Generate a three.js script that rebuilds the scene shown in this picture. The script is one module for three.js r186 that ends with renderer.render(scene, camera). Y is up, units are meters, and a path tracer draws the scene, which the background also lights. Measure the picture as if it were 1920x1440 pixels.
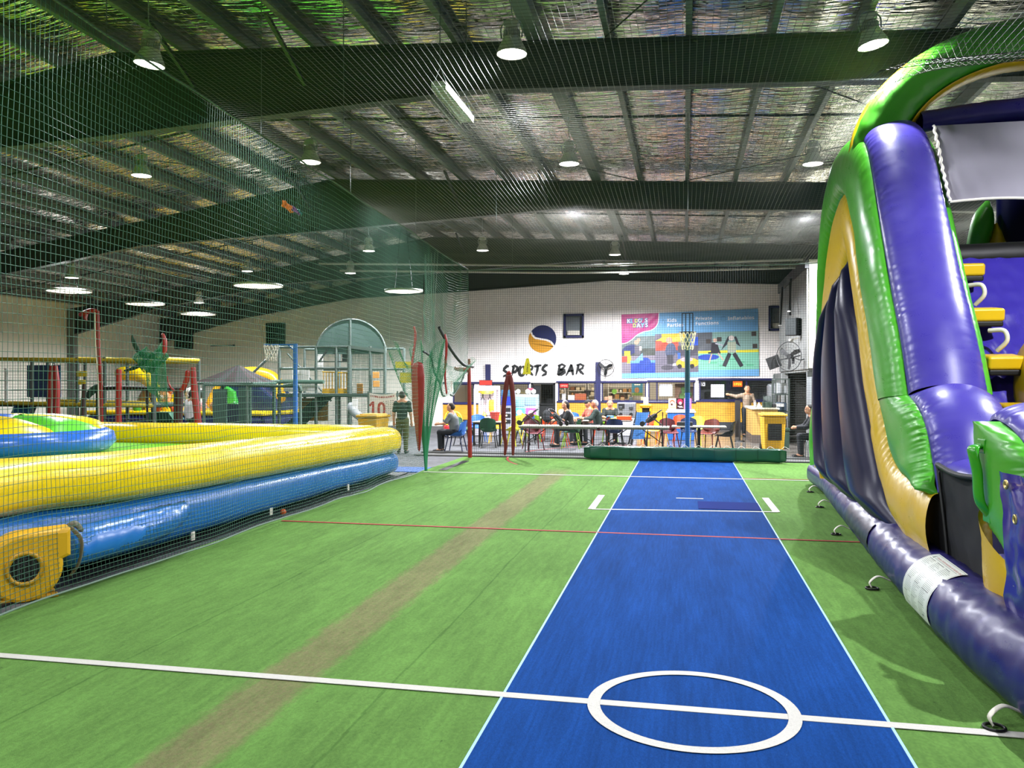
import * as THREE from 'three';
import { RoundedBoxGeometry } from 'three/addons/geometries/RoundedBoxGeometry.js';
import { mergeGeometries, mergeVertices } from 'three/addons/utils/BufferGeometryUtils.js';
import { MarchingCubes } from 'three/addons/objects/MarchingCubes.js';
import { ImprovedNoise } from 'three/addons/math/ImprovedNoise.js';
import { RectAreaLightUniformsLib } from 'three/addons/lights/RectAreaLightUniformsLib.js';

// ---------------------------------------------------------------- camera, light level
// x runs across the court to the right, -z along the pitch, y up; metres
RectAreaLightUniformsLib.init();
const scene = new THREE.Scene();
scene.background = new THREE.Color(0x000000);
const camera = new THREE.PerspectiveCamera(2 * Math.atan(720 / 1560) * 180 / Math.PI, 4 / 3, 0.05, 200);
camera.position.set(0, 1.8, 0);
camera.rotation.order = 'YXZ';
camera.rotation.y = Math.atan(324 / 1560);
camera.rotation.x = -Math.atan(4 / 1560);
scene.add(camera);
const renderer = new THREE.WebGLRenderer({ antialias: true });
renderer.toneMapping = THREE.LinearToneMapping;
renderer.toneMappingExposure = 1.3;
renderer.shadowMap.enabled = true;
const LAMP_CANDELA = 33;          // each hanging high-bay lamp
const LAMP_COLOR = 0xf7f8ff;

// ---------------------------------------------------------------- helpers
let seedState = 12345;
function srand(s) { seedState = s >>> 0; }
function rnd() { seedState |= 0; seedState = seedState + 0x6D2B79F5 | 0; let t = Math.imul(seedState ^ seedState >>> 15, 1 | seedState); t = t + Math.imul(t ^ t >>> 7, 61 | t) ^ t; return ((t ^ t >>> 14) >>> 0) / 4294967296; }
const rr = (a, b) => a + (b - a) * rnd();
const noise = new ImprovedNoise();
const V = (x, y, z) => new THREE.Vector3(x, y, z);
const lerp = (a, b, t) => a + (b - a) * t;
const clamp = (v, a, b) => Math.min(b, Math.max(a, v));
const sstep = (a, b, x) => { const t = clamp((x - a) / (b - a), 0, 1); return t * t * (3 - 2 * t); };

const taken = new Map();
function numbered(name) { const n = taken.get(name) || 0; taken.set(name, n + 1); return n ? name + '_' + String(n).padStart(3, '0') : name; }
function shade(o) { o.castShadow = true; o.receiveShadow = true; return o; }
function thing(name, label, category, [x, y, z] = [0, 0, 0], turn = 0, group) {
  const o = new THREE.Group(); o.name = numbered(name); o.position.set(x, y, z); o.rotation.y = turn;
  o.userData = { label, category }; if (group) o.userData.group = group; scene.add(o); return o;
}
function part(name, geo, mat, parent, label) {
  const g = Array.isArray(geo) ? merge(geo) : geo;
  const m = shade(new THREE.Mesh(g, mat)); m.name = name; if (label) m.userData.label = label; parent.add(m); return m;
}
function solo(name, geo, mat, label, category, group) {
  const g = Array.isArray(geo) ? merge(geo) : geo;
  const m = shade(new THREE.Mesh(g, mat)); m.name = numbered(name); m.userData = { label, category }; if (group) m.userData.group = group; scene.add(m); return m;
}
function structGroup(name) { const o = new THREE.Group(); o.name = name; o.userData = { kind: 'structure' }; scene.add(o); return o; }
function struct(name, geo, mat) { const m = shade(new THREE.Mesh(Array.isArray(geo) ? merge(geo) : geo, mat)); m.name = name; m.userData = { kind: 'structure' }; scene.add(m); return m; }
function dup(root, [x, y, z], turn, label, group) {
  const r = root.clone(); r.name = numbered(root.name.replace(/_\d{3}$/, '')); r.position.set(x, y, z); r.rotation.y = turn;
  r.userData = { ...root.userData, label }; if (group) r.userData.group = group; scene.add(r); return r;
}
function merge(list) {
  const out = list.map(g => {
    g = g.index ? g.toNonIndexed() : g;
    const n = g.attributes.position.count;
    if (!g.attributes.normal) g.computeVertexNormals();
    const r = new THREE.BufferGeometry();
    r.setAttribute('position', g.attributes.position); r.setAttribute('normal', g.attributes.normal);
    r.setAttribute('uv', g.attributes.uv || new THREE.BufferAttribute(new Float32Array(n * 2), 2));
    return r;
  });
  return out.length === 1 ? out[0] : mergeGeometries(out);
}
function box(w, h, d, x = 0, y = 0, z = 0, rx = 0, ry = 0, rz = 0) {
  const g = new THREE.BoxGeometry(w, h, d);
  if (rx || ry || rz) g.applyMatrix4(new THREE.Matrix4().makeRotationFromEuler(new THREE.Euler(rx, ry, rz)));
  return g.translate(x, y, z);
}
function rbox(w, h, d, r, x = 0, y = 0, z = 0, rx = 0, ry = 0, rz = 0, seg = 2) {
  const g = new RoundedBoxGeometry(w, h, d, seg, Math.min(r, w / 2.01, h / 2.01, d / 2.01));
  if (rx || ry || rz) g.applyMatrix4(new THREE.Matrix4().makeRotationFromEuler(new THREE.Euler(rx, ry, rz)));
  return g.translate(x, y, z);
}
function rod(a, b, r, seg = 8, r2 = r) {                       // straight bar from a to b
  const A = V(...a), B = V(...b), d = B.clone().sub(A), L = d.length();
  const g = new THREE.CylinderGeometry(r2, r, L, seg);
  g.applyQuaternion(new THREE.Quaternion().setFromUnitVectors(V(0, 1, 0), d.normalize()));
  return g.translate((A.x + B.x) / 2, (A.y + B.y) / 2, (A.z + B.z) / 2);
}
function bar(a, b, w, h) {                                      // rectangular bar from a to b
  const A = V(...a), B = V(...b), d = B.clone().sub(A), L = d.length();
  const g = new THREE.BoxGeometry(w, h, L);
  const m = new THREE.Matrix4().lookAt(A, B, Math.abs(d.y) / L > 0.99 ? V(1, 0, 0) : V(0, 1, 0)); g.applyMatrix4(m);
  return g.translate((A.x + B.x) / 2, (A.y + B.y) / 2, (A.z + B.z) / 2);
}
function tube(pts, r, seg = 24, rad = 8, closed = false) { return new THREE.TubeGeometry(new THREE.CatmullRomCurve3(pts.map(p => V(...p)), closed), seg, r, rad, closed); }
function lathe(profile, seg = 24, p0 = 0, pl = Math.PI * 2) { return new THREE.LatheGeometry(profile.map(p => new THREE.Vector2(p[0], p[1])), seg, p0, pl); }
function shapeOf(pts) { const s = new THREE.Shape(); pts.forEach((p, i) => i ? s.lineTo(p[0], p[1]) : s.moveTo(p[0], p[1])); s.closePath(); return s; }
function prism(pts, depth, bevel = 0) {                          // polygon in xy, extruded along +z, centred on z = 0
  const g = new THREE.ExtrudeGeometry(shapeOf(pts), { depth: depth - bevel * 2, bevelEnabled: bevel > 0, bevelSize: bevel, bevelThickness: bevel, bevelSegments: 2, curveSegments: 12 });
  return g.translate(0, 0, -depth / 2 + bevel);
}
function surface(rows, closedT = false) {                        // rows: array of arrays of Vector3, smooth shaded, uv in metres
  const nS = rows.length, nT = rows[0].length, pos = [], uv = [], idx = [];
  let su = 0;
  for (let i = 0; i < nS; i++) {
    if (i) su += rows[i][nT >> 1].distanceTo(rows[i - 1][nT >> 1]);
    let sv = 0;
    for (let j = 0; j < nT; j++) { if (j) sv += rows[i][j].distanceTo(rows[i][j - 1]); const p = rows[i][j]; pos.push(p.x, p.y, p.z); uv.push(su, sv); }
  }
  for (let i = 0; i < nS - 1; i++) for (let j = 0; j < nT - 1 + (closedT ? 1 : 0); j++) {
    const j2 = (j + 1) % nT, a = i * nT + j, b = i * nT + j2, c = (i + 1) * nT + j, d = (i + 1) * nT + j2;
    idx.push(a, c, b, b, c, d);
  }
  const g = new THREE.BufferGeometry();
  g.setAttribute('position', new THREE.Float32BufferAttribute(pos, 3)); g.setAttribute('uv', new THREE.Float32BufferAttribute(uv, 2)); g.setIndex(idx); g.computeVertexNormals();
  return g;
}
function spline(pts, n) { const c = new THREE.CatmullRomCurve3(pts.map(p => V(...p)), false, 'centripetal'); const out = []; for (let i = 0; i <= n; i++) out.push(c.getPoint(i / n)); return out; }
// an inflated panel between two seams A and B (same number of control points)
function pillow(A, B, bulge, { nS = 48, nT = 10, pow = 0.55, wrinkle = 0.006, freq = 14, taper = 0.0, taper2 = taper, seed = 0 } = {}) {
  const a = spline(A, nS), b = spline(B, nS), rows = [];
  let dist = 0;
  for (let i = 0; i <= nS; i++) {
    const i0 = Math.max(0, i - 1), i1 = Math.min(nS, i + 1);
    if (i) dist += a[i].distanceTo(a[i - 1]);
    const ta = a[i1].clone().sub(a[i0]).add(b[i1].clone().sub(b[i0])), tb = b[i].clone().sub(a[i]);
    const W = tb.length(); const nrm = ta.cross(tb); if (nrm.lengthSq() > 1e-12) nrm.normalize();
    const s = i / nS; let k = 1; if (taper > 0) k = Math.min(k, Math.pow(clamp(s / taper, 0, 1), 0.5)); if (taper2 > 0) k = Math.min(k, Math.pow(clamp((1 - s) / taper2, 0, 1), 0.5));
    const row = [];
    for (let j = 0; j <= nT; j++) {
      const t = (1 - Math.cos(Math.PI * j / nT)) / 2, p = a[i].clone().lerp(b[i], t);
      const e = Math.min(t, 1 - t) * W;
      let d = bulge * k * Math.pow(4 * t * (1 - t), pow) * Math.min(1, W / Math.abs(bulge || 1) * 0.9);
      const reach = 0.022 + 0.055 * (0.5 + 0.5 * noise.noise(dist * 3, seed + (t > 0.5 ? 4 : 1), 9)), fall = Math.exp(-e / reach) * clamp(e / 0.012, 0, 1);
      d += Math.sign(bulge || 1) * wrinkle * fall * 2.2 * noise.noise(dist * freq, seed + (t > 0.5 ? 7 : 0), t * 2);
      d += Math.sign(bulge || 1) * wrinkle * 0.8 * noise.noise(dist * 2.2, t * W * 2.2, seed + 3);
      row.push(p.addScaledVector(nrm, d));
    }
    rows.push(row);
  }
  return surface(rows);
}
// a round-section tube through 3D points with a radius per point
function softTube(pts, radii, { nS = 48, nT = 20, wrinkle = 0.004, freq = 10, ends = true, sx = 1, sy = 1, up = null } = {}) {
  const c = new THREE.CatmullRomCurve3(pts.map(p => V(...p)), false, 'centripetal'), rows = []; let n0 = null, dist = 0, last = null;
  for (let i = 0; i <= nS; i++) {
    const s = i / nS, p = c.getPoint(s), t = c.getTangent(s);
    let n = up ? V(...up) : (n0 || (Math.abs(t.y) > 0.9 ? V(1, 0, 0) : V(0, 1, 0)));
    n = n.clone().addScaledVector(t, -n.dot(t)).normalize(); n0 = n; const b = t.clone().cross(n);
    const f = s * (radii.length - 1), k = Math.min(radii.length - 2, Math.floor(f)); let r = lerp(radii[k], radii[k + 1], f - k);
    if (last) dist += p.distanceTo(last); last = p;
    if (ends) { const L = c.getLength(), d = Math.min(s, 1 - s) * L; if (d < r) r *= Math.sqrt(Math.max(0.0004, 1 - (1 - d / r) ** 2)); }
    const row = [];
    for (let j = 0; j < nT; j++) { const a = j / nT * Math.PI * 2; const q = r + wrinkle * noise.noise(dist * freq, Math.cos(a) * 2, Math.sin(a) * 2); row.push(p.clone().addScaledVector(n, Math.cos(a) * q * sy).addScaledVector(b, Math.sin(a) * q * sx)); }
    rows.push(row);
  }
  return surface(rows, true);
}
// strands of a net over fn(u, v); us / vs are where the strands run
function netGeometry(fn, us, vs, nu, nv, r) {
  const pos = [], idx = [];
  const strand = pts => {
    const base = pos.length / 3;
    for (let i = 0; i < pts.length; i++) {
      const t = pts[Math.min(i + 1, pts.length - 1)].clone().sub(pts[Math.max(i - 1, 0)]).normalize();
      const ref = Math.abs(t.y) < 0.8 ? V(0, 1, 0) : V(0.6, 0, 0.8), n = ref.addScaledVector(t, -ref.dot(t)).normalize(), b = t.clone().cross(n);
      for (let k = 0; k < 3; k++) { const a = k * 2.0944 + 0.5; pos.push(pts[i].x + r * (n.x * Math.cos(a) + b.x * Math.sin(a)), pts[i].y + r * (n.y * Math.cos(a) + b.y * Math.sin(a)), pts[i].z + r * (n.z * Math.cos(a) + b.z * Math.sin(a))); }
      if (i) for (let k = 0; k < 3; k++) { const p = base + (i - 1) * 3 + k, p2 = base + (i - 1) * 3 + (k + 1) % 3; idx.push(p, p2, p + 3, p2, p2 + 3, p + 3); }
    }
  };
  for (const u of us) { const l = []; for (let j = 0; j <= nv; j++) l.push(fn(u, j / nv)); strand(l); }
  for (const v of vs) { const l = []; for (let i = 0; i <= nu; i++) l.push(fn(i / nu, v)); strand(l); }
  const g = new THREE.BufferGeometry(); g.setAttribute('position', new THREE.Float32BufferAttribute(pos, 3)); g.setIndex(idx); g.computeVertexNormals();
  g.setAttribute('uv', new THREE.BufferAttribute(new Float32Array(pos.length / 3 * 2), 2));
  return g;
}
const steps = (n, f = t => t) => Array.from({ length: n + 1 }, (_, i) => f(i / n));

// ---------------------------------------------------------------- textures
function dataTex(w, h, fn, srgb = false, rep = [1, 1]) {
  const d = new Uint8Array(w * h * 4);
  for (let y = 0; y < h; y++) for (let x = 0; x < w; x++) { const c = fn(x, y), i = (y * w + x) * 4; d[i] = clamp(c[0], 0, 255); d[i + 1] = clamp(c[1], 0, 255); d[i + 2] = clamp(c[2], 0, 255); d[i + 3] = 255; }
  const t = new THREE.DataTexture(d, w, h); t.wrapS = t.wrapT = THREE.RepeatWrapping; t.magFilter = THREE.LinearFilter; t.minFilter = THREE.LinearMipmapLinearFilter; t.generateMipmaps = true;
  if (srgb) t.colorSpace = THREE.SRGBColorSpace; t.repeat.set(...rep); t.needsUpdate = true; return t;
}
function canvasTex(w, h, draw) {
  const c = document.createElement('canvas'); c.width = w; c.height = h; const g = c.getContext('2d'); draw(g, w, h);
  const t = new THREE.CanvasTexture(c); t.colorSpace = THREE.SRGBColorSpace; t.anisotropy = 8; return t;
}
// tileable value noise
function makeVal(n, seed) { srand(seed); const a = new Float32Array(n * n); for (let i = 0; i < n * n; i++) a[i] = rnd(); return (x, y) => { const xi = Math.floor(x), yi = Math.floor(y), fx = x - xi, fy = y - yi, sx = fx * fx * (3 - 2 * fx), sy = fy * fy * (3 - 2 * fy), m = v => ((v % n) + n) % n, q = (i, j) => a[m(j) * n + m(i)]; return lerp(lerp(q(xi, yi), q(xi + 1, yi), sx), lerp(q(xi, yi + 1), q(xi + 1, yi + 1), sx), sy); }; }
const vA = makeVal(64, 11), vB = makeVal(128, 23), vC = makeVal(256, 37);

const std = (color, rough = 0.6, metal = 0, extra = {}) => new THREE.MeshStandardMaterial({ color, roughness: rough, metalness: metal, side: THREE.DoubleSide, ...extra });
const vinylBump = dataTex(256, 256, (x, y) => { const v = 110 + 60 * vC(x * 1.0, y * 1.0) + 50 * vB(x / 4, y / 4); return [v, v, v]; }, false, [2.2, 2.2]);
const vinylRough = dataTex(256, 256, (x, y) => { const v = 150 + 60 * vA(x / 16, y / 16) + 40 * vC(x, y); return [v, v, v]; }, false, [0.7, 0.7]);
const vinyl = (color, rough = 0.42) => new THREE.MeshPhysicalMaterial({ color, roughness: rough, roughnessMap: vinylRough, bumpMap: vinylBump, bumpScale: 0.00025, side: THREE.DoubleSide });
const MAT = {
  green: vinyl(0x46a324), yellow: vinyl(0xd6ae12), purple: vinyl(0x3f3694), navy: new THREE.MeshPhysicalMaterial({ color: 0x0b0c34, roughness: 0.3, specularIntensity: 0.4, side: THREE.DoubleSide }), deepPurple: vinyl(0x211a66),
  arenaYellow: vinyl(0xf2cf06, 0.36), arenaBlue: vinyl(0x1668b8, 0.4), arenaGreen: vinyl(0x5cc832, 0.4), arenaDeep: vinyl(0x1f5fc0, 0.36),
  black: std(0x0c0c0d, 0.55), blackMetal: std(0x111213, 0.45, 0.3), darkMesh: std(0x0d0f14, 0.85), greyMesh: std(0x75727e, 0.75),
  white: std(0xe9e8e4, 0.5), offWhite: std(0xd8d3c6, 0.6), grey: std(0x7d8084, 0.6), darkGrey: std(0x2c2f31, 0.6),
  steel: std(0xb9bdc0, 0.35, 0.9), galv: std(0x5f6a66, 0.45, 0.4), charcoal: std(0x262c2d, 0.5, 0.1),
  red: std(0xa11a1e, 0.5), redPad: vinyl(0x8f1f1c, 0.5), maroon: std(0x5a1420, 0.5), blue: std(0x1c4f94, 0.45), postBlue: std(0x1d5ea8, 0.4), navyPaint: std(0x16174f, 0.5),
  yellowPlastic: std(0xf0b414, 0.4), limePlastic: std(0x86b52a, 0.4), greenPlastic: std(0x16452c, 0.4), orangePlastic: std(0xe0491c, 0.4), bluePlastic: std(0x2b5fa8, 0.4), navyPlastic: std(0x18264a, 0.4), palePlastic: std(0xd3cf3c, 0.4),
  wood: std(0x8a6038, 0.5), glass: new THREE.MeshPhysicalMaterial({ color: 0xffffff, transmission: 1, roughness: 0.02, thickness: 0, side: THREE.DoubleSide }),
  netGreen: std(0x42705a, 0.5), netBright: std(0x1d7a4c, 0.6), netCeil: std(0x5e6056, 0.4), netFar: std(0x20302c, 0.6), rope: std(0x6f8577, 0.7),
  skin: std(0xc98f6c, 0.6), hairDark: std(0x1b1310, 0.7), hairGrey: std(0x8a8580, 0.7)
};
// ---------------------------------------------------------------- the building
const X0 = -22.4, X1 = 9.0, ZF = -32.5, ZB = 7.0, RIDGE = -8.3;
const roofY = x => x > RIDGE ? 6.54 - 0.055 * (x + 2) : 6.54 - 0.055 * (RIDGE + 2) - 0.155 * (RIDGE - x);
// --- floor: concrete slab, green turf, blue pitch strip, taped lines
{
  const floor = structGroup('floor');
  const carpetTex = dataTex(512, 512, (x, y) => { const v = 44 + 20 * vB(x / 3, y / 3) + 24 * vA(x / 24, y / 24) + 24 * vC(x, y); return [v * 0.98, v, v * 1.04]; }, true, [0.5, 0.5]);
  const slab = new THREE.PlaneGeometry(X1 - X0 + 0.4, ZB - ZF + 0.4); slab.rotateX(-Math.PI / 2); slab.translate((X0 + X1) / 2, -0.012, (ZB + ZF) / 2);
  const uv = slab.attributes.uv; for (let i = 0; i < uv.count; i++) uv.setXY(i, uv.getX(i) * 31, uv.getY(i) * 40);
  const slabBox = box(X1 - X0 + 0.4, 0.2, ZB - ZF + 0.4, (X0 + X1) / 2, -0.114, (ZB + ZF) / 2);
  part('slab', slabBox, std(0x55585a, 0.9), floor);
  part('carpet', slab, new THREE.MeshStandardMaterial({ map: carpetTex, roughness: 0.85 }), floor);
  // turf with the worn run-up strip, mower-like pile streaks and seams
  const TX0 = -5.2, TX1 = 6.4, TZ0 = -19.35, TZ1 = 4.5, TW = TX1 - TX0, TL = TZ1 - TZ0;
  const W = 1536, L = 2048;
  const turfTex = dataTex(W, L, (x, y) => {
    const wx = TX0 + x / W * TW, wz = TZ1 - y / L * TL;
    let n = 0.80 + 0.16 * vC(x * 0.9, y * 0.9) + 0.10 * vB(x / 5, y / 14) + 0.10 * vA(x / 40, y / 90) + 0.06 * vC(x / 2.2, y / 40);
    let r = 92 * n, g = 129 * n, b = 64 * n;
    const edge = 0.05 * (vB(x / 6, y / 10) - 0.5) + 0.05 * (vC(x / 1.5, y / 2) - 0.5), cx = -2.42 + 0.012 * (wz + 9), half = 0.19 - 0.004 * (wz + 9);
    let k = sstep(half + 0.07, half - 0.05, Math.abs(wx - cx) + edge) * (0.62 + 0.38 * vC(x * 0.7, y * 0.7)) * sstep(-17.5, -15.5, wz) ;
    r = lerp(r, 116 * n, k * 0.9); g = lerp(g, 108 * n, k * 0.9); b = lerp(b, 80 * n, k * 0.9);
    for (const sx of [-3.55, -1.72]) { const d = Math.abs(wx - sx - 0.02 * vA(3, y / 60)); if (d < 0.008) { r *= 0.86; g *= 0.88; b *= 0.86; } }
    if (vC(x * 3.1 + 11, y * 3.7) > 0.993) { r *= 0.62; g *= 0.62; b *= 0.62; }
    return [r, g, b];
  }, true);
  turfTex.flipY = false;
  const fibre = dataTex(256, 256, (x, y) => { const v = 60 + 130 * vC(x * 1.7, y * 1.7) + 60 * vC(x * 0.7, y * 0.4); return [v, v, v]; }, false, [1, 1]);
  const fb1 = fibre.clone(); fb1.repeat.set(16, 34); fb1.needsUpdate = true;
  const turfMat = new THREE.MeshPhysicalMaterial({ map: turfTex, bumpMap: fb1, bumpScale: 0.004, roughness: 1, specularIntensity: 0.15 });
  const sheet = (x0, x1, z0, z1, y, t = 0.012) => {                // a thin laid sheet, uv 0..1 (u along x, v from near to far)
    const g = new THREE.BoxGeometry(x1 - x0, t, z1 - z0); const p = g.attributes.position, u = g.attributes.uv;
    for (let i = 0; i < p.count; i++) u.setXY(i, p.getX(i) / (x1 - x0) + 0.5, 0.5 - p.getZ(i) / (z1 - z0));
    return g.translate((x0 + x1) / 2, y - t / 2, (z0 + z1) / 2);
  };
  part('turf', sheet(TX0, TX1, TZ0, TZ1, 0), turfMat, floor);
  const PX0 = -1.02, PX1 = 1.055;
  const pitchTex = dataTex(512, 2048, (x, y) => { const n = 0.80 + 0.2 * vC(x * 1.3, y * 1.3) + 0.12 * vB(x / 3, y / 20) + 0.12 * vA(x / 30, y / 60); const w = vC(x * 2.1 + 5, y * 2.3) > 0.996 ? 40 : 0; return [22 * n + w, 62 * n + w, 124 * n + w]; }, true);
  const fb2 = fibre.clone(); fb2.repeat.set(3, 34); fb2.needsUpdate = true;
  part('pitch_strip', sheet(PX0, PX1, TZ0 + 0.05, TZ1, 0.004, 0.006), new THREE.MeshPhysicalMaterial({ map: pitchTex, bumpMap: fb2, bumpScale: 0.003, roughness: 1, specularIntensity: 0.1 }), floor);
  const lineTex = dataTex(256, 256, (x, y) => { const v = 180 + 30 * vC(x, y) - 60 * Math.max(0, vB(x / 3, y / 3) - 0.75) * 2; return [v, v * 0.985, v * 0.95]; }, true, [1, 6]);
  const white = new THREE.MeshStandardMaterial({ map: lineTex, roughness: 0.85 }), redLine = std(0xa0322c, 0.85), seam = std(0x9cc4de, 0.7);
  const line = (n, x0, z0, x1, z1, w, m, y = 0.007) => part(n, bar([x0, y - 0.0015, z0], [x1, y - 0.0015, z1], w, 0.003), m, floor);
  line('white_line', -5.1, -4.66, 2.2, -4.66, 0.075, white, 0.0072);
  line('white_line', -5.1, -15.9, 2.5, -15.9, 0.06, white, 0.0072);
  line('white_line', -1.28, -11.72, 1.26, -11.98, 0.06, white, 0.0072);
  line('white_line', -1.29, -11.72, -1.29, -13.2, 0.1, white); line('white_line', 1.24, -11.98, 1.22, -13.4, 0.1, white);
  line('white_line', -0.13, -13.1, 0.28, -13.1, 0.05, white, 0.0072);
  line('red_line', -5.1, -9.92, 2.6, -9.92, 0.05, redLine); line('red_line', 1.05, -16.05, 2.4, -16.05, 0.03, redLine);
  line('pitch_edge_line', PX0, TZ0 + 0.05, PX0, TZ1, 0.015, seam); line('pitch_edge_line', PX1, TZ0 + 0.05, PX1, TZ1, 0.015, seam);
  part('darker_mat', box(0.86, 0.004, 0.75, 0.62, 0.008, -12.42), new THREE.MeshPhysicalMaterial({ color: 0x14286c, roughness: 1, specularIntensity: 0.1 }), floor);
  part('centre_circle', (() => { const g = new THREE.RingGeometry(0.505, 0.575, 72); g.rotateX(-Math.PI / 2); return g.translate(0.04, 0.0095, -4.685); })(), white, floor);
  const arc = new THREE.RingGeometry(4.18, 4.23, 60, 1, Math.PI * 0.36, Math.PI * 0.62); arc.rotateX(-Math.PI / 2); arc.rotateY(Math.PI * 0.19); arc.translate(0.05, 0.003, -19.9);
  part('red_arc', arc, redLine, floor);
  part('drain_cover', box(0.16, 0.012, 2.0, -4.86, 0.0, -17.3, 0, 0.02, 0), std(0x15191a, 0.6), floor);
  part('blue_mat', box(1.1, 0.012, 0.9, -5.75, 0.0, -16.3), std(0x1f55a6, 0.8), floor);
  // low timber step along the end of the court
  part('step', box(14, 0.03, 0.55, 0.5, 0.003, -19.75), std(0x4a4b48, 0.8), floor); part('step', box(14, 0.05, 0.5, 0.5, 0.015, -20.3), std(0x3c3e3c, 0.85), floor);
}
// --- walls
const wallTex = dataTex(512, 512, (x, y) => { const v = 236 + 10 * vA(x / 16, y / 16) + 8 * vC(x, y) ; return [v, v * 0.975, v * 0.955]; }, true, [0.4, 0.4]);
const wallMat = new THREE.MeshStandardMaterial({ map: wallTex, roughness: 0.75 });
const panelTex = dataTex(512, 256, (x, y) => { const v = 212 + 10 * vA(x / 16, y / 16) + 8 * vC(x, y); return [v, v * 0.99, v * 0.93]; }, true, [0.4, 0.4]);
const panelMat = new THREE.MeshStandardMaterial({ map: panelTex, roughness: 0.8 });
{
  // far wall, split at the ridge into the white bar wall and the hall wall; openings cut as separate pieces
  const top = roofY(RIDGE);
  const wf = structGroup('wall_far');
  const T = 0.2, zc = ZF - T / 2;
  // bar part: dado below the windows and white field above, doorway and window openings between
  const openings = [[-9.2, -8.3, 0.94, 1.72], [-7.56, -6.06, 0.94, 1.74], [-5.98, -5.0, 0.0, 1.76], [-4.9, -3.42, 1.04, 1.78], [-3.18, -1.46, 1.04, 1.78], [-1.38, 0.36, 1.06, 1.82], [0.54, 3.46, 1.09, 1.88]];
  let px = -9.6;
  for (const [a, b, lo, hi] of openings) {
    if (a > px) part('pier', box(a - px, 1.74, T, (a + px) / 2, 0.87, zc), wallMat, wf);
    if (lo > 0) part('dado', box(b - a, lo, T, (a + b) / 2, lo / 2, zc), wallMat, wf);
    px = b;
  }
  part('pier', box(X1 - px, 1.9, T, (X1 + px) / 2, 0.95, zc), wallMat, wf);
  const upper = [[-9.6, 1.74], [-6, 1.74], [-6, 1.76], [-1.42, 1.78], [-1.42, 1.82], [0.45, 1.82], [0.45, 1.885], [X1, 1.885], [X1, roofY(X1)], [-8.3, top], [-9.6, roofY(-9.6)]];
  const us = shapeOf(upper);
  for (const [a, b, c, d] of [[-4.63, -3.9, 3.57, 4.43], [3.11, 3.9, 3.75, 4.6]]) { const h = new THREE.Path(); h.moveTo(a, c); h.lineTo(b, c); h.lineTo(b, d); h.lineTo(a, d); h.closePath(); us.holes.push(h); }
  const ug = new THREE.ExtrudeGeometry(us, { depth: T, bevelEnabled: false }); ug.translate(0, 0, ZF - T); part('upper_wall', ug, wallMat, wf);
  // hall part: tilt-up panels, each a piece of its own with open joints
  const xs = [-9.6, -11.9, -14.6, -17.6, -20.2, X0];
  for (let i = 0; i < 5; i++) { const b = xs[i] - 0.006, a = xs[i + 1] + 0.006; part('wall_panel', prism([[a, 0], [b, 0], [b, roofY(b)], [a, roofY(a)]], T).translate(0, 0, ZF - T / 2), panelMat, wf); }
  // left wall: panels and columns
  const wl = structGroup('wall_left'); let z = ZB;
  while (z > ZF) { const z2 = Math.max(ZF, z - 2.63); part('wall_panel', box(0.2, roofY(X0), z - z2 - 0.014, X0 - 0.1, roofY(X0) / 2, (z + z2) / 2), panelMat, wl); z = z2; }
  for (const cz of [-3, -10.8, -18.8, -26.9]) part('column', box(0.3, roofY(X0) - 0.2, 0.2, X0 + 0.15, (roofY(X0) - 0.2) / 2, cz), std(0x6d746f, 0.7), wl);
  struct('wall_right', box(0.2, roofY(X1), ZB - ZF, X1 + 0.1, roofY(X1) / 2, (ZB + ZF) / 2), panelMat);
  const wb = prism([[X0, 0], [X1, 0], [X1, roofY(X1)], [RIDGE, top], [X0, roofY(X0)]], 0.2); wb.translate(0, 0, ZB + 0.1); struct('wall_back', wb, panelMat);
}
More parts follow.
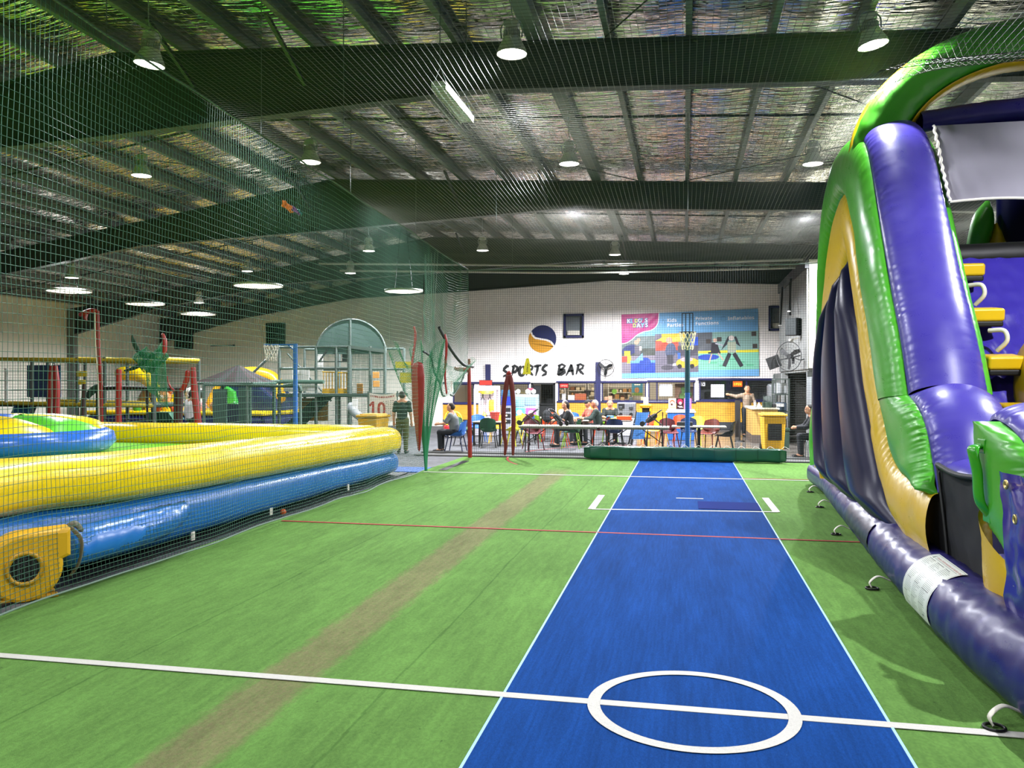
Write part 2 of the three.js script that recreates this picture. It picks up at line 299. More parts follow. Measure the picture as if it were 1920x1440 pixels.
// --- roof: foil lining sagging between purlins, purlins, portal rafters, bracing
{
  const ceil = structGroup('ceiling');
  const foilBump = dataTex(512, 1024, (x, y) => { const v = 128 + 110 * (vC(x / 36, y / 12) - 0.5) + 80 * (vB(x / 80, y / 30) - 0.5) + 50 * (vA(x / 30, y / 70) - 0.5) + 60 * (vC(x / 12 + 90, y / 5) - 0.5); return [v, v, v]; }, false, [0.15, 0.25]);
  const foil = new THREE.MeshStandardMaterial({ color: 0xe2e0d8, bumpMap: foilBump, bumpScale: 0.06, roughness: 0.2, metalness: 1.0, side: THREE.DoubleSide });
  const purlinX = []; for (let k = -14; k < 16; k++) { const x = -7.2 + 1.03 * k; if (x > X0 + 0.3 && x < X1 - 0.2) purlinX.push(x); }
  const rows = []; const NX = 240;
  for (let i = 0; i <= NX; i++) {
    const x = X0 - 0.2 + (X1 - X0 + 0.4) * i / NX, row = []; const f = (((x + 7.2) / 1.03) % 1 + 1) % 1, sag = 0.035 * Math.sin(Math.PI * f);
    for (let j = 0; j <= 120; j++) { const z = ZB + (ZF - ZB) * j / 120; row.push(V(x, roofY(x) - sag * (1 + 0.5 * noise.noise(x * 0.6, z * 1.3, 4)) + 0.02 * noise.noise(x * 1.2, z * 4, 9), z)); }
    rows.push(row);
  }
  const lining = surface(rows); { const p = lining.attributes.position, u = lining.attributes.uv; for (let i = 0; i < p.count; i++) u.setXY(i, p.getX(i), p.getZ(i)); }
  part('foil_lining', lining, foil, ceil);
  part('roof_sheet', (() => { const r = [[X0 - 0.3, roofY(X0) + 0.06], [RIDGE, roofY(RIDGE) + 0.1], [X1 + 0.3, roofY(X1) + 0.06], [X1 + 0.3, roofY(X1) + 0.16], [RIDGE, roofY(RIDGE) + 0.2], [X0 - 0.3, roofY(X0) + 0.16]]; return prism(r, ZB - ZF + 1).translate(0, 0, (ZB + ZF) / 2); })(), std(0x777a78, 0.6, 0.4), ceil);
  const pm = std(0x6a716e, 0.55, 0.25), len = ZB - ZF, L2 = (ZB + ZF) / 2;
  const cSection = w => mergeGeometries([box(0.004 + w * 0.0, 0.2, len), box(w, 0.004, len, w / 2, -0.098, 0), box(w, 0.004, len, w / 2, 0.098, 0), box(0.004, 0.03, len, w, -0.085, 0)]);
  const pg = cSection(0.075), pgWide = mergeGeometries([cSection(0.2), box(0.2, 0.19, len - 0.01, 0.1, 0, 0)]);
  for (const x of purlinX) { const wide = Math.abs(x + 2.05) < 0.1; const m = part('purlin', wide ? pgWide : pg, pm, ceil); m.position.set(x, roofY(x) - 0.11, L2); }
  const rm = std(0x39433f, 0.5, 0.1);
  const rafter = (zc, deepRight) => {
    const xs = [X0, -18.5, -13.5, RIDGE, -2.8, 5, X1], dep = [1.0, 0.6, 0.62, 1.22, 0.64, 0.58, deepRight ? 0.9 : 0.6], g = [];
    for (let i = 0; i < xs.length - 1; i++) {
      const [a, b] = [xs[i], xs[i + 1]], ta = roofY(a) - 0.215, tb = roofY(b) - 0.215, ba = roofY(a) - 0.215 - dep[i], bb = roofY(b) - 0.215 - dep[i + 1];
      g.push(prism([[a, ba], [b, bb], [b, tb], [a, ta]], 0.014), prism([[a, ba], [b, bb], [b, bb + 0.016], [a, ba + 0.016]], 0.19), prism([[a, ta - 0.016], [b, tb - 0.016], [b, tb], [a, ta]], 0.19));
      if (i === 3 || i === 4) g.push(box(0.012, 0.55, 0.17, b, roofY(b) - 0.5, 0));
    }
    return merge(g).translate(0, 0, zc);
  };
  for (const z of [-2.9, -10.95, -18.8, -26.9]) part('rafter', rafter(z), rm, ceil);
  part('rafter', rafter(ZF + 0.14), rm, ceil); part('rafter', rafter(4.6), rm, ceil);
  // bridging rods between purlins, halfway along each bay
  const br = std(0x3a4140, 0.5, 0.3);
  for (const z of [-6.9, -14.3, -22.8, -29.6]) part('bridging', [rod([X0 + 0.3, roofY(X0 + 0.3) - 0.16, z], [RIDGE, roofY(RIDGE) - 0.16, z], 0.022), rod([RIDGE, roofY(RIDGE) - 0.16, z], [X1, roofY(X1) - 0.16, z], 0.022)], br, ceil);
  const ry = (x, z, d = 0.26) => [x, roofY(x) - d, z];
  for (const [a, b] of [[ry(-1.0, -10.7), ry(3.4, -3.0)], [ry(0.1, -10.9), ry(7.8, -18.6)], [ry(7.8, -10.9), ry(-0.1, -18.6)], [ry(0.1, -19), ry(7.8, -26.8)], [ry(7.8, -19), ry(0.1, -26.8)], [ry(-8.4, -10.9), ry(-0.9, -18.6)], [ry(-13, -10.9), ry(-8.4, -18.6)]]) part('brace_rod', rod(a, b, 0.011), br, ceil);
  // fly braces below the purlins at the rafters
  for (const [x, z] of [[-6.9, -10.6], [-5.2, -10.6], [-5.2, -18.6], [-3.1, -18.6], [-8.9, -18.6], [-1.9, -26.7], [-7.2, -26.7]]) part('fly_brace', bar([x, roofY(x) - 0.25, z + 0.9], [x + 0.05, roofY(x) - 0.8, z - 0.1], 0.05, 0.05), br, ceil);
  for (const [x, z] of [[-14, -27.9], [-15.8, -22], [-12.6, -21.2], [-9.8, -23]]) part('hanger_strap', [bar([x - 0.09, roofY(x) - 1.0, z], [x, roofY(x) - 0.2, z], 0.02, 0.012), bar([x + 0.12, roofY(x) - 1.0, z], [x, roofY(x) - 0.2, z], 0.02, 0.012)], br, ceil);
  // conduits and pipes run below the roof near the bar
  for (const [y, z, r] of [[5.13, -23.8, 0.03], [5.2, -24.4, 0.025], [5.12, -25.4, 0.035]]) part('conduit', tube([[-11, y + 0.3, z], [-6, y + 0.12, z], [-3, y + 0.02, z], [2, y, z], [8.9, y + 0.02, z]], r, 40, 6), std(0xa7a9a0, 0.5, 0.3), ceil);
}
// ---------------------------------------------------------------- hanging high-bay lamps
const lampBody = std(0xb6b7ae, 0.4, 0.35), lampGlow = new THREE.MeshStandardMaterial({ color: 0xffffff, emissive: 0xfffaf0, emissiveIntensity: 6, roughness: 0.4 });
function highBay(x, y, z, label, [tx, tz] = [0, 0], power = 1) {
  const t = thing('high_bay_lamp', label, 'lamp', [x, y, z], 0, 'high-bay lamps');
  const tilt = new THREE.Group(); tilt.rotation.set(tx, 0, tz);
  const head = (n, g, m) => { const o = part(n, g, m, t); o.rotation.set(tx, 0, tz); return o; };
  head('reflector', lathe([[0.08, 0.185], [0.1, 0.175], [0.118, 0.13], [0.16, 0.045], [0.172, 0.0], [0.166, 0.0], [0.152, 0.045], [0.11, 0.13], [0.0, 0.165]], 32), lampBody);
  head('lens', lathe([[0.0, -0.012], [0.1, -0.008], [0.164, 0.004]], 32), lampGlow);
  const fins = [new THREE.CylinderGeometry(0.075, 0.075, 0.08, 20).translate(0, 0.225, 0)]; for (let k = 0; k < 12; k++) fins.push(box(0.19, 0.07, 0.006, 0, 0.225, 0, 0, k * Math.PI / 12, 0));
  head('heat_sink', fins, lampBody); head('driver_box', rbox(0.17, 0.08, 0.13, 0.015, 0, 0.325, 0), lampBody);
  head('bracket', [tube([[-0.115, 0.18, 0.01], [-0.12, 0.3, 0.01], [-0.05, 0.39, 0], [0.05, 0.39, 0], [0.12, 0.3, 0.01], [0.115, 0.18, 0.01]], 0.009, 30, 6)], MAT.steel);
  part('hook', tube([[0, 0.38, 0], [0.02, 0.42, 0], [0, 0.46, 0], [0, Math.max(0.5, roofY(x) - 0.06 - y), 0]], 0.007, 20, 6), MAT.steel, t);
  const s = new THREE.SpotLight(LAMP_COLOR, LAMP_CANDELA * power, 0, 1.42, 0.2, 2); s.position.set(0, -0.06, 0); s.target.position.set(-Math.sin(tz) * -1, -1, Math.sin(tx) * -1);
  s.shadow.radius = 2.5; s.castShadow = true; t.add(s); t.add(s.target); return t;
}
highBay(-6.04, 5.45, -8.54, 'high-bay lamp in front of the nearest rafter, above the left net', [0, -0.12]);
highBay(-1.89, 5.45, -9.09, 'high-bay lamp in front of the nearest rafter, top centre beside the fluorescent batten', [0, 0], 0.75);
highBay(2.125, 5.68, -10.25, 'tilted high-bay lamp above the green arch of the slide', [0, 0.16]);
highBay(-6.1, 5.45, -12.88, 'high-bay lamp behind the nearest rafter, over the left net edge');
highBay(-1.9, 5.45, -13.86, 'high-bay lamp behind the nearest rafter, centre of the court', [0, 0], 0.9);
highBay(2.13, 5.5, -14.9, 'high-bay lamp just left of the purple slide top', [0, 0], 1);
highBay(-9.43, 5.45, -13.11, 'high-bay lamp seen through the left net below the rafter haunch');
highBay(-8.64, 5.45, -21.94, 'small high-bay lamp above the arched play frame, nearer the camera', [0, 0], 2.2);
highBay(-5.51, 5.45, -22.5, 'small high-bay lamp on a chain beyond the second rafter', [0, 0], 5.5);
highBay(-1.97, 5.45, -24.03, 'small high-bay lamp beyond the second rafter, above the logo wall', [0, 0], 6.5);
highBay(-13.57, 5.3, -24.1, 'distant high-bay lamp above the arched play frame', [0, 0], 2.4);
highBay(-2.0, 5.42, -28.1, 'high-bay lamp against the dark rafter of the bar wall', [0, 0], 4.5);
highBay(-15.58, 4.5, -18.83, 'high-bay lamp farthest left, above a bright round disc', [0, 0], 1.1);
highBay(-16.27, 4.5, -25.69, 'faint distant high-bay lamp near the far left corner', [0, 0], 1.3);
highBay(-10.26, 5.2, -24.5, 'faint distant high-bay lamp behind the middle play frame');
// lamps of the same rows that the photograph does not reach but whose light and shadows it shows
for (const [x, z, p, lab] of [[-5.9, -3.6, 1, 'high-bay lamp overhead to the left of the camera'], [-1.9, -4.0, 0.55, 'high-bay lamp overhead above the centre circle'], [-1.9, 0.8, 0.6, 'high-bay lamp directly above the camera'], [-6, 1.2, 0.8, 'high-bay lamp behind the camera on the arena side'], [4.0, -5.0, 3.4, 'high-bay lamp above the near end of the slide'], [5.6, -9.8, 1.6, 'high-bay lamp above the far lane of the slide'], [5.6, -14.8, 1.2, 'high-bay lamp behind the slide tower'], [3.6, -21.2, 9, 'high-bay lamp before the cream box wall, behind the slide']]) highBay(x, Math.min(5.45, roofY(x) - 0.62), z, lab, [0, 0], p);
// round glowing discs over the left hall
for (const [x, z, r, label] of [[-16.05, -19.29, 0.56, 'bright round ceiling disc farthest left below a lamp'], [-16.4, -22.97, 0.56, 'bright round ceiling disc second from the left'], [-17.0, -26.8, 0.6, 'bright round ceiling disc nearest the hall corner'], [-10.5, -19.18, 0.6, 'bright round ceiling disc above the left netball hoop'], [-7.33, -21.1, 0.5, 'bright round ceiling disc right of the arched frame']]) {
  const t = thing('round_ceiling_disc', label, 'ceiling light', [x, 4.2, z], 0, 'round ceiling discs');
  part('rim', lathe([[r - 0.02, 0.05], [r + 0.01, 0.05], [r + 0.01, 0], [r - 0.02, 0]], 40), lampBody, t);
  part('diffuser', lathe([[0, -0.03], [r * 0.6, -0.02], [r - 0.01, 0.01]], 40), new THREE.MeshStandardMaterial({ color: 0xffffff, emissive: 0xfff6e6, emissiveIntensity: 1.5, roughness: 0.5 }), t);
  part('strap', [rod([-r * 0.5, 0.03, 0], [0, roofY(x) - 4.4, 0], 0.008), rod([r * 0.5, 0.03, 0], [0, roofY(x) - 4.4, 0], 0.008), box(0.2, 0.02, 0.02, 0, roofY(x) - 4.4, 0)], MAT.black, t);
  const l = new THREE.RectAreaLight(0xfff6e6, 3.0, r * 1.6, r * 1.6); l.position.set(0, -0.05, 0); l.lookAt(0, -3, 0); t.add(l);
}
// fluorescent batten hung on two chains
{
  const t = thing('fluorescent_batten', 'unlit fluorescent batten hanging on chains below the nearest rafter', 'light fitting', [-2.59, 4.95, -9.2]);
  part('housing', rbox(0.17, 0.06, 1.22, 0.012, 0, 0.05, 0), MAT.white, t);
  part('louvre', (() => { const g = []; for (let k = 0; k < 12; k++) g.push(box(0.15, 0.035, 0.008, 0, 0.012, -0.55 + k * 0.1)); g.push(box(0.006, 0.04, 1.2, -0.075, 0.012, 0), box(0.006, 0.04, 1.2, 0.075, 0.012, 0)); return g; })(), MAT.offWhite, t);
  for (const x of [-0.04, 0.04]) part('tube', rod([x, 0.01, -0.58], [x, 0.01, 0.58], 0.013), std(0xf2f2ee, 0.3), t);
  for (const z of [-0.55, 0.55]) part('chain', [rod([-0.07, 0.08, z], [0, 0.25, z], 0.005, 5), rod([0.07, 0.08, z], [0, 0.25, z], 0.005, 5), rod([0, 0.25, z], [0, roofY(-2.59) - 4.95 - 0.2, z], 0.006, 5)], MAT.galv, t);
}
// ---------------------------------------------------------------- court nets
const NX0 = -5.1, NX1 = 6.3, NZ0 = -19.35, NZ1 = 4.2;
const netTop = (x, z) => {
  let y = 4.95 - clamp(-z - 6, -4, 14) * 0.034;
  y += -0.06 * Math.sin(clamp((x - NX0) / (NX1 - NX0), 0, 1) * Math.PI) + 0.03 * noise.noise(x * 0.5, z * 0.5, 2);
  if (x > 1.4) { const over = sstep(1.4, 2.3, x) * sstep(-14.2, -12.8, z) * sstep(-8.4, -9.3, z); y += 0.34 * over; const g = Math.exp(-(((z + 10.3) / 0.42) ** 2)); y += g * sstep(2.0, 3.3, x) * 0.88; }
  return y;
};
{
  const t = thing('side_net', 'tall green side net dividing the court from the inflatable arena', 'net');
  const za = NZ1, zb = -15.9, len = za - zb;
  const fn = (u, v) => { const z = lerp(za, zb, u), h = netTop(NX0, z), vv = v < 0.25 ? v * 0.62 : 0.155 + (v - 0.25) * (0.845 / 0.75); const y = 0.03 + (h - 0.03) * vv; return V(NX0 + 0.10 * (1 - vv) * noise.noise(z * 0.45, vv * 2, 1) + 0.035 * noise.noise(z * 1.3, vv * 5, 6) - 0.05 * Math.sin(vv * Math.PI), y + 0.03 * noise.noise(z * 0.9, vv * 3, 3), z + 0.02 * noise.noise(z * 2, vv * 4, 12)); };
  part('net_mesh', netGeometry(fn, steps(Math.round(len / 0.052)), steps(74), 110, 24, 0.0025), MAT.netGreen, t);
  part('head_rope', tube(steps(60).map(u => fn(u, 1).toArray()), 0.011, 160, 6), MAT.rope, t);
  part('lead_rope', tube(steps(70).map(u => { const p = fn(u, 0); return [p.x, p.y + 0.0, p.z]; }), 0.009, 200, 6), MAT.rope, t);
}
{
  const t = thing('ceiling_net', 'pale overhead net stretched above the whole court', 'net');
  const fn = (u, v) => { const x = lerp(NX0, NX1, u), z = lerp(NZ1, NZ0, v); return V(x, netTop(x, z) - 0.02 * (1 + noise.noise(x * 1.5, z * 1.5, 8)), z); };
  part('net_mesh', netGeometry(fn, steps(Math.round((NX1 - NX0) / 0.062)), steps(Math.round((NZ1 - NZ0) / 0.062)), 34, 84, 0.0021), MAT.netCeil, t);
  part('edge_rope', [tube(steps(30).map(u => fn(u, 1).toArray()), 0.01, 80, 6), tube(steps(40).map(u => fn(1, u).toArray()), 0.01, 100, 6)], MAT.rope, t);
}
{
  const t = thing('end_net', 'dark square-mesh net hanging across the far end before the bar', 'net');
  const h = 4.47, fn = (u, v) => { const x = lerp(NX0, NX1, u); return V(x + 0.02 * noise.noise(x, v * 4, 1), 0.03 + (netTop(x, NZ0) - 0.05) * v, NZ0 + 0.04 * noise.noise(x * 0.8, v * 3, 4)); };
  part('net_mesh', netGeometry(fn, steps(Math.round((NX1 - NX0) / 0.054)), steps(Math.round(h / 0.054)), 60, 26, 0.0022), MAT.netFar, t);
  part('head_rope', tube(steps(30).map(u => fn(u, 1).toArray()), 0.011, 80, 6), MAT.rope, t);
}
{
  const t = thing('end_corner_net', 'green net section in the far left corner with its lower part drawn up', 'net');
  const fn = (u, v) => { const z = lerp(-15.9, NZ0, u), top = netTop(NX0, z), low = lerp(2.4, 1.5, sstep(0.1, 0.55, u)) + 0.55 * sstep(0.7, 1, u) + 0.12 * noise.noise(u * 6, 2, 2); return V(NX0 - 0.12 * Math.sin(u * Math.PI) * (1 - v) + 0.05 * noise.noise(z * 2, v * 4, 2), lerp(low, top, v), z); };
  part('net_mesh', netGeometry(fn, steps(74), steps(52), 30, 16, 0.0026), MAT.netGreen, t);
  part('hem', tube(steps(20).map(u => fn(u, 0).toArray()), 0.022, 60, 6), MAT.darkGrey, t);
  part('head_rope', tube([[NX0, netTop(NX0, -15.9), -15.9], [NX0, netTop(NX0, -17.6) - 0.02, -17.6], [NX0, netTop(NX0, NZ0), NZ0]], 0.011, 30, 6), MAT.rope, t);
}
// gathered gate net tied at the floor
{
  const t = thing('gathered_net', 'bunched green net drawn together to a point on the turf edge', 'net', [-5.08, 0, -15.98]);
  const fn = (u, v) => { const a = u * Math.PI * 2, k = Math.pow(v, 1.5), r = 0.03 + 0.36 * k + 0.10 * k * Math.sin(a * 5); return V(-0.10 * v + r * Math.cos(a) * 0.8, 0.02 + v * 2.35 + 0.3 * k * Math.sin(a * 2 + 1), -0.55 * k + r * Math.sin(a) * 1.2); };
  part('net_mesh', netGeometry(fn, steps(72), steps(60), 60, 30, 0.0042), MAT.netBright, t);
  const w = (x0, y0, z0, x1, y1, z1) => netGeometry((u, v) => V(lerp(x0, x1, u) + 0.1 * Math.sin(v * 6) * u, lerp(y0 + 0.35 * (1 - v) - 0.5 * v, y1 + (0.55 - 0.55 * v) * (1 - u * 0.5), u) - 0.35 * Math.sin(u * Math.PI), lerp(z0, z1, u)), steps(34), steps(18), 24, 10, 0.0032);
  part('draped_wing', w(-0.1, 2.1, -0.6, 0.25, 2.1, -2.7), MAT.netBright, t); part('draped_wing', w(-0.25, 1.9, -0.4, -0.62, 2.35, 0.2), MAT.netBright, t);
  part('hem', tube([[0.0, 2.95, -0.9], [0.12, 2.5, -1.4], [0.2, 2.2, -2.1], [0.25, 2.15, -2.8]], 0.035, 40, 6), MAT.darkGrey, t);
  for (const [x, y, z, a] of [[-0.35, 2.75, -0.3, 0.3], [0.12, 2.62, -0.95, -0.2]]) part('red_tie', softTube([[x, y + 0.2, z], [x + 0.03, y, z], [x - 0.02, y - 0.7, z + a * 0.3], [x + 0.02, y - 1.1, z + a * 0.3]], [0.02, 0.028, 0.022, 0.02], { nS: 24, nT: 8 }), MAT.redPad, t);
  for (let k = 0; k < 5; k++) part('tie_cord', rod([-0.3 + k * 0.1, 4.5, -0.9 + k * 0.1], [-0.16 + k * 0.01, 2.3, -0.75], 0.005, 5), MAT.rope, t);
}
solo('red_pad', softTube([[-5.15, 0.42, -15.75], [-5.16, 0.85, -15.75], [-5.17, 1.4, -15.75], [-5.17, 1.9, -15.75], [-5.17, 2.2, -15.75]], [0.02, 0.07, 0.125, 0.135, 0.1], { sx: 1, sy: 0.55, up: [0, 0, 1], nT: 18 }), vinyl(0x7a1c16, 0.5), 'long tapered red pad hanging beside the bunched green net', 'pad');
for (const [x, y, w, h, lab] of [[-5.84, 2.16, 0.36, 0.14, 'upper yellow tag on the net left of the red pad'], [-5.79, 1.89, 0.26, 0.22, 'lower yellow tag on the net left of the red pad']]) solo('yellow_tag', (() => { const g = new THREE.PlaneGeometry(w, h, 6, 4); const p = g.attributes.position; for (let i = 0; i < p.count; i++) p.setZ(i, 0.02 * noise.noise(p.getX(i) * 9, p.getY(i) * 9, x)); g.computeVertexNormals(); return g.translate(x, y, -16.8); })(), std(0xc9b21c, 0.6), lab, 'tag');
// suspension wires from purlins down to the nets
for (const [x, z, lab] of [[-5.1, -6.6, 'net suspension wire at the left edge near the first lamp'], [-5.1, -9.4, 'net suspension wire reaching the rafter corner of the side net'], [-3.98, -9.3, 'net suspension wire in front of the nearest rafter'], [-5.1, -12.2, 'net suspension wire behind the nearest rafter on the net edge'], [-3.3, -14.5, 'net suspension wire above the centre of the court'], [-5.1, -15.4, 'net suspension wire above the bunched green net'], [-4.0, -19.3, 'net suspension wire left of the ball logo'], [0.05, -14.0, 'net suspension wire above the blue pitch'], [-1.05, -19.3, 'net suspension wire above the upper wall window'], [2.3, -19.3, 'net suspension wire left of the grey box wall']])
  solo('suspension_wire', rod([x, netTop(x, z), z], [x, roofY(x) - 0.02, z], 0.006, 6), MAT.galv, lab, 'wire', 'net suspension wires');
solo('corner_wire', rod([6.3, 0.02, -19.35], [6.3, 4.5, -19.35], 0.012, 6), MAT.galv, 'steel wire at the far right corner of the court net', 'wire');
// yellow tag tangled in the overhead net, and a kite-like scrap
{ const t = thing('caught_scrap', 'orange and purple crumpled plastic caught in the side net near its top', 'scrap', [-5.12, 4.12, -10.2]);
  const piece = (z0, z1, h, sd) => { const rows = []; for (let i = 0; i <= 14; i++) { const r = []; for (let j = 0; j <= 6; j++) { const u = i / 14, v = j / 6; r.push(V(0.05 * noise.noise(u * 5, v * 3, sd), (v - 0.4) * h * (0.6 + 0.5 * Math.abs(noise.noise(u * 6, 1, sd))) - 0.04 * u, lerp(z0, z1, u))); } rows.push(r); } return surface(rows); };
  part('orange_piece', piece(0.22, -0.06, 0.13, 1), std(0xc8701c, 0.5), t); part('purple_piece', piece(-0.03, -0.3, 0.09, 5), std(0x6a4a6e, 0.5), t); part('teal_edge', piece(-0.2, -0.34, 0.04, 8), std(0x3a8a80, 0.5), t); }
// hoist straps of the red gate in the end net
{
  const t = thing('red_net_strap', 'pair of dark red straps hanging in an inverted V in the end net', 'strap', [-4.08, 0, -19.3]);
  for (const s of [-1, 1]) part('strap', softTube([[s * 0.02, 2.0, 0], [s * 0.06, 1.75, 0], [s * 0.12 - 0.01, 1.15, 0.01], [s * 0.115 - 0.01, 0.6, 0.01], [s * 0.09 + 0.01, 0.32, 0.0], [s * 0.10, 0.05, 0.03]], [0.04, 0.06, 0.055, 0.05, 0.045, 0.03], { nS: 40, nT: 10, sx: 0.5, up: [1, 0, 0] }), vinyl(0x641a1a, 0.5), t);
  part('knot', softTube([[-0.05, 1.96, 0], [0, 2.02, 0.01], [0.05, 1.97, 0]], [0.03, 0.045, 0.03], { nS: 10, nT: 8 }), MAT.redPad, t);
}
solo('red_pole', [softTube([[-5.01, 0.0, -19.2], [-5.02, 1.1, -19.2], [-5.03, 2.0, -19.2], [-5.03, 2.35, -19.2]], [0.05, 0.05, 0.042, 0.03], { nS: 30, nT: 12, ends: false }), softTube([[-5.03, 2.1, -19.2], [-5.2, 2.1, -19.1], [-5.36, 2.12, -19.0]], [0.05, 0.06, 0.04], { nS: 12, nT: 10 })], MAT.redPad, 'red padded pole at the far left corner of the court', 'pole');
{
  const t = thing('floor_bumper', 'long dark green vinyl bumper laced along the end net', 'bumper', [-0.05, 0, -19.25], -0.02);
  const rows = []; for (let i = 0; i <= 90; i++) { const x = -2.25 + 4.5 * i / 90, r = []; const e = Math.min(1, Math.min(i, 90 - i) / 3); for (let j = 0; j <= 14; j++) { const a = j / 14 * Math.PI * 2 + Math.PI / 4; const q = (c) => Math.sign(c) * Math.pow(Math.abs(c), 0.45); r.push(V(x, 0.165 + 0.15 * q(Math.sin(a)) * (0.75 + 0.25 * e) + 0.012 * noise.noise(x * 3, a, 1), 0.11 * q(Math.cos(a)) * e + 0.03 * noise.noise(x * 2.4, a * 1.2, 5))); } rows.push(r); }
  part('cover', surface(rows), vinyl(0x0e4a38, 0.5), t);
  for (let k = 0; k < 15; k++) part('lace', tube([[-2.2 + k * 0.31, 0.31, 0.04], [-2.13 + k * 0.31, 0.36, -0.02], [-2.04 + k * 0.31, 0.315, 0.03]], 0.006, 8, 5), MAT.offWhite, t);
  part('seam', steps(9).map(u => box(0.006, 0.29, 0.01, -2.1 + u * 4.2, 0.165, 0.118)), std(0x0a3a2c, 0.6), t);
}
// ---------------------------------------------------------------- the big inflatable slide on the right
{
  const t = thing('inflatable_slide', 'tall purple, green and yellow inflatable slide on the right of the court', 'inflatable', [2.0, 0, -9]);
  const S = (n, g, m, lab) => { const o = part(n, g, m, t, lab); o.position.set(-2.0, 0, 9); return o; };   // panels are laid out in court coordinates
  const at = (x, list) => list.map(([y, z]) => [x, y, z]);
  const XL = 2.0, XR = 2.66;
  // seams of the left tower wall, (height, z), from its rear foot over the top to its front foot
  const outer = [[0.42, -12.72], [1.1, -12.84], [1.93, -12.88], [2.7, -12.76], [3.46, -12.62], [4.18, -12.38], [4.62, -11.9], [4.76, -11.2], [4.68, -10.4], [4.36, -9.92], [3.45, -9.31], [2.73, -8.85], [2.18, -8.46], [1.68, -8.18]];
  const outer2 = [[1.68, -8.18], [1.56, -7.82], [1.38, -7.58], [1.15, -7.42], [0.9, -7.28]];
  const mid = [[0.42, -12.62], [1.1, -12.7], [1.93, -12.72], [2.7, -12.5], [3.3, -12.36], [3.7, -12.15], [4.02, -11.75], [4.18, -11.15], [3.95, -10.72], [3.62, -10.38], [2.97, -9.96], [2.35, -9.56], [1.95, -9.28], [1.6, -9.0]];
  const mid2 = [[1.6, -9.0], [1.3, -8.78], [1.08, -8.58], [0.96, -8.1], [0.88, -7.32]];
  const inner = [[0.42, -12.5], [0.77, -12.56], [1.3, -12.66], [2.08, -12.5], [2.64, -12.0], [3.0, -11.45], [3.25, -11.1], [3.41, -10.83], [3.2, -10.62], [2.9, -10.4], [2.38, -10.04], [1.78, -9.72], [1.4, -9.45], [1.06, -9.19]];
  const inner2 = [[1.06, -9.19], [0.81, -8.96], [0.52, -8.5], [0.36, -7.9], [0.28, -7.0]];
  const o = { nS: 380, nT: 16, freq: 20 };
  S('side_border', pillow(at(XL, mid), at(XL, outer), 0.15, { ...o, seed: 1, wrinkle: 0.016 }), MAT.green, 'green outer border');
  S('side_border', pillow(at(XL, mid2), at(XL, outer2), 0.14, { nS: 110, nT: 16, seed: 2, wrinkle: 0.024, freq: 20 }), MAT.green);
  S('side_border', pillow(at(XL, inner), at(XL, mid), 0.12, { ...o, seed: 3, wrinkle: 0.012 }), MAT.yellow, 'yellow inner border');
  S('side_border', pillow(at(XL, inner2), at(XL, [[1.6, -9.0], [1.3, -8.78], [1.05, -8.5], [0.95, -7.9], [0.9, -7.26]]), 0.13, { nS: 120, nT: 16, seed: 4, wrinkle: 0.02, freq: 18 }), MAT.yellow);
  // navy panel of three swelling columns meeting at the top
  const c0 = [[3.41, -10.85], [3.13, -11.23], [2.64, -12.0], [2.08, -12.52], [1.3, -12.68], [0.77, -12.58], [0.42, -12.5]];
  const c1 = [[3.40, -10.84], [3.05, -11.15], [2.5, -11.75], [1.95, -12.12], [1.25, -12.08], [0.75, -11.85], [0.40, -11.35]];
  const c2 = [[3.39, -10.83], [2.95, -10.9], [2.35, -10.95], [1.8, -10.9], [1.15, -10.7], [0.7, -10.45], [0.38, -10.0]];
  const c3 = [[3.38, -10.82], [2.9, -10.4], [2.38, -10.04], [1.78, -9.72], [1.06, -9.19], [0.72, -8.85], [0.34, -8.0]];
  for (const [a, b, k] of [[c0, c1, 1], [c1, c2, 2], [c2, c3, 3]]) S('side_column', pillow(at(XL, a), at(XL, b), 0.24, { nS: 60, nT: 14, pow: 0.6, seed: k * 5, wrinkle: 0.004, taper: 0.25, taper2: 0.12 }), MAT.navy, 'dark navy column');
  // purple top, the thickness of the wall, with the crease low at the front
  S('top_tube', pillow(at(XL, outer), at(XR, outer), 0.2, { nS: 460, nT: 22, seed: 9, wrinkle: 0.011, freq: 22 }), MAT.purple, 'glossy purple wall top');
  S('top_tube', pillow(at(XL, outer2), at(XR, outer2), 0.16, { nS: 120, nT: 22, seed: 12, wrinkle: 0.016, freq: 18, taper: 0.12, taper2: 0 }), MAT.purple);
  // inner face of the wall
  const innerEdge = outer.map(([y, z], i) => { const c = [2.0, -10.9], d = 0.86; return [c[0] + (y - c[0]) * d, c[1] + (z - c[1]) * d]; });
  S('side_border', pillow(at(XR, outer), at(XR, innerEdge), 0.09, { ...o, seed: 15 }), MAT.green, 'bright green inner border');
  { const sh = shapeOf(innerEdge.map(([y, z]) => [z, y])); const g = new THREE.ShapeGeometry(sh); g.rotateY(-Math.PI / 2); const p = g.attributes.position; for (let i = 0; i < p.count; i++) { const zz = p.getZ(i); p.setX(i, XR + 0.02); } S('inner_panel', g, MAT.deepPurple); }
  // far wall of the lane, outside the picture, so the arch has two feet
  S('top_tube', pillow(at(4.95, outer), at(5.6, outer), 0.2, { nS: 70, nT: 12, seed: 21 }), MAT.purple);
  { const sh = shapeOf(outer.map(([y, z]) => [z, y])); for (const x of [4.96, 5.59]) { const g = new THREE.ShapeGeometry(sh); g.rotateY(-Math.PI / 2); const p = g.attributes.position; for (let i = 0; i < p.count; i++) p.setX(i, x); S('inner_panel', g, MAT.green); } }
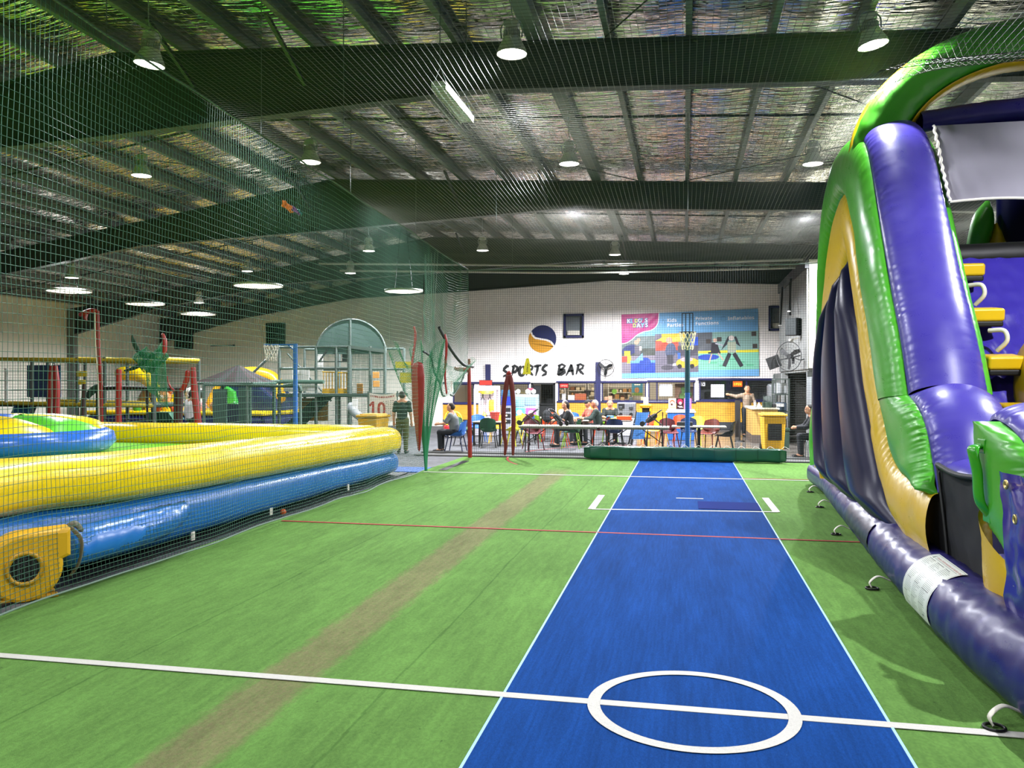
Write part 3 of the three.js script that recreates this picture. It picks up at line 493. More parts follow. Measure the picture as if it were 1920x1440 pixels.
  // arch over the top
  { const A = [], N = 26; for (let i = 0; i <= N; i++) { const a = Math.PI * i / N; A.push([3.84 - 1.68 * Math.cos(a), 4.35 + 1.27 * Math.max(0, Math.sin(a)), -10.32]); }
    const rad = A.map(() => 0.26); S('arch', softTube(A, rad, { nS: 240, nT: 32, wrinkle: 0.012, freq: 7, ends: false, up: [0, 0, 1] }), MAT.green, 'green arch tube');
    const off = (dx, z) => A.map(([x, y]) => { const a = Math.atan2(y - 4.3, x - 3.84); return [x + Math.cos(a) * dx, y + Math.sin(a) * dx, z]; });
    S('arch_inner_band', pillow(off(-0.245, -10.16), off(-0.245, -10.5), -0.05, { nS: 90, nT: 8, wrinkle: 0.01 }), MAT.yellow, 'yellow underside of the arch');
    S('arch_outer_band', softTube(off(0.235, -10.4), [0.05, 0.05], { nS: 80, nT: 8, ends: false }), MAT.yellow, 'yellow outer edge of the arch'); }
  // grey mesh curtain across the front of the tower with stitched hems and the purple band above
  const cur = (u, v) => V(lerp(XR + 0.02, 4.95, u), lerp(3.66, 4.62, v) + 0.02 * Math.sin(u * 9) * (1 - v), lerp(-9.36, -9.93, v) + 0.03 * noise.noise(u * 26, v * 2, 1) * Math.exp(-u * 14) + 0.02 * noise.noise(u * 4, v * 3, 2));
  { const rows = []; for (let i = 0; i <= 60; i++) { const r = []; for (let j = 0; j <= 16; j++) r.push(cur(Math.pow(i / 60, 1.6), j / 16)); rows.push(r); } S('mesh_curtain', surface(rows), MAT.greyMesh, 'grey mesh curtain'); }
  S('curtain_hem', [tube(steps(30).map(v => { const p = cur(0.0, v); return [p.x + 0.008 * Math.sin(v * 60), p.y, p.z + 0.015]; }), 0.016, 60, 6), tube(steps(30).map(u => { const p = cur(u, 0); return [p.x, p.y, p.z + 0.012]; }), 0.014, 80, 6)], MAT.offWhite, 'white stitched hem');
  S('cross_tube', softTube([[2.62, 4.76, -10.25], [3.4, 4.84, -10.3], [4.2, 4.84, -10.3], [5.0, 4.76, -10.25]], [0.12, 0.13, 0.13, 0.12], { nS: 40, nT: 16, ends: false }), MAT.deepPurple);
  // climbing ramp with yellow steps and grab loops
  { const rows = []; for (let i = 0; i <= 70; i++) { const r = []; for (let j = 0; j <= 60; j++) { const u = i / 70, v = j / 60; const w = 0.035 * Math.abs(noise.noise(u * 9 + v * 3, v * 12, 3)) + 0.02 * noise.noise(u * 24, v * 30, 6); r.push(V(lerp(XR, 4.95, u), lerp(0.3, 3.12, v) + w * 0.6, lerp(-7.75, -9.75, v) + w)); } rows.push(r); } S('climbing_ramp', surface(rows), vinyl(0x3a2f9a, 0.3), 'wrinkled purple climbing ramp'); }
  S('ramp_top_roll', softTube([[XR, 3.16, -9.95], [3.6, 3.18, -9.95], [4.95, 3.16, -9.95]], [0.14, 0.14, 0.14], { nS: 30, nT: 16, ends: false }), MAT.black, 'black platform edge');
  for (const [x, y, z] of [[2.8, 2.93, -9.5], [2.86, 2.44, -9.14], [2.93, 1.96, -8.8], [2.98, 1.5, -8.46]]) {
    S('foot_step', rbox(0.34, 0.13, 0.3, 0.03, x + 0.02, y + 0.03, z + 0.1, 0.12, 0.05, 0), MAT.yellow); S('foot_step_base', rbox(0.32, 0.06, 0.28, 0.02, x + 0.02, y - 0.06, z + 0.09, 0.1, 0.05, 0), MAT.black); }
  for (const [x, y, z] of [[2.86, 2.68, -9.26], [2.95, 2.2, -8.92]]) S('grab_loop', tube([[x - 0.05, y + 0.1, z + 0.03], [x + 0.06, y + 0.09, z + 0.12], [x + 0.08, y, z + 0.13], [x + 0.02, y - 0.1, z + 0.05]], 0.022, 24, 8), MAT.offWhite, 'white grab loop');
  // fin on the platform behind
  { const f0 = [[3.2, -11.2], [3.5, -11.18], [3.85, -11.05], [4.1, -10.85]], f1 = [[3.2, -10.75], [3.5, -10.75], [3.85, -10.78], [4.1, -10.82]];
    S('platform_fin', pillow([[3.5, 3.2, -11.6], [3.53, 3.6, -11.6], [3.62, 3.95, -11.6], [3.74, 4.1, -11.6]], [[3.74, 3.2, -11.6], [3.76, 3.45, -11.6], [3.84, 3.8, -11.6], [3.8, 4.08, -11.6]], -0.16, { nS: 30, nT: 10 }), MAT.green);
    S('platform_fin', pillow([[3.74, 3.2, -11.6], [3.76, 3.45, -11.6], [3.84, 3.8, -11.6]], [[4.06, 3.2, -11.6], [4.0, 3.5, -11.6], [3.88, 3.82, -11.6]], -0.12, { nS: 20, nT: 10 }), MAT.yellow);
    S('platform_wall', pillow([[3.92, 3.1, -11.75], [3.92, 3.7, -11.75], [3.92, 4.4, -11.75]], [[4.95, 3.1, -11.75], [4.95, 3.7, -11.75], [4.95, 4.4, -11.75]], -0.2, { nS: 20, nT: 14 }), MAT.navy);
    S('platform', box(2.3, 0.2, 2.2, 3.8, 3.05, -11.1), MAT.black); }
  // base tube all round
  const base = [[1.98, 0.225, -4.2], [1.9, 0.225, -5.6], [1.93, 0.225, -7.3], [2.05, 0.22, -9.6], [2.2, 0.215, -12.0], [2.34, 0.21, -14.2], [2.42, 0.20, -15.35]];
  S('base_tube', softTube(base, [0.27, 0.26, 0.245, 0.24, 0.24, 0.23, 0.21], { nS: 260, nT: 30, wrinkle: 0.016, freq: 7 }), MAT.deepPurple, 'dark purple base tube along the floor');
  S('base_tube', softTube([[2.3, 0.2, -15.55], [3.6, 0.2, -15.65], [5.4, 0.2, -15.6]], [0.22, 0.22, 0.22], { nS: 40, nT: 18 }), MAT.deepPurple);
  S('ground_sheet', box(3.2, 0.012, 11.2, 3.95, 0.012, -9.8), MAT.black);
  S('bed', rbox(3.2, 0.36, 10.6, 0.14, 3.7, 0.2, -10.2, 0, 0, 0, 3), MAT.deepPurple);
  // rear low section behind the tower
  { const go = [[0.35, -15.45], [0.8, -15.62], [1.2, -15.55], [1.55, -15.2], [1.82, -14.6], [1.95, -13.8], [1.98, -12.9]], gi = [[0.35, -15.1], [0.7, -15.2], [1.0, -15.05], [1.2, -14.7], [1.38, -14.2], [1.45, -13.6], [1.46, -12.9]], yi = [[0.35, -14.6], [0.55, -14.65], [0.75, -14.55], [0.88, -14.3], [0.95, -13.9], [0.98, -13.5], [0.98, -12.9]];
    S('rear_border', pillow(at(2.32, gi), at(2.32, go), 0.18, { nS: 44, nT: 12, seed: 31, wrinkle: 0.014 }), MAT.green);
    S('rear_border', pillow(at(2.32, yi), at(2.32, gi), 0.16, { nS: 44, nT: 12, seed: 33, wrinkle: 0.014 }), MAT.yellow);
    S('rear_panel', pillow(at(2.34, [[0.35, -14.5], [0.6, -14.4], [0.9, -14.0], [0.98, -12.9]]), at(2.34, [[0.35, -12.9], [0.4, -12.9], [0.5, -12.9], [0.6, -12.9]]), -0.1, { nS: 20, nT: 10 }), MAT.yellow);
    S('rear_top', pillow(at(2.32, go), at(2.95, go), 0.18, { nS: 44, nT: 12, seed: 35 }), MAT.purple);
    S('rear_finial', pillow([[2.34, 1.75, -14.9], [2.36, 2.0, -14.3], [2.4, 2.2, -13.6]], [[2.5, 1.75, -14.8], [2.5, 1.95, -14.25], [2.5, 2.14, -13.6]], 0.1, { nS: 20, nT: 10 }), MAT.yellow); }
  // black mesh window between tower foot and entrance pillar
  { const rows = []; for (let i = 0; i <= 24; i++) { const r = []; for (let j = 0; j <= 12; j++) { const u = i / 24, v = j / 12; r.push(V(2.02 + 0.02 * noise.noise(u * 6, v * 4, 3), lerp(0.34, 1.14 - 0.03 * Math.sin(u * Math.PI), v), lerp(-7.75, -6.18, u))); } rows.push(r); } S('mesh_window', surface(rows), MAT.darkMesh, 'black mesh window');
    S('window_hem', [tube([[2.0, 1.13, -7.28], [1.99, 1.105, -6.8], [2.0, 1.14, -6.2]], 0.022, 30, 6), tube([[2.0, 1.13, -7.28], [2.0, 0.7, -7.1], [2.0, 0.34, -6.98]], 0.014, 30, 6)], MAT.black);
    S('low_wall', pillow(at(2.06, [[1.1, -7.3], [1.1, -6.8], [1.1, -6.3]]), at(2.66, [[1.1, -7.3], [1.1, -6.8], [1.1, -6.3]]), 0.1, { nS: 14, nT: 10 }), MAT.purple); }
  // entrance pillar nearest the camera: green cap with handle, yellow foot, purple back
  { const XP = 2.03, po = [[0.3, -5.36], [0.55, -5.4], [0.85, -5.42], [1.1, -5.38], [1.34, -5.44], [1.48, -5.62], [1.56, -5.94]], pi = [[0.9, -6.24], [0.98, -6.29], [1.08, -6.31], [1.2, -6.32], [1.34, -6.32], [1.46, -6.28], [1.545, -6.16]];
    S('pillar_cap', pillow(at(XP, [[0.6, -5.42], [0.76, -5.76], [0.84, -6.05], [0.98, -6.27], [1.2, -6.34], [1.4, -6.32], [1.53, -6.2]]), at(XP, [[0.6, -5.40], [0.85, -5.36], [1.05, -5.36], [1.2, -5.40], [1.32, -5.46], [1.44, -5.64], [1.54, -6.0]]), -0.13, { nS: 100, nT: 22, seed: 41, wrinkle: 0.016, freq: 20 }), MAT.green, 'green pillar cap');
    S('pillar_foot', pillow(at(XP, [[0.28, -5.95], [0.5, -6.1], [0.8, -6.16], [0.95, -6.25]]), at(XP, [[0.26, -5.38], [0.4, -5.42], [0.55, -5.42], [0.66, -5.5]]), -0.14, { nS: 70, nT: 18, seed: 43, wrinkle: 0.02, freq: 20 }), MAT.yellow, 'yellow pillar foot');
    S('pillar_top', pillow(at(XP, [[0.6, -5.36], [1.05, -5.36], [1.32, -5.46], [1.54, -6.0], [1.53, -6.2], [1.3, -6.34], [0.6, -6.3]]), at(2.72, [[0.6, -5.36], [1.05, -5.36], [1.32, -5.46], [1.54, -6.0], [1.53, -6.2], [1.3, -6.34], [0.6, -6.3]]), -0.13, { nS: 160, nT: 20, seed: 45, wrinkle: 0.022, freq: 18 }), MAT.purple, 'purple pillar top');
    S('handle', [softTube([[1.9, 1.38, -5.98], [1.85, 1.36, -5.94], [1.86, 1.2, -5.9], [1.87, 1.02, -5.88], [1.92, 0.94, -5.87]], [0.05, 0.055, 0.05, 0.05, 0.05], { nS: 30, nT: 10, sx: 0.35, up: [0.3, 0, 1], ends: false }), rbox(0.03, 0.1, 0.14, 0.012, 1.91, 1.38, -5.95), rbox(0.03, 0.12, 0.14, 0.012, 1.92, 0.95, -5.88)], vinyl(0x2f9a18, 0.3), 'green webbing handle');
    // purple eyelet flap
    const rows = []; for (let i = 0; i <= 14; i++) { const r = []; for (let j = 0; j <= 20; j++) { const u = i / 14, v = j / 20; r.push(V(1.87 + 0.03 * noise.noise(u * 3, v * 6, 4) - 0.05 * Math.sin(v * Math.PI), lerp(1.26, 0.32, v), lerp(-5.55, -5.0, u) + 0.1 * v * (1 - u) + 0.18 * Math.sin(v * 3.0))); } rows.push(r); }
    S('eyelet_flap', surface(rows), vinyl(0x2a1f86, 0.25), 'purple flap with brass eyelets');
    for (const [y, z] of [[1.2, -5.34], [1.02, -5.2], [0.62, -5.2]]) { const g = new THREE.TorusGeometry(0.022, 0.008, 8, 16); g.rotateY(Math.PI / 2); S('eyelet', g.translate(1.835, y, z), std(0xd8c07a, 0.3, 0.8)); } }
  // yellow pillar behind it
  S('lane_pillar', (() => { const rows = []; for (let i = 0; i <= 30; i++) { const v = i / 30, y = lerp(0.4, 2.3, v), k = Math.sqrt(Math.max(0.02, 1 - Math.pow(Math.max(0, (v - 0.82) / 0.19), 2))), r = []; for (let j = 0; j < 28; j++) { const a = j / 28 * Math.PI * 2, q = c => Math.sign(c) * Math.pow(Math.abs(c), 0.5); r.push(V(3.28 + 0.3 * q(Math.cos(a)) * k + 0.12 * v, y + 0.01 * noise.noise(a * 3, v * 30, 1), -8.55 + 0.36 * q(Math.sin(a)) * k)); } rows.push(r); } return surface(rows, true); })(), MAT.yellow, 'yellow inner pillar');
  // information sheet on the base tube
  { const tex = canvasTex(512, 700, (g, w, h) => { g.fillStyle = '#e9ece6'; g.fillRect(0, 0, w, h); g.strokeStyle = '#5a6258'; g.lineWidth = 3; g.strokeRect(14, 14, w - 28, h - 28); g.fillStyle = '#a01c1c'; g.font = 'bold 27px serif'; g.fillText('Game Information & Safety Rules', 84, 62); g.fillStyle = '#20241f'; g.fillRect(84, 74, 390, 3); g.font = '12px serif'; srand(5); for (let r = 0; r < 36; r++) for (let c = 0; c < 3; c++) { g.fillStyle = r % 9 === 0 ? '#2a2a2a' : '#7c837a'; g.fillRect(36 + c * 150, 100 + r * 16, 60 + rnd() * 76, r % 9 === 0 ? 6 : 4); } g.fillStyle = '#5c685c'; g.beginPath(); g.moveTo(54, 28); g.lineTo(40, 84); g.lineTo(68, 84); g.fill(); });
    const rows = []; for (let i = 0; i <= 12; i++) { const r = []; for (let j = 0; j <= 14; j++) { const u = i / 12, v = j / 14, a = lerp(0.1, 2.05, v), z = lerp(-6.85, -6.15, u); const cx = 1.9 + (z + 5.6) / -1.7 * 0.03; r.push(V(cx - Math.sin(a) * 0.268 , 0.225 + Math.cos(a) * 0.268, z - 0.1 * v)); } rows.push(r); }
    const g = surface(rows), uv = g.attributes.uv; let q = 0; for (let i = 0; i <= 12; i++) for (let j = 0; j <= 14; j++) uv.setXY(q++, i / 12, 1 - j / 14);
    S('information_sheet', g, new THREE.MeshStandardMaterial({ map: tex, roughness: 0.35, side: THREE.DoubleSide }), 'white printed safety sheet'); }
  // zipped flap and tie-down loops
  { const rows = []; for (let i = 0; i <= 20; i++) { const r = []; for (let j = 0; j <= 8; j++) { const u = i / 20, v = j / 8, a = lerp(0.75, 1.75, v), z = lerp(-10.3, -8.7, u), cx = lerp(2.09, 2.0, u); const rad = 0.252 + 0.012 * Math.abs(noise.noise(u * 12, v * 6, 2)); r.push(V(cx - Math.sin(a) * rad, 0.222 + Math.cos(a) * rad, z)); } rows.push(r); } S('zip_flap', surface(rows), vinyl(0x17183c, 0.45), 'dark zipped flap'); }
  for (const [x, z] of [[1.69, -4.78], [1.71, -7.75], [1.86, -10.4], [2.01, -12.6], [2.12, -14.3]]) { S('tie_loop', softTube([[x + 0.05, 0.06, z - 0.05], [x - 0.06, 0.1, z - 0.01], [x - 0.13, 0.05, z + 0.02], [x - 0.12, 0.012, z + 0.05]], [0.022, 0.024, 0.024, 0.02], { nS: 20, nT: 8, sx: 0.3, up: [0, 0, 1], ends: false }), MAT.offWhite, 'white webbing loop'); const g = new THREE.TorusGeometry(0.05, 0.009, 8, 20); g.rotateX(Math.PI / 2); S('ring', g.translate(x - 0.12, 0.012, z + 0.06), MAT.blackMetal); }
}
// ---------------------------------------------------------------- inflatable arena left of the side net
{
  const t = thing('inflatable_arena', 'low yellow and blue inflatable arena wall behind the side net', 'inflatable', [-10, 0, -8]);
  const S = (n, g, m, lab) => { const o = part(n, g, m, t, lab); o.position.set(10, 0, 8); return o; };
  const q = (c, e) => Math.sign(c) * Math.pow(Math.abs(c), e);
  const topY = z => lerp(1.13, 0.93, clamp((-z - 5) / 10, 0, 1)), midY = z => lerp(0.65, 0.44, clamp((-z - 5.5) / 9.5, 0, 1));
  // one length of wall section: path of [x, z], direction given by neighbours
  const wall = (path, upper, seed) => {
    const rows = [], n = path.length;
    path.forEach(([x, z], i) => {
      const [ax, az] = path[Math.max(0, i - 1)], [bx, bz] = path[Math.min(n - 1, i + 1)], L = Math.hypot(bx - ax, bz - az), nx = -(bz - az) / L, nz = (bx - ax) / L, r = [];
      const y0 = upper ? midY(z) - 0.03 : 0.03, y1 = upper ? topY(z) : midY(z) + 0.02, hw = (upper ? 0.43 : 0.37), e = Math.min(i, n - 1 - i) === 0 ? 0.02 : Math.min(1, 0.9 + 0.05 * Math.min(i, n - 1 - i));
      for (let j = 0; j < 26; j++) { const a = j / 26 * Math.PI * 2, w = q(Math.cos(a), 0.72) * hw * e, y = (y0 + y1) / 2 + q(Math.sin(a), 0.72) * (y1 - y0) / 2 * (0.9 + 0.1 * e) + 0.008 * noise.noise(i * 0.3, a, seed); r.push(V(x + nx * w, y, z + nz * w)); }
      rows.push(r);
    });
    return surface(rows, true);
  };
  const line = (a, b, n) => steps(n).map(u => [lerp(a[0], b[0], u), lerp(a[1], b[1], u)]);
  const front = line([-5.75, 3.2], [-5.75, -15.45], 90).map(([x, z]) => [x - 0.3 * sstep(-7.6, -6.4, z), z]), back = line([-6.1, -15.8], [-14.8, -15.8], 50), left = line([-14.9, -15.4], [-14.9, 3], 60);
  S('front_wall_top', wall(front, true, 1), MAT.arenaYellow, 'bright yellow upper tube'); S('front_wall_base', wall(front, false, 2), MAT.arenaBlue, 'blue lower tube');
  S('back_wall_top', wall(back, true, 3), MAT.arenaYellow); S('back_wall_base', wall(back, false, 4), MAT.arenaBlue);
  S('side_wall_top', wall(left, true, 5), MAT.arenaYellow); S('side_wall_base', wall(left, false, 6), MAT.arenaBlue);
  S('bouncing_floor', rbox(8.6, 0.5, 18, 0.15, -10.3, 0.3, -6.3, 0, 0, 0, 3), MAT.arenaGreen, 'green bouncing floor');
  { const rows = []; for (let i = 0; i <= 16; i++) { const r = []; for (let j = 0; j <= 5; j++) { const u = i / 16, v = j / 5; r.push(V(-5.37 + 0.02 * v + 0.012 * noise.noise(u * 9, v * 5, 1), lerp(0.50, 0.44, v) + 0.02 * noise.noise(u * 6, v * 3, 5), lerp(-7.45, -8.2, u))); } rows.push(r); } S('torn_patch', surface(rows), std(0x1a2a2c, 0.8), 'dark torn patch'); }
  for (const z of [-8.4, -10.2, -12.8]) S('anchor_tab', rbox(0.02, 0.1, 0.07, 0.008, -5.40, 0.07, z), MAT.offWhite);
  S('ground_sheet', box(9.9, 0.012, 19, -10.3, 0.004, -6.2), MAT.black);
}
{
  const t = thing('inflatable_island', 'round blue inflatable island with yellow and green domed top', 'inflatable', [-11.5, 0.56, -12.0]);
  part('base_ring', lathe([[0, 0.0], [1.6, 0.0], [1.8, 0.06], [1.92, 0.2], [1.88, 0.36], [1.74, 0.44], [1.6, 0.46]], 60), MAT.arenaDeep, t);
  const dome = (a0, a1, m) => { const rows = []; for (let i = 0; i <= 14; i++) { const r = []; for (let j = 0; j <= 12; j++) { const u = i / 14, v = j / 12, a = lerp(a0, a1, u), rad = lerp(0.5, 1.74, v), y = 0.44 + 0.24 * Math.sqrt(Math.max(0, 1 - Math.pow(v, 3))) * Math.pow(Math.sin(Math.PI * clamp(u, 0.02, 0.98)), 0.3); r.push(V(Math.cos(a) * rad, y, Math.sin(a) * rad)); } rows.push(r); } return part('top_panel', surface(rows), m, t); };
  for (let k = 0; k < 10; k++) dome(k * 0.6283 + 0.3, (k + 1) * 0.6283 + 0.3, k % 2 ? MAT.arenaGreen : MAT.arenaYellow);
  part('hub', lathe([[0, 0.7], [0.3, 0.69], [0.5, 0.62], [0.55, 0.5]], 30), MAT.arenaDeep, t);
}
// blower feeding the arena
{
  const t = thing('air_blower', 'yellow snail-shell air blower with black intake behind the net', 'blower', [-5.4, 0.0, -5.95], 0.85);
  const pts = []; for (let i = 0; i <= 36; i++) { const a = Math.PI / 2 + i / 36 * (Math.PI * 1.5 + 0.25), r = 0.255; pts.push([Math.cos(a) * r, 0.27 + Math.sin(a) * r * 0.99]); } pts.push([0.31, 0.36], [0.31, 0.535]);
  part('housing', prism(pts, 0.3, 0.03), std(0xd9a516, 0.42), t);
  const ring = new THREE.TorusGeometry(0.125, 0.02, 10, 30); part('intake_ring', ring.translate(0.0, 0.27, 0.155), std(0xb88a14, 0.45), t);
  part('intake_grille', [new THREE.CylinderGeometry(0.122, 0.122, 0.01, 28).rotateX(Math.PI / 2).translate(0, 0.27, 0.152)], MAT.black, t);
  part('grille_bar', (() => { const g = []; for (let k = -4; k <= 4; k++) g.push(box(0.006, 2 * Math.sqrt(0.0145 - (k * 0.026) ** 2), 0.008, k * 0.026, 0.27, 0.162)); for (let r = 1; r < 3; r++) g.push(new THREE.TorusGeometry(r * 0.042, 0.003, 5, 24).translate(0, 0.27, 0.163)); return g; })(), MAT.darkGrey, t);
  part('foot', [rbox(0.5, 0.03, 0.08, 0.01, 0, 0.016, 0.1), rbox(0.5, 0.03, 0.08, 0.01, 0, 0.016, -0.1)], std(0xb88a14, 0.5), t);
  part('motor', new THREE.CylinderGeometry(0.1, 0.1, 0.16, 20).rotateX(Math.PI / 2).translate(0, 0.29, -0.22), MAT.darkGrey, t);
  const d = thing('air_duct', 'blue fabric air duct running from the blower along the arena wall', 'duct', [-5.3, 0.32, -6.25]);
  part('sleeve', softTube([[0.02, 0.0, 0.0], [0.02, 0.02, -0.3], [0.02, 0.02, -0.9], [0.0, 0.04, -1.5], [-0.06, 0.1, -1.95]], [0.15, 0.17, 0.17, 0.15, 0.08], { nS: 50, nT: 18, wrinkle: 0.016 }), MAT.arenaBlue, d);
  part('strap', [softTube([[0.04, 0.22, -0.08], [0.17, 0.1, -0.06], [0.17, -0.1, -0.02], [0.1, -0.2, 0.0]], [0.02, 0.025, 0.02, 0.015], { nS: 20, nT: 8, sx: 0.3 }), softTube([[-0.05, 0.19, -0.1], [0.06, 0.23, -0.12], [0.12, 0.16, -0.14]], [0.02, 0.03, 0.02], { nS: 12, nT: 8 })], std(0x6b6a5c, 0.7), d);
}
solo('small_ball', new THREE.SphereGeometry(0.042, 20, 14).translate(-5.3, 0.045, -10.35), std(0xc8551c, 0.5), 'small orange ball lying on the floor against the side net', 'ball');
// ---------------------------------------------------------------- net frames with red padding beyond the arena
{
  const t = thing('red_double_pad', 'pair of tall red padded uprights in front of the yellow-railed play frame', 'pad', [-15.42, 0, -18]);
  for (const s of [-1, 1]) part('pad', softTube([[s * 0.085, 0.0, 0], [s * 0.085, 1.0, 0], [s * 0.08, 1.8, 0], [s * 0.055, 2.2, 0]], [0.085, 0.085, 0.078, 0.05], { nS: 24, nT: 12, ends: false }), MAT.redPad, t);
  part('zip', box(0.018, 2.0, 0.02, 0.0, 1.05, 0.05), MAT.offWhite, t); part('hook', tube([[-0.05, 2.2, 0], [0, 2.28, 0], [0.05, 2.2, 0]], 0.01, 10, 6), MAT.black, t);
}
{
  const t = thing('tall_red_strap', 'tall red and white strap hanging from a bent arm behind the arena', 'strap', [-13.72, 0, -17.5]);
  part('strap', softTube([[0.05, 0.0, 0], [0.05, 0.9, 0], [0.02, 1.9, 0], [-0.04, 2.7, 0], [-0.06, 3.5, 0]], [0.045, 0.045, 0.045, 0.05, 0.05], { nS: 40, nT: 10, sx: 0.6, ends: false }), MAT.redPad, t);
  part('white_edge', softTube([[-0.0, 0.0, 0.02], [-0.0, 0.9, 0.02], [-0.03, 1.9, 0.02], [-0.09, 2.7, 0.02], [-0.11, 3.5, 0.02]], [0.018, 0.018], { nS: 40, nT: 8, ends: false }), MAT.offWhite, t);
  part('arm', softTube([[-0.06, 3.5, 0], [-0.25, 3.5, 0.02], [-0.42, 3.44, 0.03], [-0.55, 3.4, 0.02]], [0.05, 0.06, 0.06, 0.04], { nS: 20, nT: 10 }), MAT.redPad, t);
  part('dangling_end', softTube([[-0.36, 3.46, 0], [-0.36, 3.34, 0.04], [-0.3, 3.26, 0.06]], [0.05, 0.05, 0.01], { nS: 10, nT: 8 }), MAT.redPad, t);
  part('wire', rod([-0.06, 3.5, 0], [-0.06, roofY(-13.8) - 0.2, 0], 0.006, 5), MAT.galv, t);
}
for (const [pts, rad, lab, m] of [
  [[[-13.21, 0, -17.5], [-13.21, 1.2, -17.5], [-13.2, 2.1, -17.5]], [0.075, 0.07, 0.065], 'red padded post with frayed top left of the black net frame', MAT.redPad],
  [[[-11.62, 0, -17.5], [-11.62, 0.9, -17.5], [-11.6, 1.62, -17.5]], [0.11, 0.1, 0.09], 'dark maroon padded post under the red swag', std(0x35100e, 0.55)],
  [[[-11.08, 0, -17.5], [-11.12, 0.9, -17.5], [-11.2, 1.6, -17.5], [-11.24, 2.14, -17.5]], [0.085, 0.085, 0.075, 0.06], 'leaning red padded post right of the person in white', MAT.redPad],
  [[[-14.18, 0, -17.5], [-14.18, 1.0, -17.5], [-14.14, 1.75, -17.5]], [0.075, 0.07, 0.04], 'dark padded post at the left end of the black net frame', std(0x2a1512, 0.55)]])
  solo('padded_post', softTube(pts, rad, { nS: 30, nT: 12, ends: false }), m, lab, 'post', 'padded posts');
solo('red_swag', [softTube([[-11.88, 1.95, -17.46], [-11.84, 1.75, -17.46], [-11.74, 1.62, -17.46], [-11.62, 1.56, -17.46]], [0.015, 0.02, 0.025, 0.03], { nS: 16, nT: 8 }), softTube([[-11.6, 1.56, -17.46], [-11.48, 1.64, -17.46], [-11.38, 1.85, -17.46], [-11.34, 2.1, -17.46]], [0.03, 0.06, 0.07, 0.06], { nS: 20, nT: 10, sx: 0.6 })], MAT.redPad, 'drooping red padded sling between two posts', 'sling');
{
  const t = thing('sagging_cover_stand', 'black steel frame with a drooping cover behind the arena', 'stand', [-12.9, 0, -17.7]);
  part('top_bar', softTube([[-1.15, 1.63, 0], [-0.4, 1.66, 0.02], [0.5, 1.63, 0], [1.25, 1.62, 0]], [0.05, 0.05, 0.05, 0.05], { nS: 40, nT: 8, ends: false }), MAT.black, t);
  part('sagging_cloth', softTube([[-1.28, 1.4, 0.05], [-1.18, 1.55, 0.05], [-1.0, 1.66, 0.05], [-0.8, 1.68, 0.05]], [0.05, 0.1, 0.09, 0.03], { nS: 20, nT: 10, sx: 0.5 }), std(0x1f3a30, 0.8), t);
  for (const x of [-1.05, 0.32, 1.05]) part('leg', rod([x, 0, 0], [x, 1.63, 0], 0.028), MAT.black, t);
  part('rail', [rod([-1.05, 0.9, 0], [0.32, 0.9, 0], 0.015), rod([-0.5, 0.7, 0], [1.05, 0.62, 0], 0.015)], MAT.black, t);
}
{
  const t = thing('bunched_curtain_net', 'green net bundled up into a hanging knot behind the arena', 'net', [-12.4, 0, -17.5]);
  const fn = (u, v) => { const a = u * Math.PI * 2; const r = 0.13 + 0.18 * Math.sin(v * Math.PI) + 0.03 * Math.sin(a * 4 + v * 6); return V(Math.cos(a) * r * 1.3 + 0.1 * v, 2.1 + v * 0.45 + 0.08 * Math.cos(a * 2), Math.sin(a) * r * 0.7); };
  part('knot', netGeometry(fn, steps(40), steps(22), 36, 14, 0.006), MAT.netBright, t);
  part('ear', softTube([[-0.45, 2.92, 0], [-0.4, 2.75, 0], [-0.25, 2.5, 0], [-0.05, 2.38, 0]], [0.01, 0.06, 0.06, 0.08], { nS: 20, nT: 8, sx: 0.6 }), std(0x12301f, 0.8), t);
  part('ear', netGeometry((u, v) => V(lerp(0.05, 0.36, u) + 0.05 * v, lerp(2.35, 2.75, u) - v * 0.5 * u, 0.05 * Math.sin(v * 6)), steps(16), steps(16), 12, 12, 0.006), MAT.netBright, t);
  part('red_tie', softTube([[0.36, 2.95, 0], [0.42, 2.8, 0], [0.42, 2.55, 0], [0.38, 2.35, 0]], [0.03, 0.05, 0.05, 0.01], { nS: 16, nT: 8 }), MAT.redPad, t);
  part('hem', softTube([[-0.68, 2.06, 0], [-0.4, 2.13, 0], [-0.1, 2.28, 0], [0.1, 2.45, 0]], [0.02, 0.05, 0.06, 0.04], { nS: 16, nT: 8 }), std(0x12301f, 0.8), t);
  part('skirt', netGeometry((u, v) => V(lerp(-0.1, 0.42, u) + 0.06 * v, 2.3 - v * (0.65 + 0.5 * u), 0.06 * Math.sin(u * 12)), steps(40), steps(40), 10, 14, 0.005), MAT.netBright, t);
}
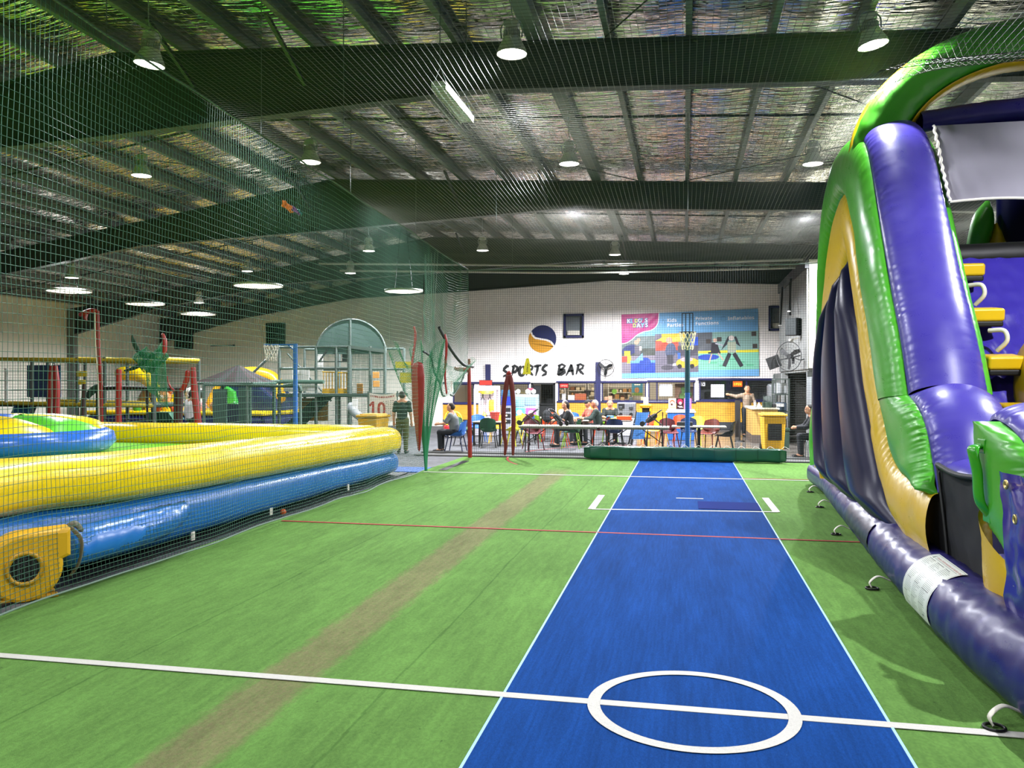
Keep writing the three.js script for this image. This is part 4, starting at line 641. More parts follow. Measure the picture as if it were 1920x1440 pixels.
// ---------------------------------------------------------------- soft play frame with yellow rails, far left
const netPanel = (a, b, c, d, nu, nv, r = 0.004) => netGeometry((u, v) => V(...a).lerp(V(...b), u).lerp(V(...d).lerp(V(...c), u), v), steps(nu), steps(nv), 1, 1, r);
{
  const t = thing('soft_play_frame', 'pipe-framed play structure with yellow foam rails along the left wall', 'play frame', [-17.5, 0, -21.8]);
  const xs = [-2.6, -1.22, 0.3, 1.2, 2.8];
  for (const x of xs) for (const z of [0.8, -1.4]) part('post', rod([x, 0, z], [x, 2.5, z], 0.05, 12), MAT.galv, t);
  for (const z of [0.8, -1.4]) for (const y of [1.18, 2.47]) part('rail', rod([-2.6, y, z], [2.8, y - 0.06, z], 0.06, 12), std(0xc7b02c, 0.5), t);
  for (const x of xs) part('cross_rail', rod([x, 2.47, 0.8], [x, 2.47, -1.4], 0.05, 10), std(0xc7b02c, 0.5), t);
  for (const y of [1.55, 1.85]) for (let k = 0; k < 4; k++) part('cable', rod([xs[k], y, 0.8], [xs[k + 1], y, 0.8], 0.008, 5), MAT.galv, t);
  part('safety_net', [netPanel([-2.6, 1.2, 0.8], [2.8, 1.2, 0.8], [2.8, 2.45, 0.8], [-2.6, 2.45, 0.8], 60, 14), netPanel([-2.6, 1.2, -1.4], [2.8, 1.2, -1.4], [2.8, 2.45, -1.4], [-2.6, 2.45, -1.4], 60, 14)], std(0x1c2a26, 0.7), t);
  part('platform', rbox(5.4, 0.1, 2.2, 0.03, 0.1, 1.12, -0.3), std(0x2c3f36, 0.7), t);
  part('blue_panel', rbox(1.2, 1.0, 0.06, 0.02, -1.95, 1.82, -0.5), std(0x21427e, 0.5), t);
  part('slide_chute', [bar([-1.6, 1.05, 0.6], [-0.9, 0.15, 1.9], 0.55, 0.05), bar([-1.9, 1.15, 0.6], [-1.2, 0.25, 1.9], 0.05, 0.16), bar([-1.35, 1.15, 0.6], [-0.65, 0.25, 1.9], 0.05, 0.16)], std(0x2e5d86, 0.3), t);
  part('white_pipe', rod([-2.05, 1.2, 0.85], [-2.05, 2.2, 0.85], 0.05, 10), MAT.white, t); part('white_pipe', rod([-0.75, 1.2, 0.6], [-0.75, 2.35, 0.6], 0.03, 10), MAT.white, t);
  for (const [x, y, w, h] of [[0.75, 2.03, 0.34, 0.16], [0.75, 1.79, 0.24, 0.14]]) part('yellow_sign', rbox(w, h, 0.03, 0.015, x - 0.25, y, 0.86), std(0xd6bf1e, 0.5), t);
}
// ---------------------------------------------------------------- animal bounce inflatable against the far wall
{
  const t = thing('animal_bounce_castle', 'inflatable play castle with slides and animal figures at the far wall', 'inflatable', [-16.4, 0, -26]);
  part('bed', rbox(6.6, 0.3, 3.4, 0.12, 0, 0.16, 0, 0, 0, 0, 3), vinyl(0x3aa63a), t); part('bed_band', rbox(6.5, 0.4, 3.3, 0.14, 0, 0.5, 0, 0, 0, 0, 3), vinyl(0x23266e), t); part('bed_top', rbox(6.5, 0.14, 3.3, 0.06, 0, 0.77, 0, 0, 0, 0, 3), MAT.arenaYellow, t);
  part('slide_tube', softTube([[-3.2, 2.1, 0.2], [-2.3, 2.05, 0.2], [-1.9, 1.85, 0.2], [-1.5, 1.35, 0.3], [-1.25, 0.9, 0.5]], [0.24, 0.25, 0.22, 0.2, 0.18], { nS: 40, nT: 14 }), MAT.arenaYellow, t);
  part('slide_tube', softTube([[0.6, 0.9, 0.4], [0.8, 1.5, 0.2], [1.2, 1.95, 0.0], [1.9, 2.1, -0.2], [2.6, 1.9, -0.3], [3.1, 1.1, 0.1]], [0.2, 0.2, 0.22, 0.22, 0.2, 0.18], { nS: 50, nT: 14 }), vinyl(0xe0a416), t);
  part('ramp', prism([[0.7, 0.8], [3.0, 0.8], [2.9, 1.2], [2.0, 1.95], [1.1, 1.8]], 1.6, 0.06).translate(0, 0, -0.4), vinyl(0x1d2a55), t);
  part('ramp_side', prism([[0.75, 0.8], [1.7, 0.8], [1.55, 1.45], [1.3, 1.6]], 0.2, 0.05).translate(0, 0, 0.5), vinyl(0x3aa63a), t);
  part('striped_figure', softTube([[-1.9, 0.85, 0.6], [-1.75, 1.25, 0.6], [-1.55, 1.5, 0.6], [-1.3, 1.2, 0.7]], [0.22, 0.2, 0.2, 0.12], { nS: 24, nT: 14 }), vinyl(0x7a5a24), t, 'brown and yellow figure');
  { const b = part('bear_figure', lathe([[0, 0.8], [0.26, 0.84], [0.3, 1.0], [0.2, 1.16], [0.24, 1.3], [0.17, 1.44], [0, 1.48]], 20).translate(-0.75, 0, 0.9), vinyl(0xc9824a), t, 'tan bear figure'); part('ear', new THREE.SphereGeometry(0.07, 10, 8).translate(-0.93, 1.46, 0.9), vinyl(0xb05a2a), b); part('ear', new THREE.SphereGeometry(0.07, 10, 8).translate(-0.57, 1.46, 0.9), vinyl(0xb05a2a), b); part('muzzle', new THREE.SphereGeometry(0.08, 10, 8).translate(-0.75, 1.28, 1.12), vinyl(0xeadcc8), b); part('nose', new THREE.SphereGeometry(0.03, 8, 6).translate(-0.75, 1.31, 1.2), MAT.black, b); }
  { const d = part('dog_figure', lathe([[0, 0.8], [0.3, 0.86], [0.32, 1.05], [0.24, 1.2], [0.28, 1.4], [0.24, 1.58], [0, 1.66]], 20).translate(0.45, 0, 1.1), vinyl(0xe6e2da), t, 'white and black spotted figure'); part('ear', new THREE.SphereGeometry(0.11, 12, 8).scale(0.7, 1.3, 0.7).translate(0.2, 1.46, 1.15), MAT.black, d); part('ear', new THREE.SphereGeometry(0.11, 12, 8).scale(0.7, 1.3, 0.7).translate(0.74, 1.4, 1.15), MAT.black, d); part('snout', new THREE.SphereGeometry(0.14, 12, 10).translate(0.5, 1.3, 1.36), vinyl(0xe6e2da), d); part('nose', new THREE.SphereGeometry(0.06, 8, 6).translate(0.55, 1.3, 1.48), MAT.black, d); part('spot', new THREE.SphereGeometry(0.09, 10, 8).scale(1, 1.2, 0.5).translate(0.6, 1.05, 1.38), MAT.black, d); }
  for (const [x, y] of [[-0.25, 1.1], [0.0, 1.05], [-1.2, 1.0]]) part('yellow_limb', softTube([[x, 0.82, 1.2], [x - 0.06, y, 1.2], [x + 0.02, y + 0.3, 1.2]], [0.07, 0.06, 0.05], { nS: 14, nT: 10 }), MAT.arenaYellow, t);
  for (const [x, c] of [[-1.5, 0x2f8f3a], [0.9, 0xd89a9a], [1.35, 0xb88a60], [-0.4, 0xe0c21c], [2.1, 0x2f8f3a]]) part('small_figure', new THREE.SphereGeometry(0.16, 12, 10).scale(1, 1.2, 0.8).translate(x, 0.98, 1.35), vinyl(c), t);
}
solo('orange_arch', new THREE.TorusGeometry(0.3, 0.085, 12, 24, Math.PI).translate(-16.4, 0.82, -24.0), std(0xd9541c, 0.5), 'small orange foam arch in front of the animal castle', 'arch');
solo('toddler_house', [box(0.9, 0.62, 0.5, -16.4, 0.31, -23.9), prism([[-16.95, 0.6], [-15.85, 0.6], [-16.05, 0.84], [-16.75, 0.84]], 0.6).translate(0, 0, -23.9)], std(0x3d6b58, 0.7), 'small green toddler play house under the orange arch', 'play house');
// gazebo with striped roof
{
  const t = thing('striped_gazebo', 'small play gazebo with grey and maroon striped tent roof', 'gazebo', [-12.75, 0, -22]);
  const cs = [0x343335, 0x2a1518]; for (let k = 0; k < 16; k++) { const a0 = k / 16 * Math.PI * 2 + Math.PI / 4, a1 = (k + 1) / 16 * Math.PI * 2 + Math.PI / 4, sq = a => { const r = 0.92 / Math.max(Math.abs(Math.cos(a)), Math.abs(Math.sin(a))); return V(Math.cos(a) * r, 1.77, Math.sin(a) * r * 0.8); }; const top = V(0.08, 2.3, 0), p = sq(a0), q = sq(a1); part('roof_stripe', surface([[p, p.clone().lerp(top, 0.5).add(V(0, -0.02, 0)), top], [q, q.clone().lerp(top, 0.5).add(V(0, -0.02, 0)), top.clone().add(V(0.001, 0, 0))]]), std(cs[k % 2], 0.8), t); }
  for (const [x, z] of [[-0.84, 0.7], [0.84, 0.7], [-0.84, -0.7], [0.84, -0.7]]) part('post', rod([x, 0, z], [x, 1.77, z], 0.05, 10), std(0x3e5a4e, 0.6), t);
  part('eave_rail', [rod([-0.9, 1.76, 0.72], [0.9, 1.76, 0.72], 0.035), rod([-0.9, 1.76, -0.72], [0.9, 1.76, -0.72], 0.035), rod([-0.9, 1.76, 0.72], [-0.9, 1.76, -0.72], 0.035), rod([0.9, 1.76, 0.72], [0.9, 1.76, -0.72], 0.035)], std(0x3e5a4e, 0.6), t);
  part('curtain', [box(0.42, 1.5, 0.06, -0.1, 0.85, 0.68), box(0.3, 1.6, 0.06, 0.62, 0.85, 0.66)], std(0x48645a, 0.85), t);
  part('inner_box', rbox(0.8, 1.1, 0.6, 0.05, -0.2, 0.6, -0.1), std(0x2c3a4a, 0.8), t);
}
// arched play frame in the middle distance
{
  const t = thing('arched_play_frame', 'grey pipe play frame with large green arched mesh top', 'play frame', [-10.2, 0, -23.4]);
  const P = (a, b, r = 0.045, m = MAT.galv, n = 'pipe') => part(n, rod(a, b, r, 10), m, t);
  const X = { a: -1.75, b: -0.56, c: 0.08, d: 0.5, e: 1.15, f: 1.6 };
  for (const x of [X.a, X.b, X.c, X.d, X.e, X.f]) P([x, 0, 0.3], [x, 2.85, 0.3], x === X.d ? 0.07 : 0.045, MAT.galv, 'post');
  for (const x of [X.a, X.b, X.d, X.f]) P([x, 0, -1.4], [x, 2.85, -1.4], 0.045, MAT.galv, 'post');
  for (const y of [1.42, 2.2, 2.84]) { P([X.a, y, 0.3], [X.d, y, 0.3], 0.04); P([X.a, y, -1.4], [X.f, y, -1.4], 0.04); }
  part('brow_beam', bar([X.d, 2.84, 0.3], [X.f, 2.7, 0.3], 0.09, 0.1), MAT.galv, t);
  P([-2.9, 1.82, 0.3], [X.a, 2.84, 0.3], 0.04); P([-3.1, 1.8, 0.35], [-0.3, 1.8, 0.35], 0.06, std(0x4c6a5c, 0.6), 'foam_rail'); P([X.b - 0.1, 1.2, -1.0], [X.a - 0.4, 2.7, -1.0], 0.03);
  // half-disc mesh hood
  const R = 1.1, cx = 0.53; const hood = []; for (let i = 0; i <= 40; i++) { const a = Math.PI * i / 40; hood.push([cx - R * Math.cos(a), 2.62 + 1.02 * Math.sin(a), 0.3]); }
  part('hood_rim', tube(hood, 0.03, 60, 8), MAT.galv, t);
  { const s = new THREE.Shape(); hood.forEach(([x, y], i) => i ? s.lineTo(x, y) : s.moveTo(x, y)); s.closePath(); const g = new THREE.ShapeGeometry(s, 4).translate(0, 0, 0.27); part('hood_mesh', g, new THREE.MeshPhysicalMaterial({ color: 0x475e58, roughness: 1, transmission: 0.25, thickness: 0, side: THREE.DoubleSide }), t, 'grey green mesh hood'); }
  P([cx, 2.7, 0.31], [cx, 3.62, 0.31], 0.03);
  part('floor_deck', rbox(3.5, 0.1, 1.9, 0.03, -0.05, 1.4, -0.55), std(0x20302a, 0.7), t);
  part('yellow_gate', [rbox(0.9, 0.16, 0.06, 0.02, 0.0, 1.52, 0.1), ...steps(9).map(u => rod([-0.42 + u * 0.84, 1.5, 0.1], [-0.42 + u * 0.84, 2.1, 0.1], 0.014, 6)), rod([-0.45, 2.1, 0.1], [0.45, 2.06, 0.1], 0.02, 6)], std(0xd6a51a, 0.5), t);
  part('white_panel', [box(0.55, 0.5, 0.03, -1.3, 1.95, -0.2), box(1.1, 0.3, 0.03, -1.2, 1.66, 0.0), box(0.2, 0.7, 0.03, -0.85, 2.5, -0.6)], MAT.white, t);
  part('orange_panel', [rbox(0.9, 0.7, 0.05, 0.02, -0.95, 0.95, -0.4), rbox(0.2, 0.3, 0.05, 0.02, 0.78, 1.6, 0.2)], std(0xd08a24, 0.6), t);
  part('safety_net', [netPanel([X.d, 0.3, 0.3], [X.f, 0.3, 0.3], [X.f, 2.75, 0.3], [X.d, 2.75, 0.3], 24, 48, 0.005), netPanel([X.a, 0.2, 0.3], [X.d, 0.2, 0.3], [X.d, 1.4, 0.3], [X.a, 1.4, 0.3], 44, 24, 0.005)], std(0x2c3f38, 0.7), t);
  for (const [x, y] of [[1.35, 2.0], [1.36, 1.74]]) part('orange_notice', rbox(0.2, 0.18, 0.02, 0.01, x, y, 0.36), std(0xd89a4a, 0.6), t);
  part('stair', prism([[-1.7, 0.0], [-0.2, 1.4], [-0.5, 1.42], [-2.1, 0.1]], 0.5).translate(0, 0, 0.0), std(0x1c2723, 0.8), t);
  part('window_frame', [bar([X.b, 2.4, 0.3], [X.d, 2.4, 0.3], 0.03, 0.03), bar([X.b + 0.1, 2.4, 0.3], [X.b + 0.35, 2.75, 0.3], 0.03, 0.05), box(0.3, 0.35, 0.04, X.c + 0.22, 2.58, 0.0)], MAT.darkGrey, t);
  part('duct', softTube([[0.55, 1.15, 0.35], [0.75, 0.95, 0.6], [1.0, 0.8, 0.75], [1.3, 0.72, 0.8]], [0.13, 0.13, 0.12, 0.1], { nS: 20, nT: 12 }), std(0x8a8f92, 0.5), t);
  part('notice', box(0.16, 0.34, 0.02, 0.8, 1.13, 0.62), MAT.white, t);
}
// low mesh pen in front of the arched frame
{
  const t = thing('mesh_pen', 'dark green netted pen in front of the arched play frame', 'pen', [-11, 0, -20.6]);
  for (const x of [-1.9, -0.6, 0.95]) part('post', rod([x, 0, 0], [x, 1.72, 0], 0.04, 10), std(0x5c6f66, 0.5), t);
  part('top_rail', [rod([-1.9, 1.72, 0], [0.95, 1.68, 0], 0.04, 10), softTube([[0.4, 1.68, 0.05], [0.9, 1.7, 0.05], [1.0, 1.5, 0.05]], [0.05, 0.05, 0.05], { nS: 12, nT: 8 })], std(0x34493f, 0.6), t);
  part('net_mesh', netPanel([-1.9, 0.05, 0], [0.95, 0.05, 0], [0.95, 1.7, 0], [-1.9, 1.7, 0], 52, 32, 0.005), std(0x1d3027, 0.7), t);
}
function netballPost(x, z, h, ringDx, ringDz, label, pole, lightNet, padFrom) {
  const t = thing('netball_post', label, 'netball post', [x, 0, z]);
  part('pole', new THREE.CylinderGeometry(0.055, 0.055, h, 16).translate(0, h / 2, 0), MAT.postBlue, t);
  if (padFrom) part('dark_sleeve', new THREE.CylinderGeometry(0.062, 0.062, h - padFrom, 16).translate(0, (h + padFrom) / 2, 0), std(0x0f4650, 0.5), t);
  part('base', lathe([[0, 0.05], [0.3, 0.05], [0.34, 0.02], [0.34, 0]], 24), MAT.blackMetal, t);
  part('bracket', [bar([0, h - 0.02, 0], [ringDx * 0.66, h - 0.02, ringDz * 0.66], 0.05, 0.03), bar([0, h - 0.18, 0], [ringDx * 0.3, h - 0.03, ringDz * 0.3], 0.03, 0.03)], MAT.postBlue, t);
  const rc = [ringDx, h - 0.02, ringDz], R = 0.19; const ring = new THREE.TorusGeometry(R, 0.01, 8, 32); ring.rotateX(Math.PI / 2); part('ring', ring.translate(...rc), lightNet ? MAT.charcoal : MAT.postBlue, t);
  const g = []; for (let k = 0; k < 12; k++) for (const s of [-1, 1]) g.push(tube(steps(7).map(v => { const a = (k + s * v * 2.2) / 12 * Math.PI * 2, r = R * (1 - 0.42 * v + 0.08 * v * v); return [rc[0] + Math.cos(a) * r, rc[1] - v * 0.4 - 0.01 * Math.sin(k * 3), rc[2] + Math.sin(a) * r]; }), 0.008, 10, 4));
  part('ring_net', g, lightNet ? std(0xd7d3a4, 0.7) : MAT.offWhite, t); return t;
}
netballPost(-9.6, -19.4, 2.76, -0.66, 0, 'blue netball post with white ring net left of the arched frame', 0, false, 0);
{ const t = netballPost(0.06, -19.9, 2.97, 0.0, 0.22, 'blue netball post at the end of the pitch before the bar', 0, true, 1.55);
  part('guide_frame', [box(0.02, 0.5, 0.02, -0.12, 3.15, 0.05), box(0.02, 0.5, 0.02, 0.12, 3.15, 0.05), box(0.26, 0.02, 0.02, 0, 3.4, 0.05), box(0.02, 0.5, 0.02, -0.04, 3.15, 0.05), box(0.02, 0.5, 0.02, 0.05, 3.15, 0.05)], MAT.black, t); }
// banner with a big 10, bin, toy car
{
  const tex = canvasTex(512, 400, (g, w, h) => { g.fillStyle = '#e8e4e2'; g.fillRect(0, 0, w, h); g.fillStyle = '#9a3434'; srand(4); for (let c = 0; c < 15; c++) g.fillRect(24 + c * 31, 26 + rnd() * 4, 12 + rnd() * 13, 26); g.fillStyle = '#b02a2a'; g.font = 'bold 300px sans-serif'; g.fillText('10', -20, 330); g.fillStyle = '#555'; srand(8); for (let r = 0; r < 9; r++) for (let c = 0; c < 5; c++) g.fillRect(256 + c * 46, 100 + r * 27, 14 + rnd() * 28, 8); });
  const rows = []; for (let i = 0; i <= 20; i++) { const r = []; for (let j = 0; j <= 10; j++) { const u = i / 20, v = j / 10; r.push(V(lerp(-8.06, -7.32, u), lerp(0.78, 1.52 - 0.05 * Math.sin(u * Math.PI), v), -20.5 + 0.03 * Math.sin(u * 9) * (1 - v * 0.5))); } rows.push(r); }
  const g = surface(rows), uv = g.attributes.uv; let k = 0; for (let i = 0; i <= 20; i++) for (let j = 0; j <= 10; j++) uv.setXY(k++, i / 20, j / 10);
  const bn = thing('fabric_banner', 'white fabric banner with a large red number behind the standing man', 'banner'); for (const px of [-8.09, -7.29]) part('stake', rod([px, 0, -20.5], [px, 1.56, -20.5], 0.02), MAT.galv, bn); part('cloth', g, new THREE.MeshStandardMaterial({ map: tex, roughness: 0.8, side: THREE.DoubleSide }), bn);
}
function wheelieBin(x, z, turn, label, window) {
  const t = thing('wheelie_bin', label, 'bin', [x, 0, z], turn, 'yellow bins'); const y = std(0xc99a12, 0.5);
  part('body', (() => { const g = new RoundedBoxGeometry(0.56, 0.86, 0.6, 3, 0.04), p = g.attributes.position; for (let i = 0; i < p.count; i++) { const k = 0.84 + 0.16 * (p.getY(i) / 0.86 + 0.5); p.setX(i, p.getX(i) * k); p.setZ(i, p.getZ(i) * k); } g.computeVertexNormals(); return g.translate(0, 0.48, 0); })(), y, t);
  part('lid', [rbox(0.62, 0.07, 0.66, 0.03, 0, 0.95, 0.01), rbox(0.5, 0.04, 0.5, 0.02, 0, 0.99, 0)], y, t);
  part('handle', rod([-0.24, 0.93, -0.34], [0.24, 0.93, -0.34], 0.016), y, t);
  for (const s of [-1, 1]) part('wheel', new THREE.CylinderGeometry(0.1, 0.1, 0.05, 18).rotateZ(Math.PI / 2).translate(s * 0.24, 0.1, -0.28), MAT.black, t);
  if (window) part('sticker', box(0.34, 0.42, 0.012, 0, 0.52, 0.295), std(0x141414, 0.4), t, 'black printed sticker');
  return t;
}
wheelieBin(-7.6, -19.6, -0.2, 'yellow wheelie bin at the end of the arena wall');
{
  const t = thing('toy_car', 'red and yellow ride-in toy car on the grey floor', 'toy car', [-7.33, 0, -26], 0.5);
  part('body', rbox(0.62, 0.26, 0.42, 0.1, 0, 0.32, 0, 0, 0, 0, 4), std(0xb8242a, 0.35), t);
  part('roof', [tube([[-0.26, 0.42, 0.17], [-0.2, 0.75, 0.16], [0.0, 0.83, 0.16], [0.16, 0.75, 0.16], [0.26, 0.42, 0.17]], 0.035, 24, 8), tube([[-0.26, 0.42, -0.17], [-0.2, 0.75, -0.16], [0.0, 0.83, -0.16], [0.16, 0.75, -0.16], [0.26, 0.42, -0.17]], 0.035, 24, 8), rbox(0.3, 0.05, 0.38, 0.02, -0.03, 0.82, 0)], std(0xe0c22c, 0.4), t);
  for (const [x, z] of [[-0.2, 0.2], [0.2, 0.2], [-0.2, -0.2], [0.2, -0.2]]) { const w = part('wheel', new THREE.CylinderGeometry(0.11, 0.11, 0.08, 20).rotateX(Math.PI / 2).translate(x, 0.11, z), MAT.black, t); part('hub', new THREE.CylinderGeometry(0.06, 0.06, 0.09, 14).rotateX(Math.PI / 2).translate(x, 0.11, z), MAT.white, w); }
  for (const z of [-0.1, 0.1]) part('eye', new THREE.SphereGeometry(0.05, 12, 10).translate(0.3, 0.4, z), MAT.white, t);
}
// dark windows high on the hall wall and conduit
for (const [n, x, y] of [['window_1', -21.3, 3.7], ['window_2', -16.97, 3.82]]) { const g = structGroup(n); part('window_frame', [box(0.86, 0.05, 0.08, x, y + 0.45, ZF + 0.03), box(0.86, 0.05, 0.08, x, y - 0.45, ZF + 0.03), box(0.05, 0.9, 0.08, x - 0.41, y, ZF + 0.03), box(0.05, 0.9, 0.08, x + 0.41, y, ZF + 0.03)], std(0x1c3a30, 0.5), g); part('pane', box(0.8, 0.86, 0.02, x, y, ZF + 0.03), std(0x0e241c, 0.2), g); for (let k = 0; k < 8; k++) part('slat', box(0.8, 0.02, 0.03, x, y - 0.38 + k * 0.11, ZF + 0.055), std(0x24503e, 0.5), g); }
solo('wall_conduit', [rod([-20.0, 3.35, ZF + 0.04], [-18.9, 3.36, ZF + 0.04], 0.02), box(0.08, 0.08, 0.06, -18.9, 3.36, ZF + 0.04)], MAT.darkGrey, 'short horizontal conduit on the far hall wall', 'conduit');
// ---------------------------------------------------------------- bar wall: dado, trims, windows, door, decor
const ZW = ZF + 0.001;
{
  const yd = new THREE.MeshStandardMaterial({ map: dataTex(256, 256, (x, y) => { const v = 0.9 + 0.14 * vA(x / 20, y / 20) + 0.05 * vC(x, y); return [212 * v, 156 * v, 44 * v]; }, true), roughness: 0.5 });
  const base = std(0x2b2d33, 0.5), nv = MAT.navyPaint;
  let n = 1;
  for (const [a, b, lo] of [[-9.6, -7.66, 0.9], [-7.56, -6.02, 0.9], [-4.94, -3.42, 1.0], [-3.2, 0.42, 1.0], [0.42, 2.2, 1.05], [2.2, 3.6, 1.05]]) { const g = structGroup('trim_' + n++); part('yellow_dado', box(b - a, lo - 0.28, 0.03, (a + b) / 2, (lo + 0.28) / 2, ZW + 0.015), yd, g); part('dark_skirting', box(b - a, 0.28, 0.04, (a + b) / 2, 0.14, ZW + 0.02), base, g); part('sill_rail', box(b - a, 0.06, 0.07, (a + b) / 2, lo + 0.02, ZW + 0.035), nv, g); }
  { const g = structGroup('trim_' + n++); part('navy_post', box(0.19, 2.57, 0.1, -3.31, 1.285, ZW + 0.05), nv, g); part('navy_post', box(0.2, 2.5, 0.1, -7.72, 1.25, ZW + 0.05), nv, g); part('white_post', box(0.12, 0.8, 0.05, 0.45, 1.45, ZW + 0.03), MAT.white, g); }
  { const g = structGroup('trim_' + n++); for (const [a, b, y] of [[-9.6, -6.0, 1.76], [-4.96, -1.42, 1.8], [-1.42, 0.4, 1.83], [0.5, 3.6, 1.9]]) part('head_rail', box(b - a, 0.07, 0.07, (a + b) / 2, y, ZW + 0.035), nv, g); }
  let w = 3;
  for (const [a, b, lo, hi, mull] of [[-9.2, -8.3, 0.94, 1.72, []], [-7.56, -6.06, 0.94, 1.74, []], [-4.9, -3.42, 1.04, 1.78, []], [-3.18, -1.46, 1.04, 1.78, []], [-1.38, 0.36, 1.06, 1.82, [-1.05]], [0.54, 3.46, 1.09, 1.88, [2.28]]]) {
    const g = structGroup('window_' + w++); const f = 0.045; part('window_frame', [box(b - a, f, 0.1, (a + b) / 2, lo + f / 2, ZF - 0.05), box(b - a, f, 0.1, (a + b) / 2, hi - f / 2, ZF - 0.05), box(f, hi - lo, 0.1, a + f / 2, (lo + hi) / 2, ZF - 0.05), box(f, hi - lo, 0.1, b - f / 2, (lo + hi) / 2, ZF - 0.05), ...mull.map(x => box(0.05, hi - lo, 0.1, x, (lo + hi) / 2, ZF - 0.05))], nv, g);
    part('pane', new THREE.PlaneGeometry(b - a - 0.06, hi - lo - 0.06).translate((a + b) / 2, (lo + hi) / 2, ZF - 0.08), MAT.glass, g);
  }
  { const g = structGroup('door_1'); part('door_frame', [box(0.08, 1.76, 0.14, -5.94, 0.88, ZF - 0.06), box(0.08, 1.76, 0.14, -5.04, 0.88, ZF - 0.06), box(0.98, 0.07, 0.14, -5.49, 1.73, ZF - 0.06)], MAT.black, g); part('sliding_leaf', [box(0.3, 1.66, 0.03, -5.76, 0.84, ZF - 0.1), box(0.02, 1.66, 0.05, -5.62, 0.84, ZF - 0.1)], std(0x2a2c2e, 0.3), g); part('door_handle', rod([-5.66, 0.8, ZF - 0.06], [-5.66, 1.05, ZF - 0.06], 0.012), MAT.steel, g); part('counter_flap', [box(0.6, 0.04, 0.1, -5.35, 0.92, ZF - 0.02), box(0.6, 0.5, 0.03, -5.35, 0.6, ZF - 0.04)], MAT.black, g); }
  for (const [nm, a, b, c, d] of [['window_9', -4.67, -3.87, 3.53, 4.47], ['window_10', 3.07, 3.95, 3.71, 4.64]]) { const g = structGroup(nm), f = 0.08; part('window_frame', [box(b - a, f, 0.14, (a + b) / 2, c + f / 2, ZF), box(b - a, f, 0.14, (a + b) / 2, d - f / 2, ZF), box(f, d - c, 0.14, a + f / 2, (c + d) / 2, ZF), box(f, d - c, 0.14, b - f / 2, (c + d) / 2, ZF)], nv, g); part('pane', new THREE.PlaneGeometry(b - a - 0.1, d - c - 0.1).translate((a + b) / 2, (c + d) / 2, ZF - 0.03), MAT.glass, g); part('blind', box(b - a - 0.1, d - c - 0.1, 0.02, (a + b) / 2, (c + d) / 2, ZF - 0.16), std(0x6e7478, 0.7), g); part('cill_box', box((b - a) * 0.6, 0.18, 0.08, (a + b) / 2 - 0.02, c + 0.2, ZF - 0.1), MAT.offWhite, g); }
  // wall joints between the white sheets
  for (const x of [-6.6, -5.2, -2.75]) { const g = structGroup('trim_' + n++); part('wall_joint', box(0.012, 2.8, 0.006, x, 3.3, ZW + 0.001), std(0xb5aca6, 0.8), g); }
}
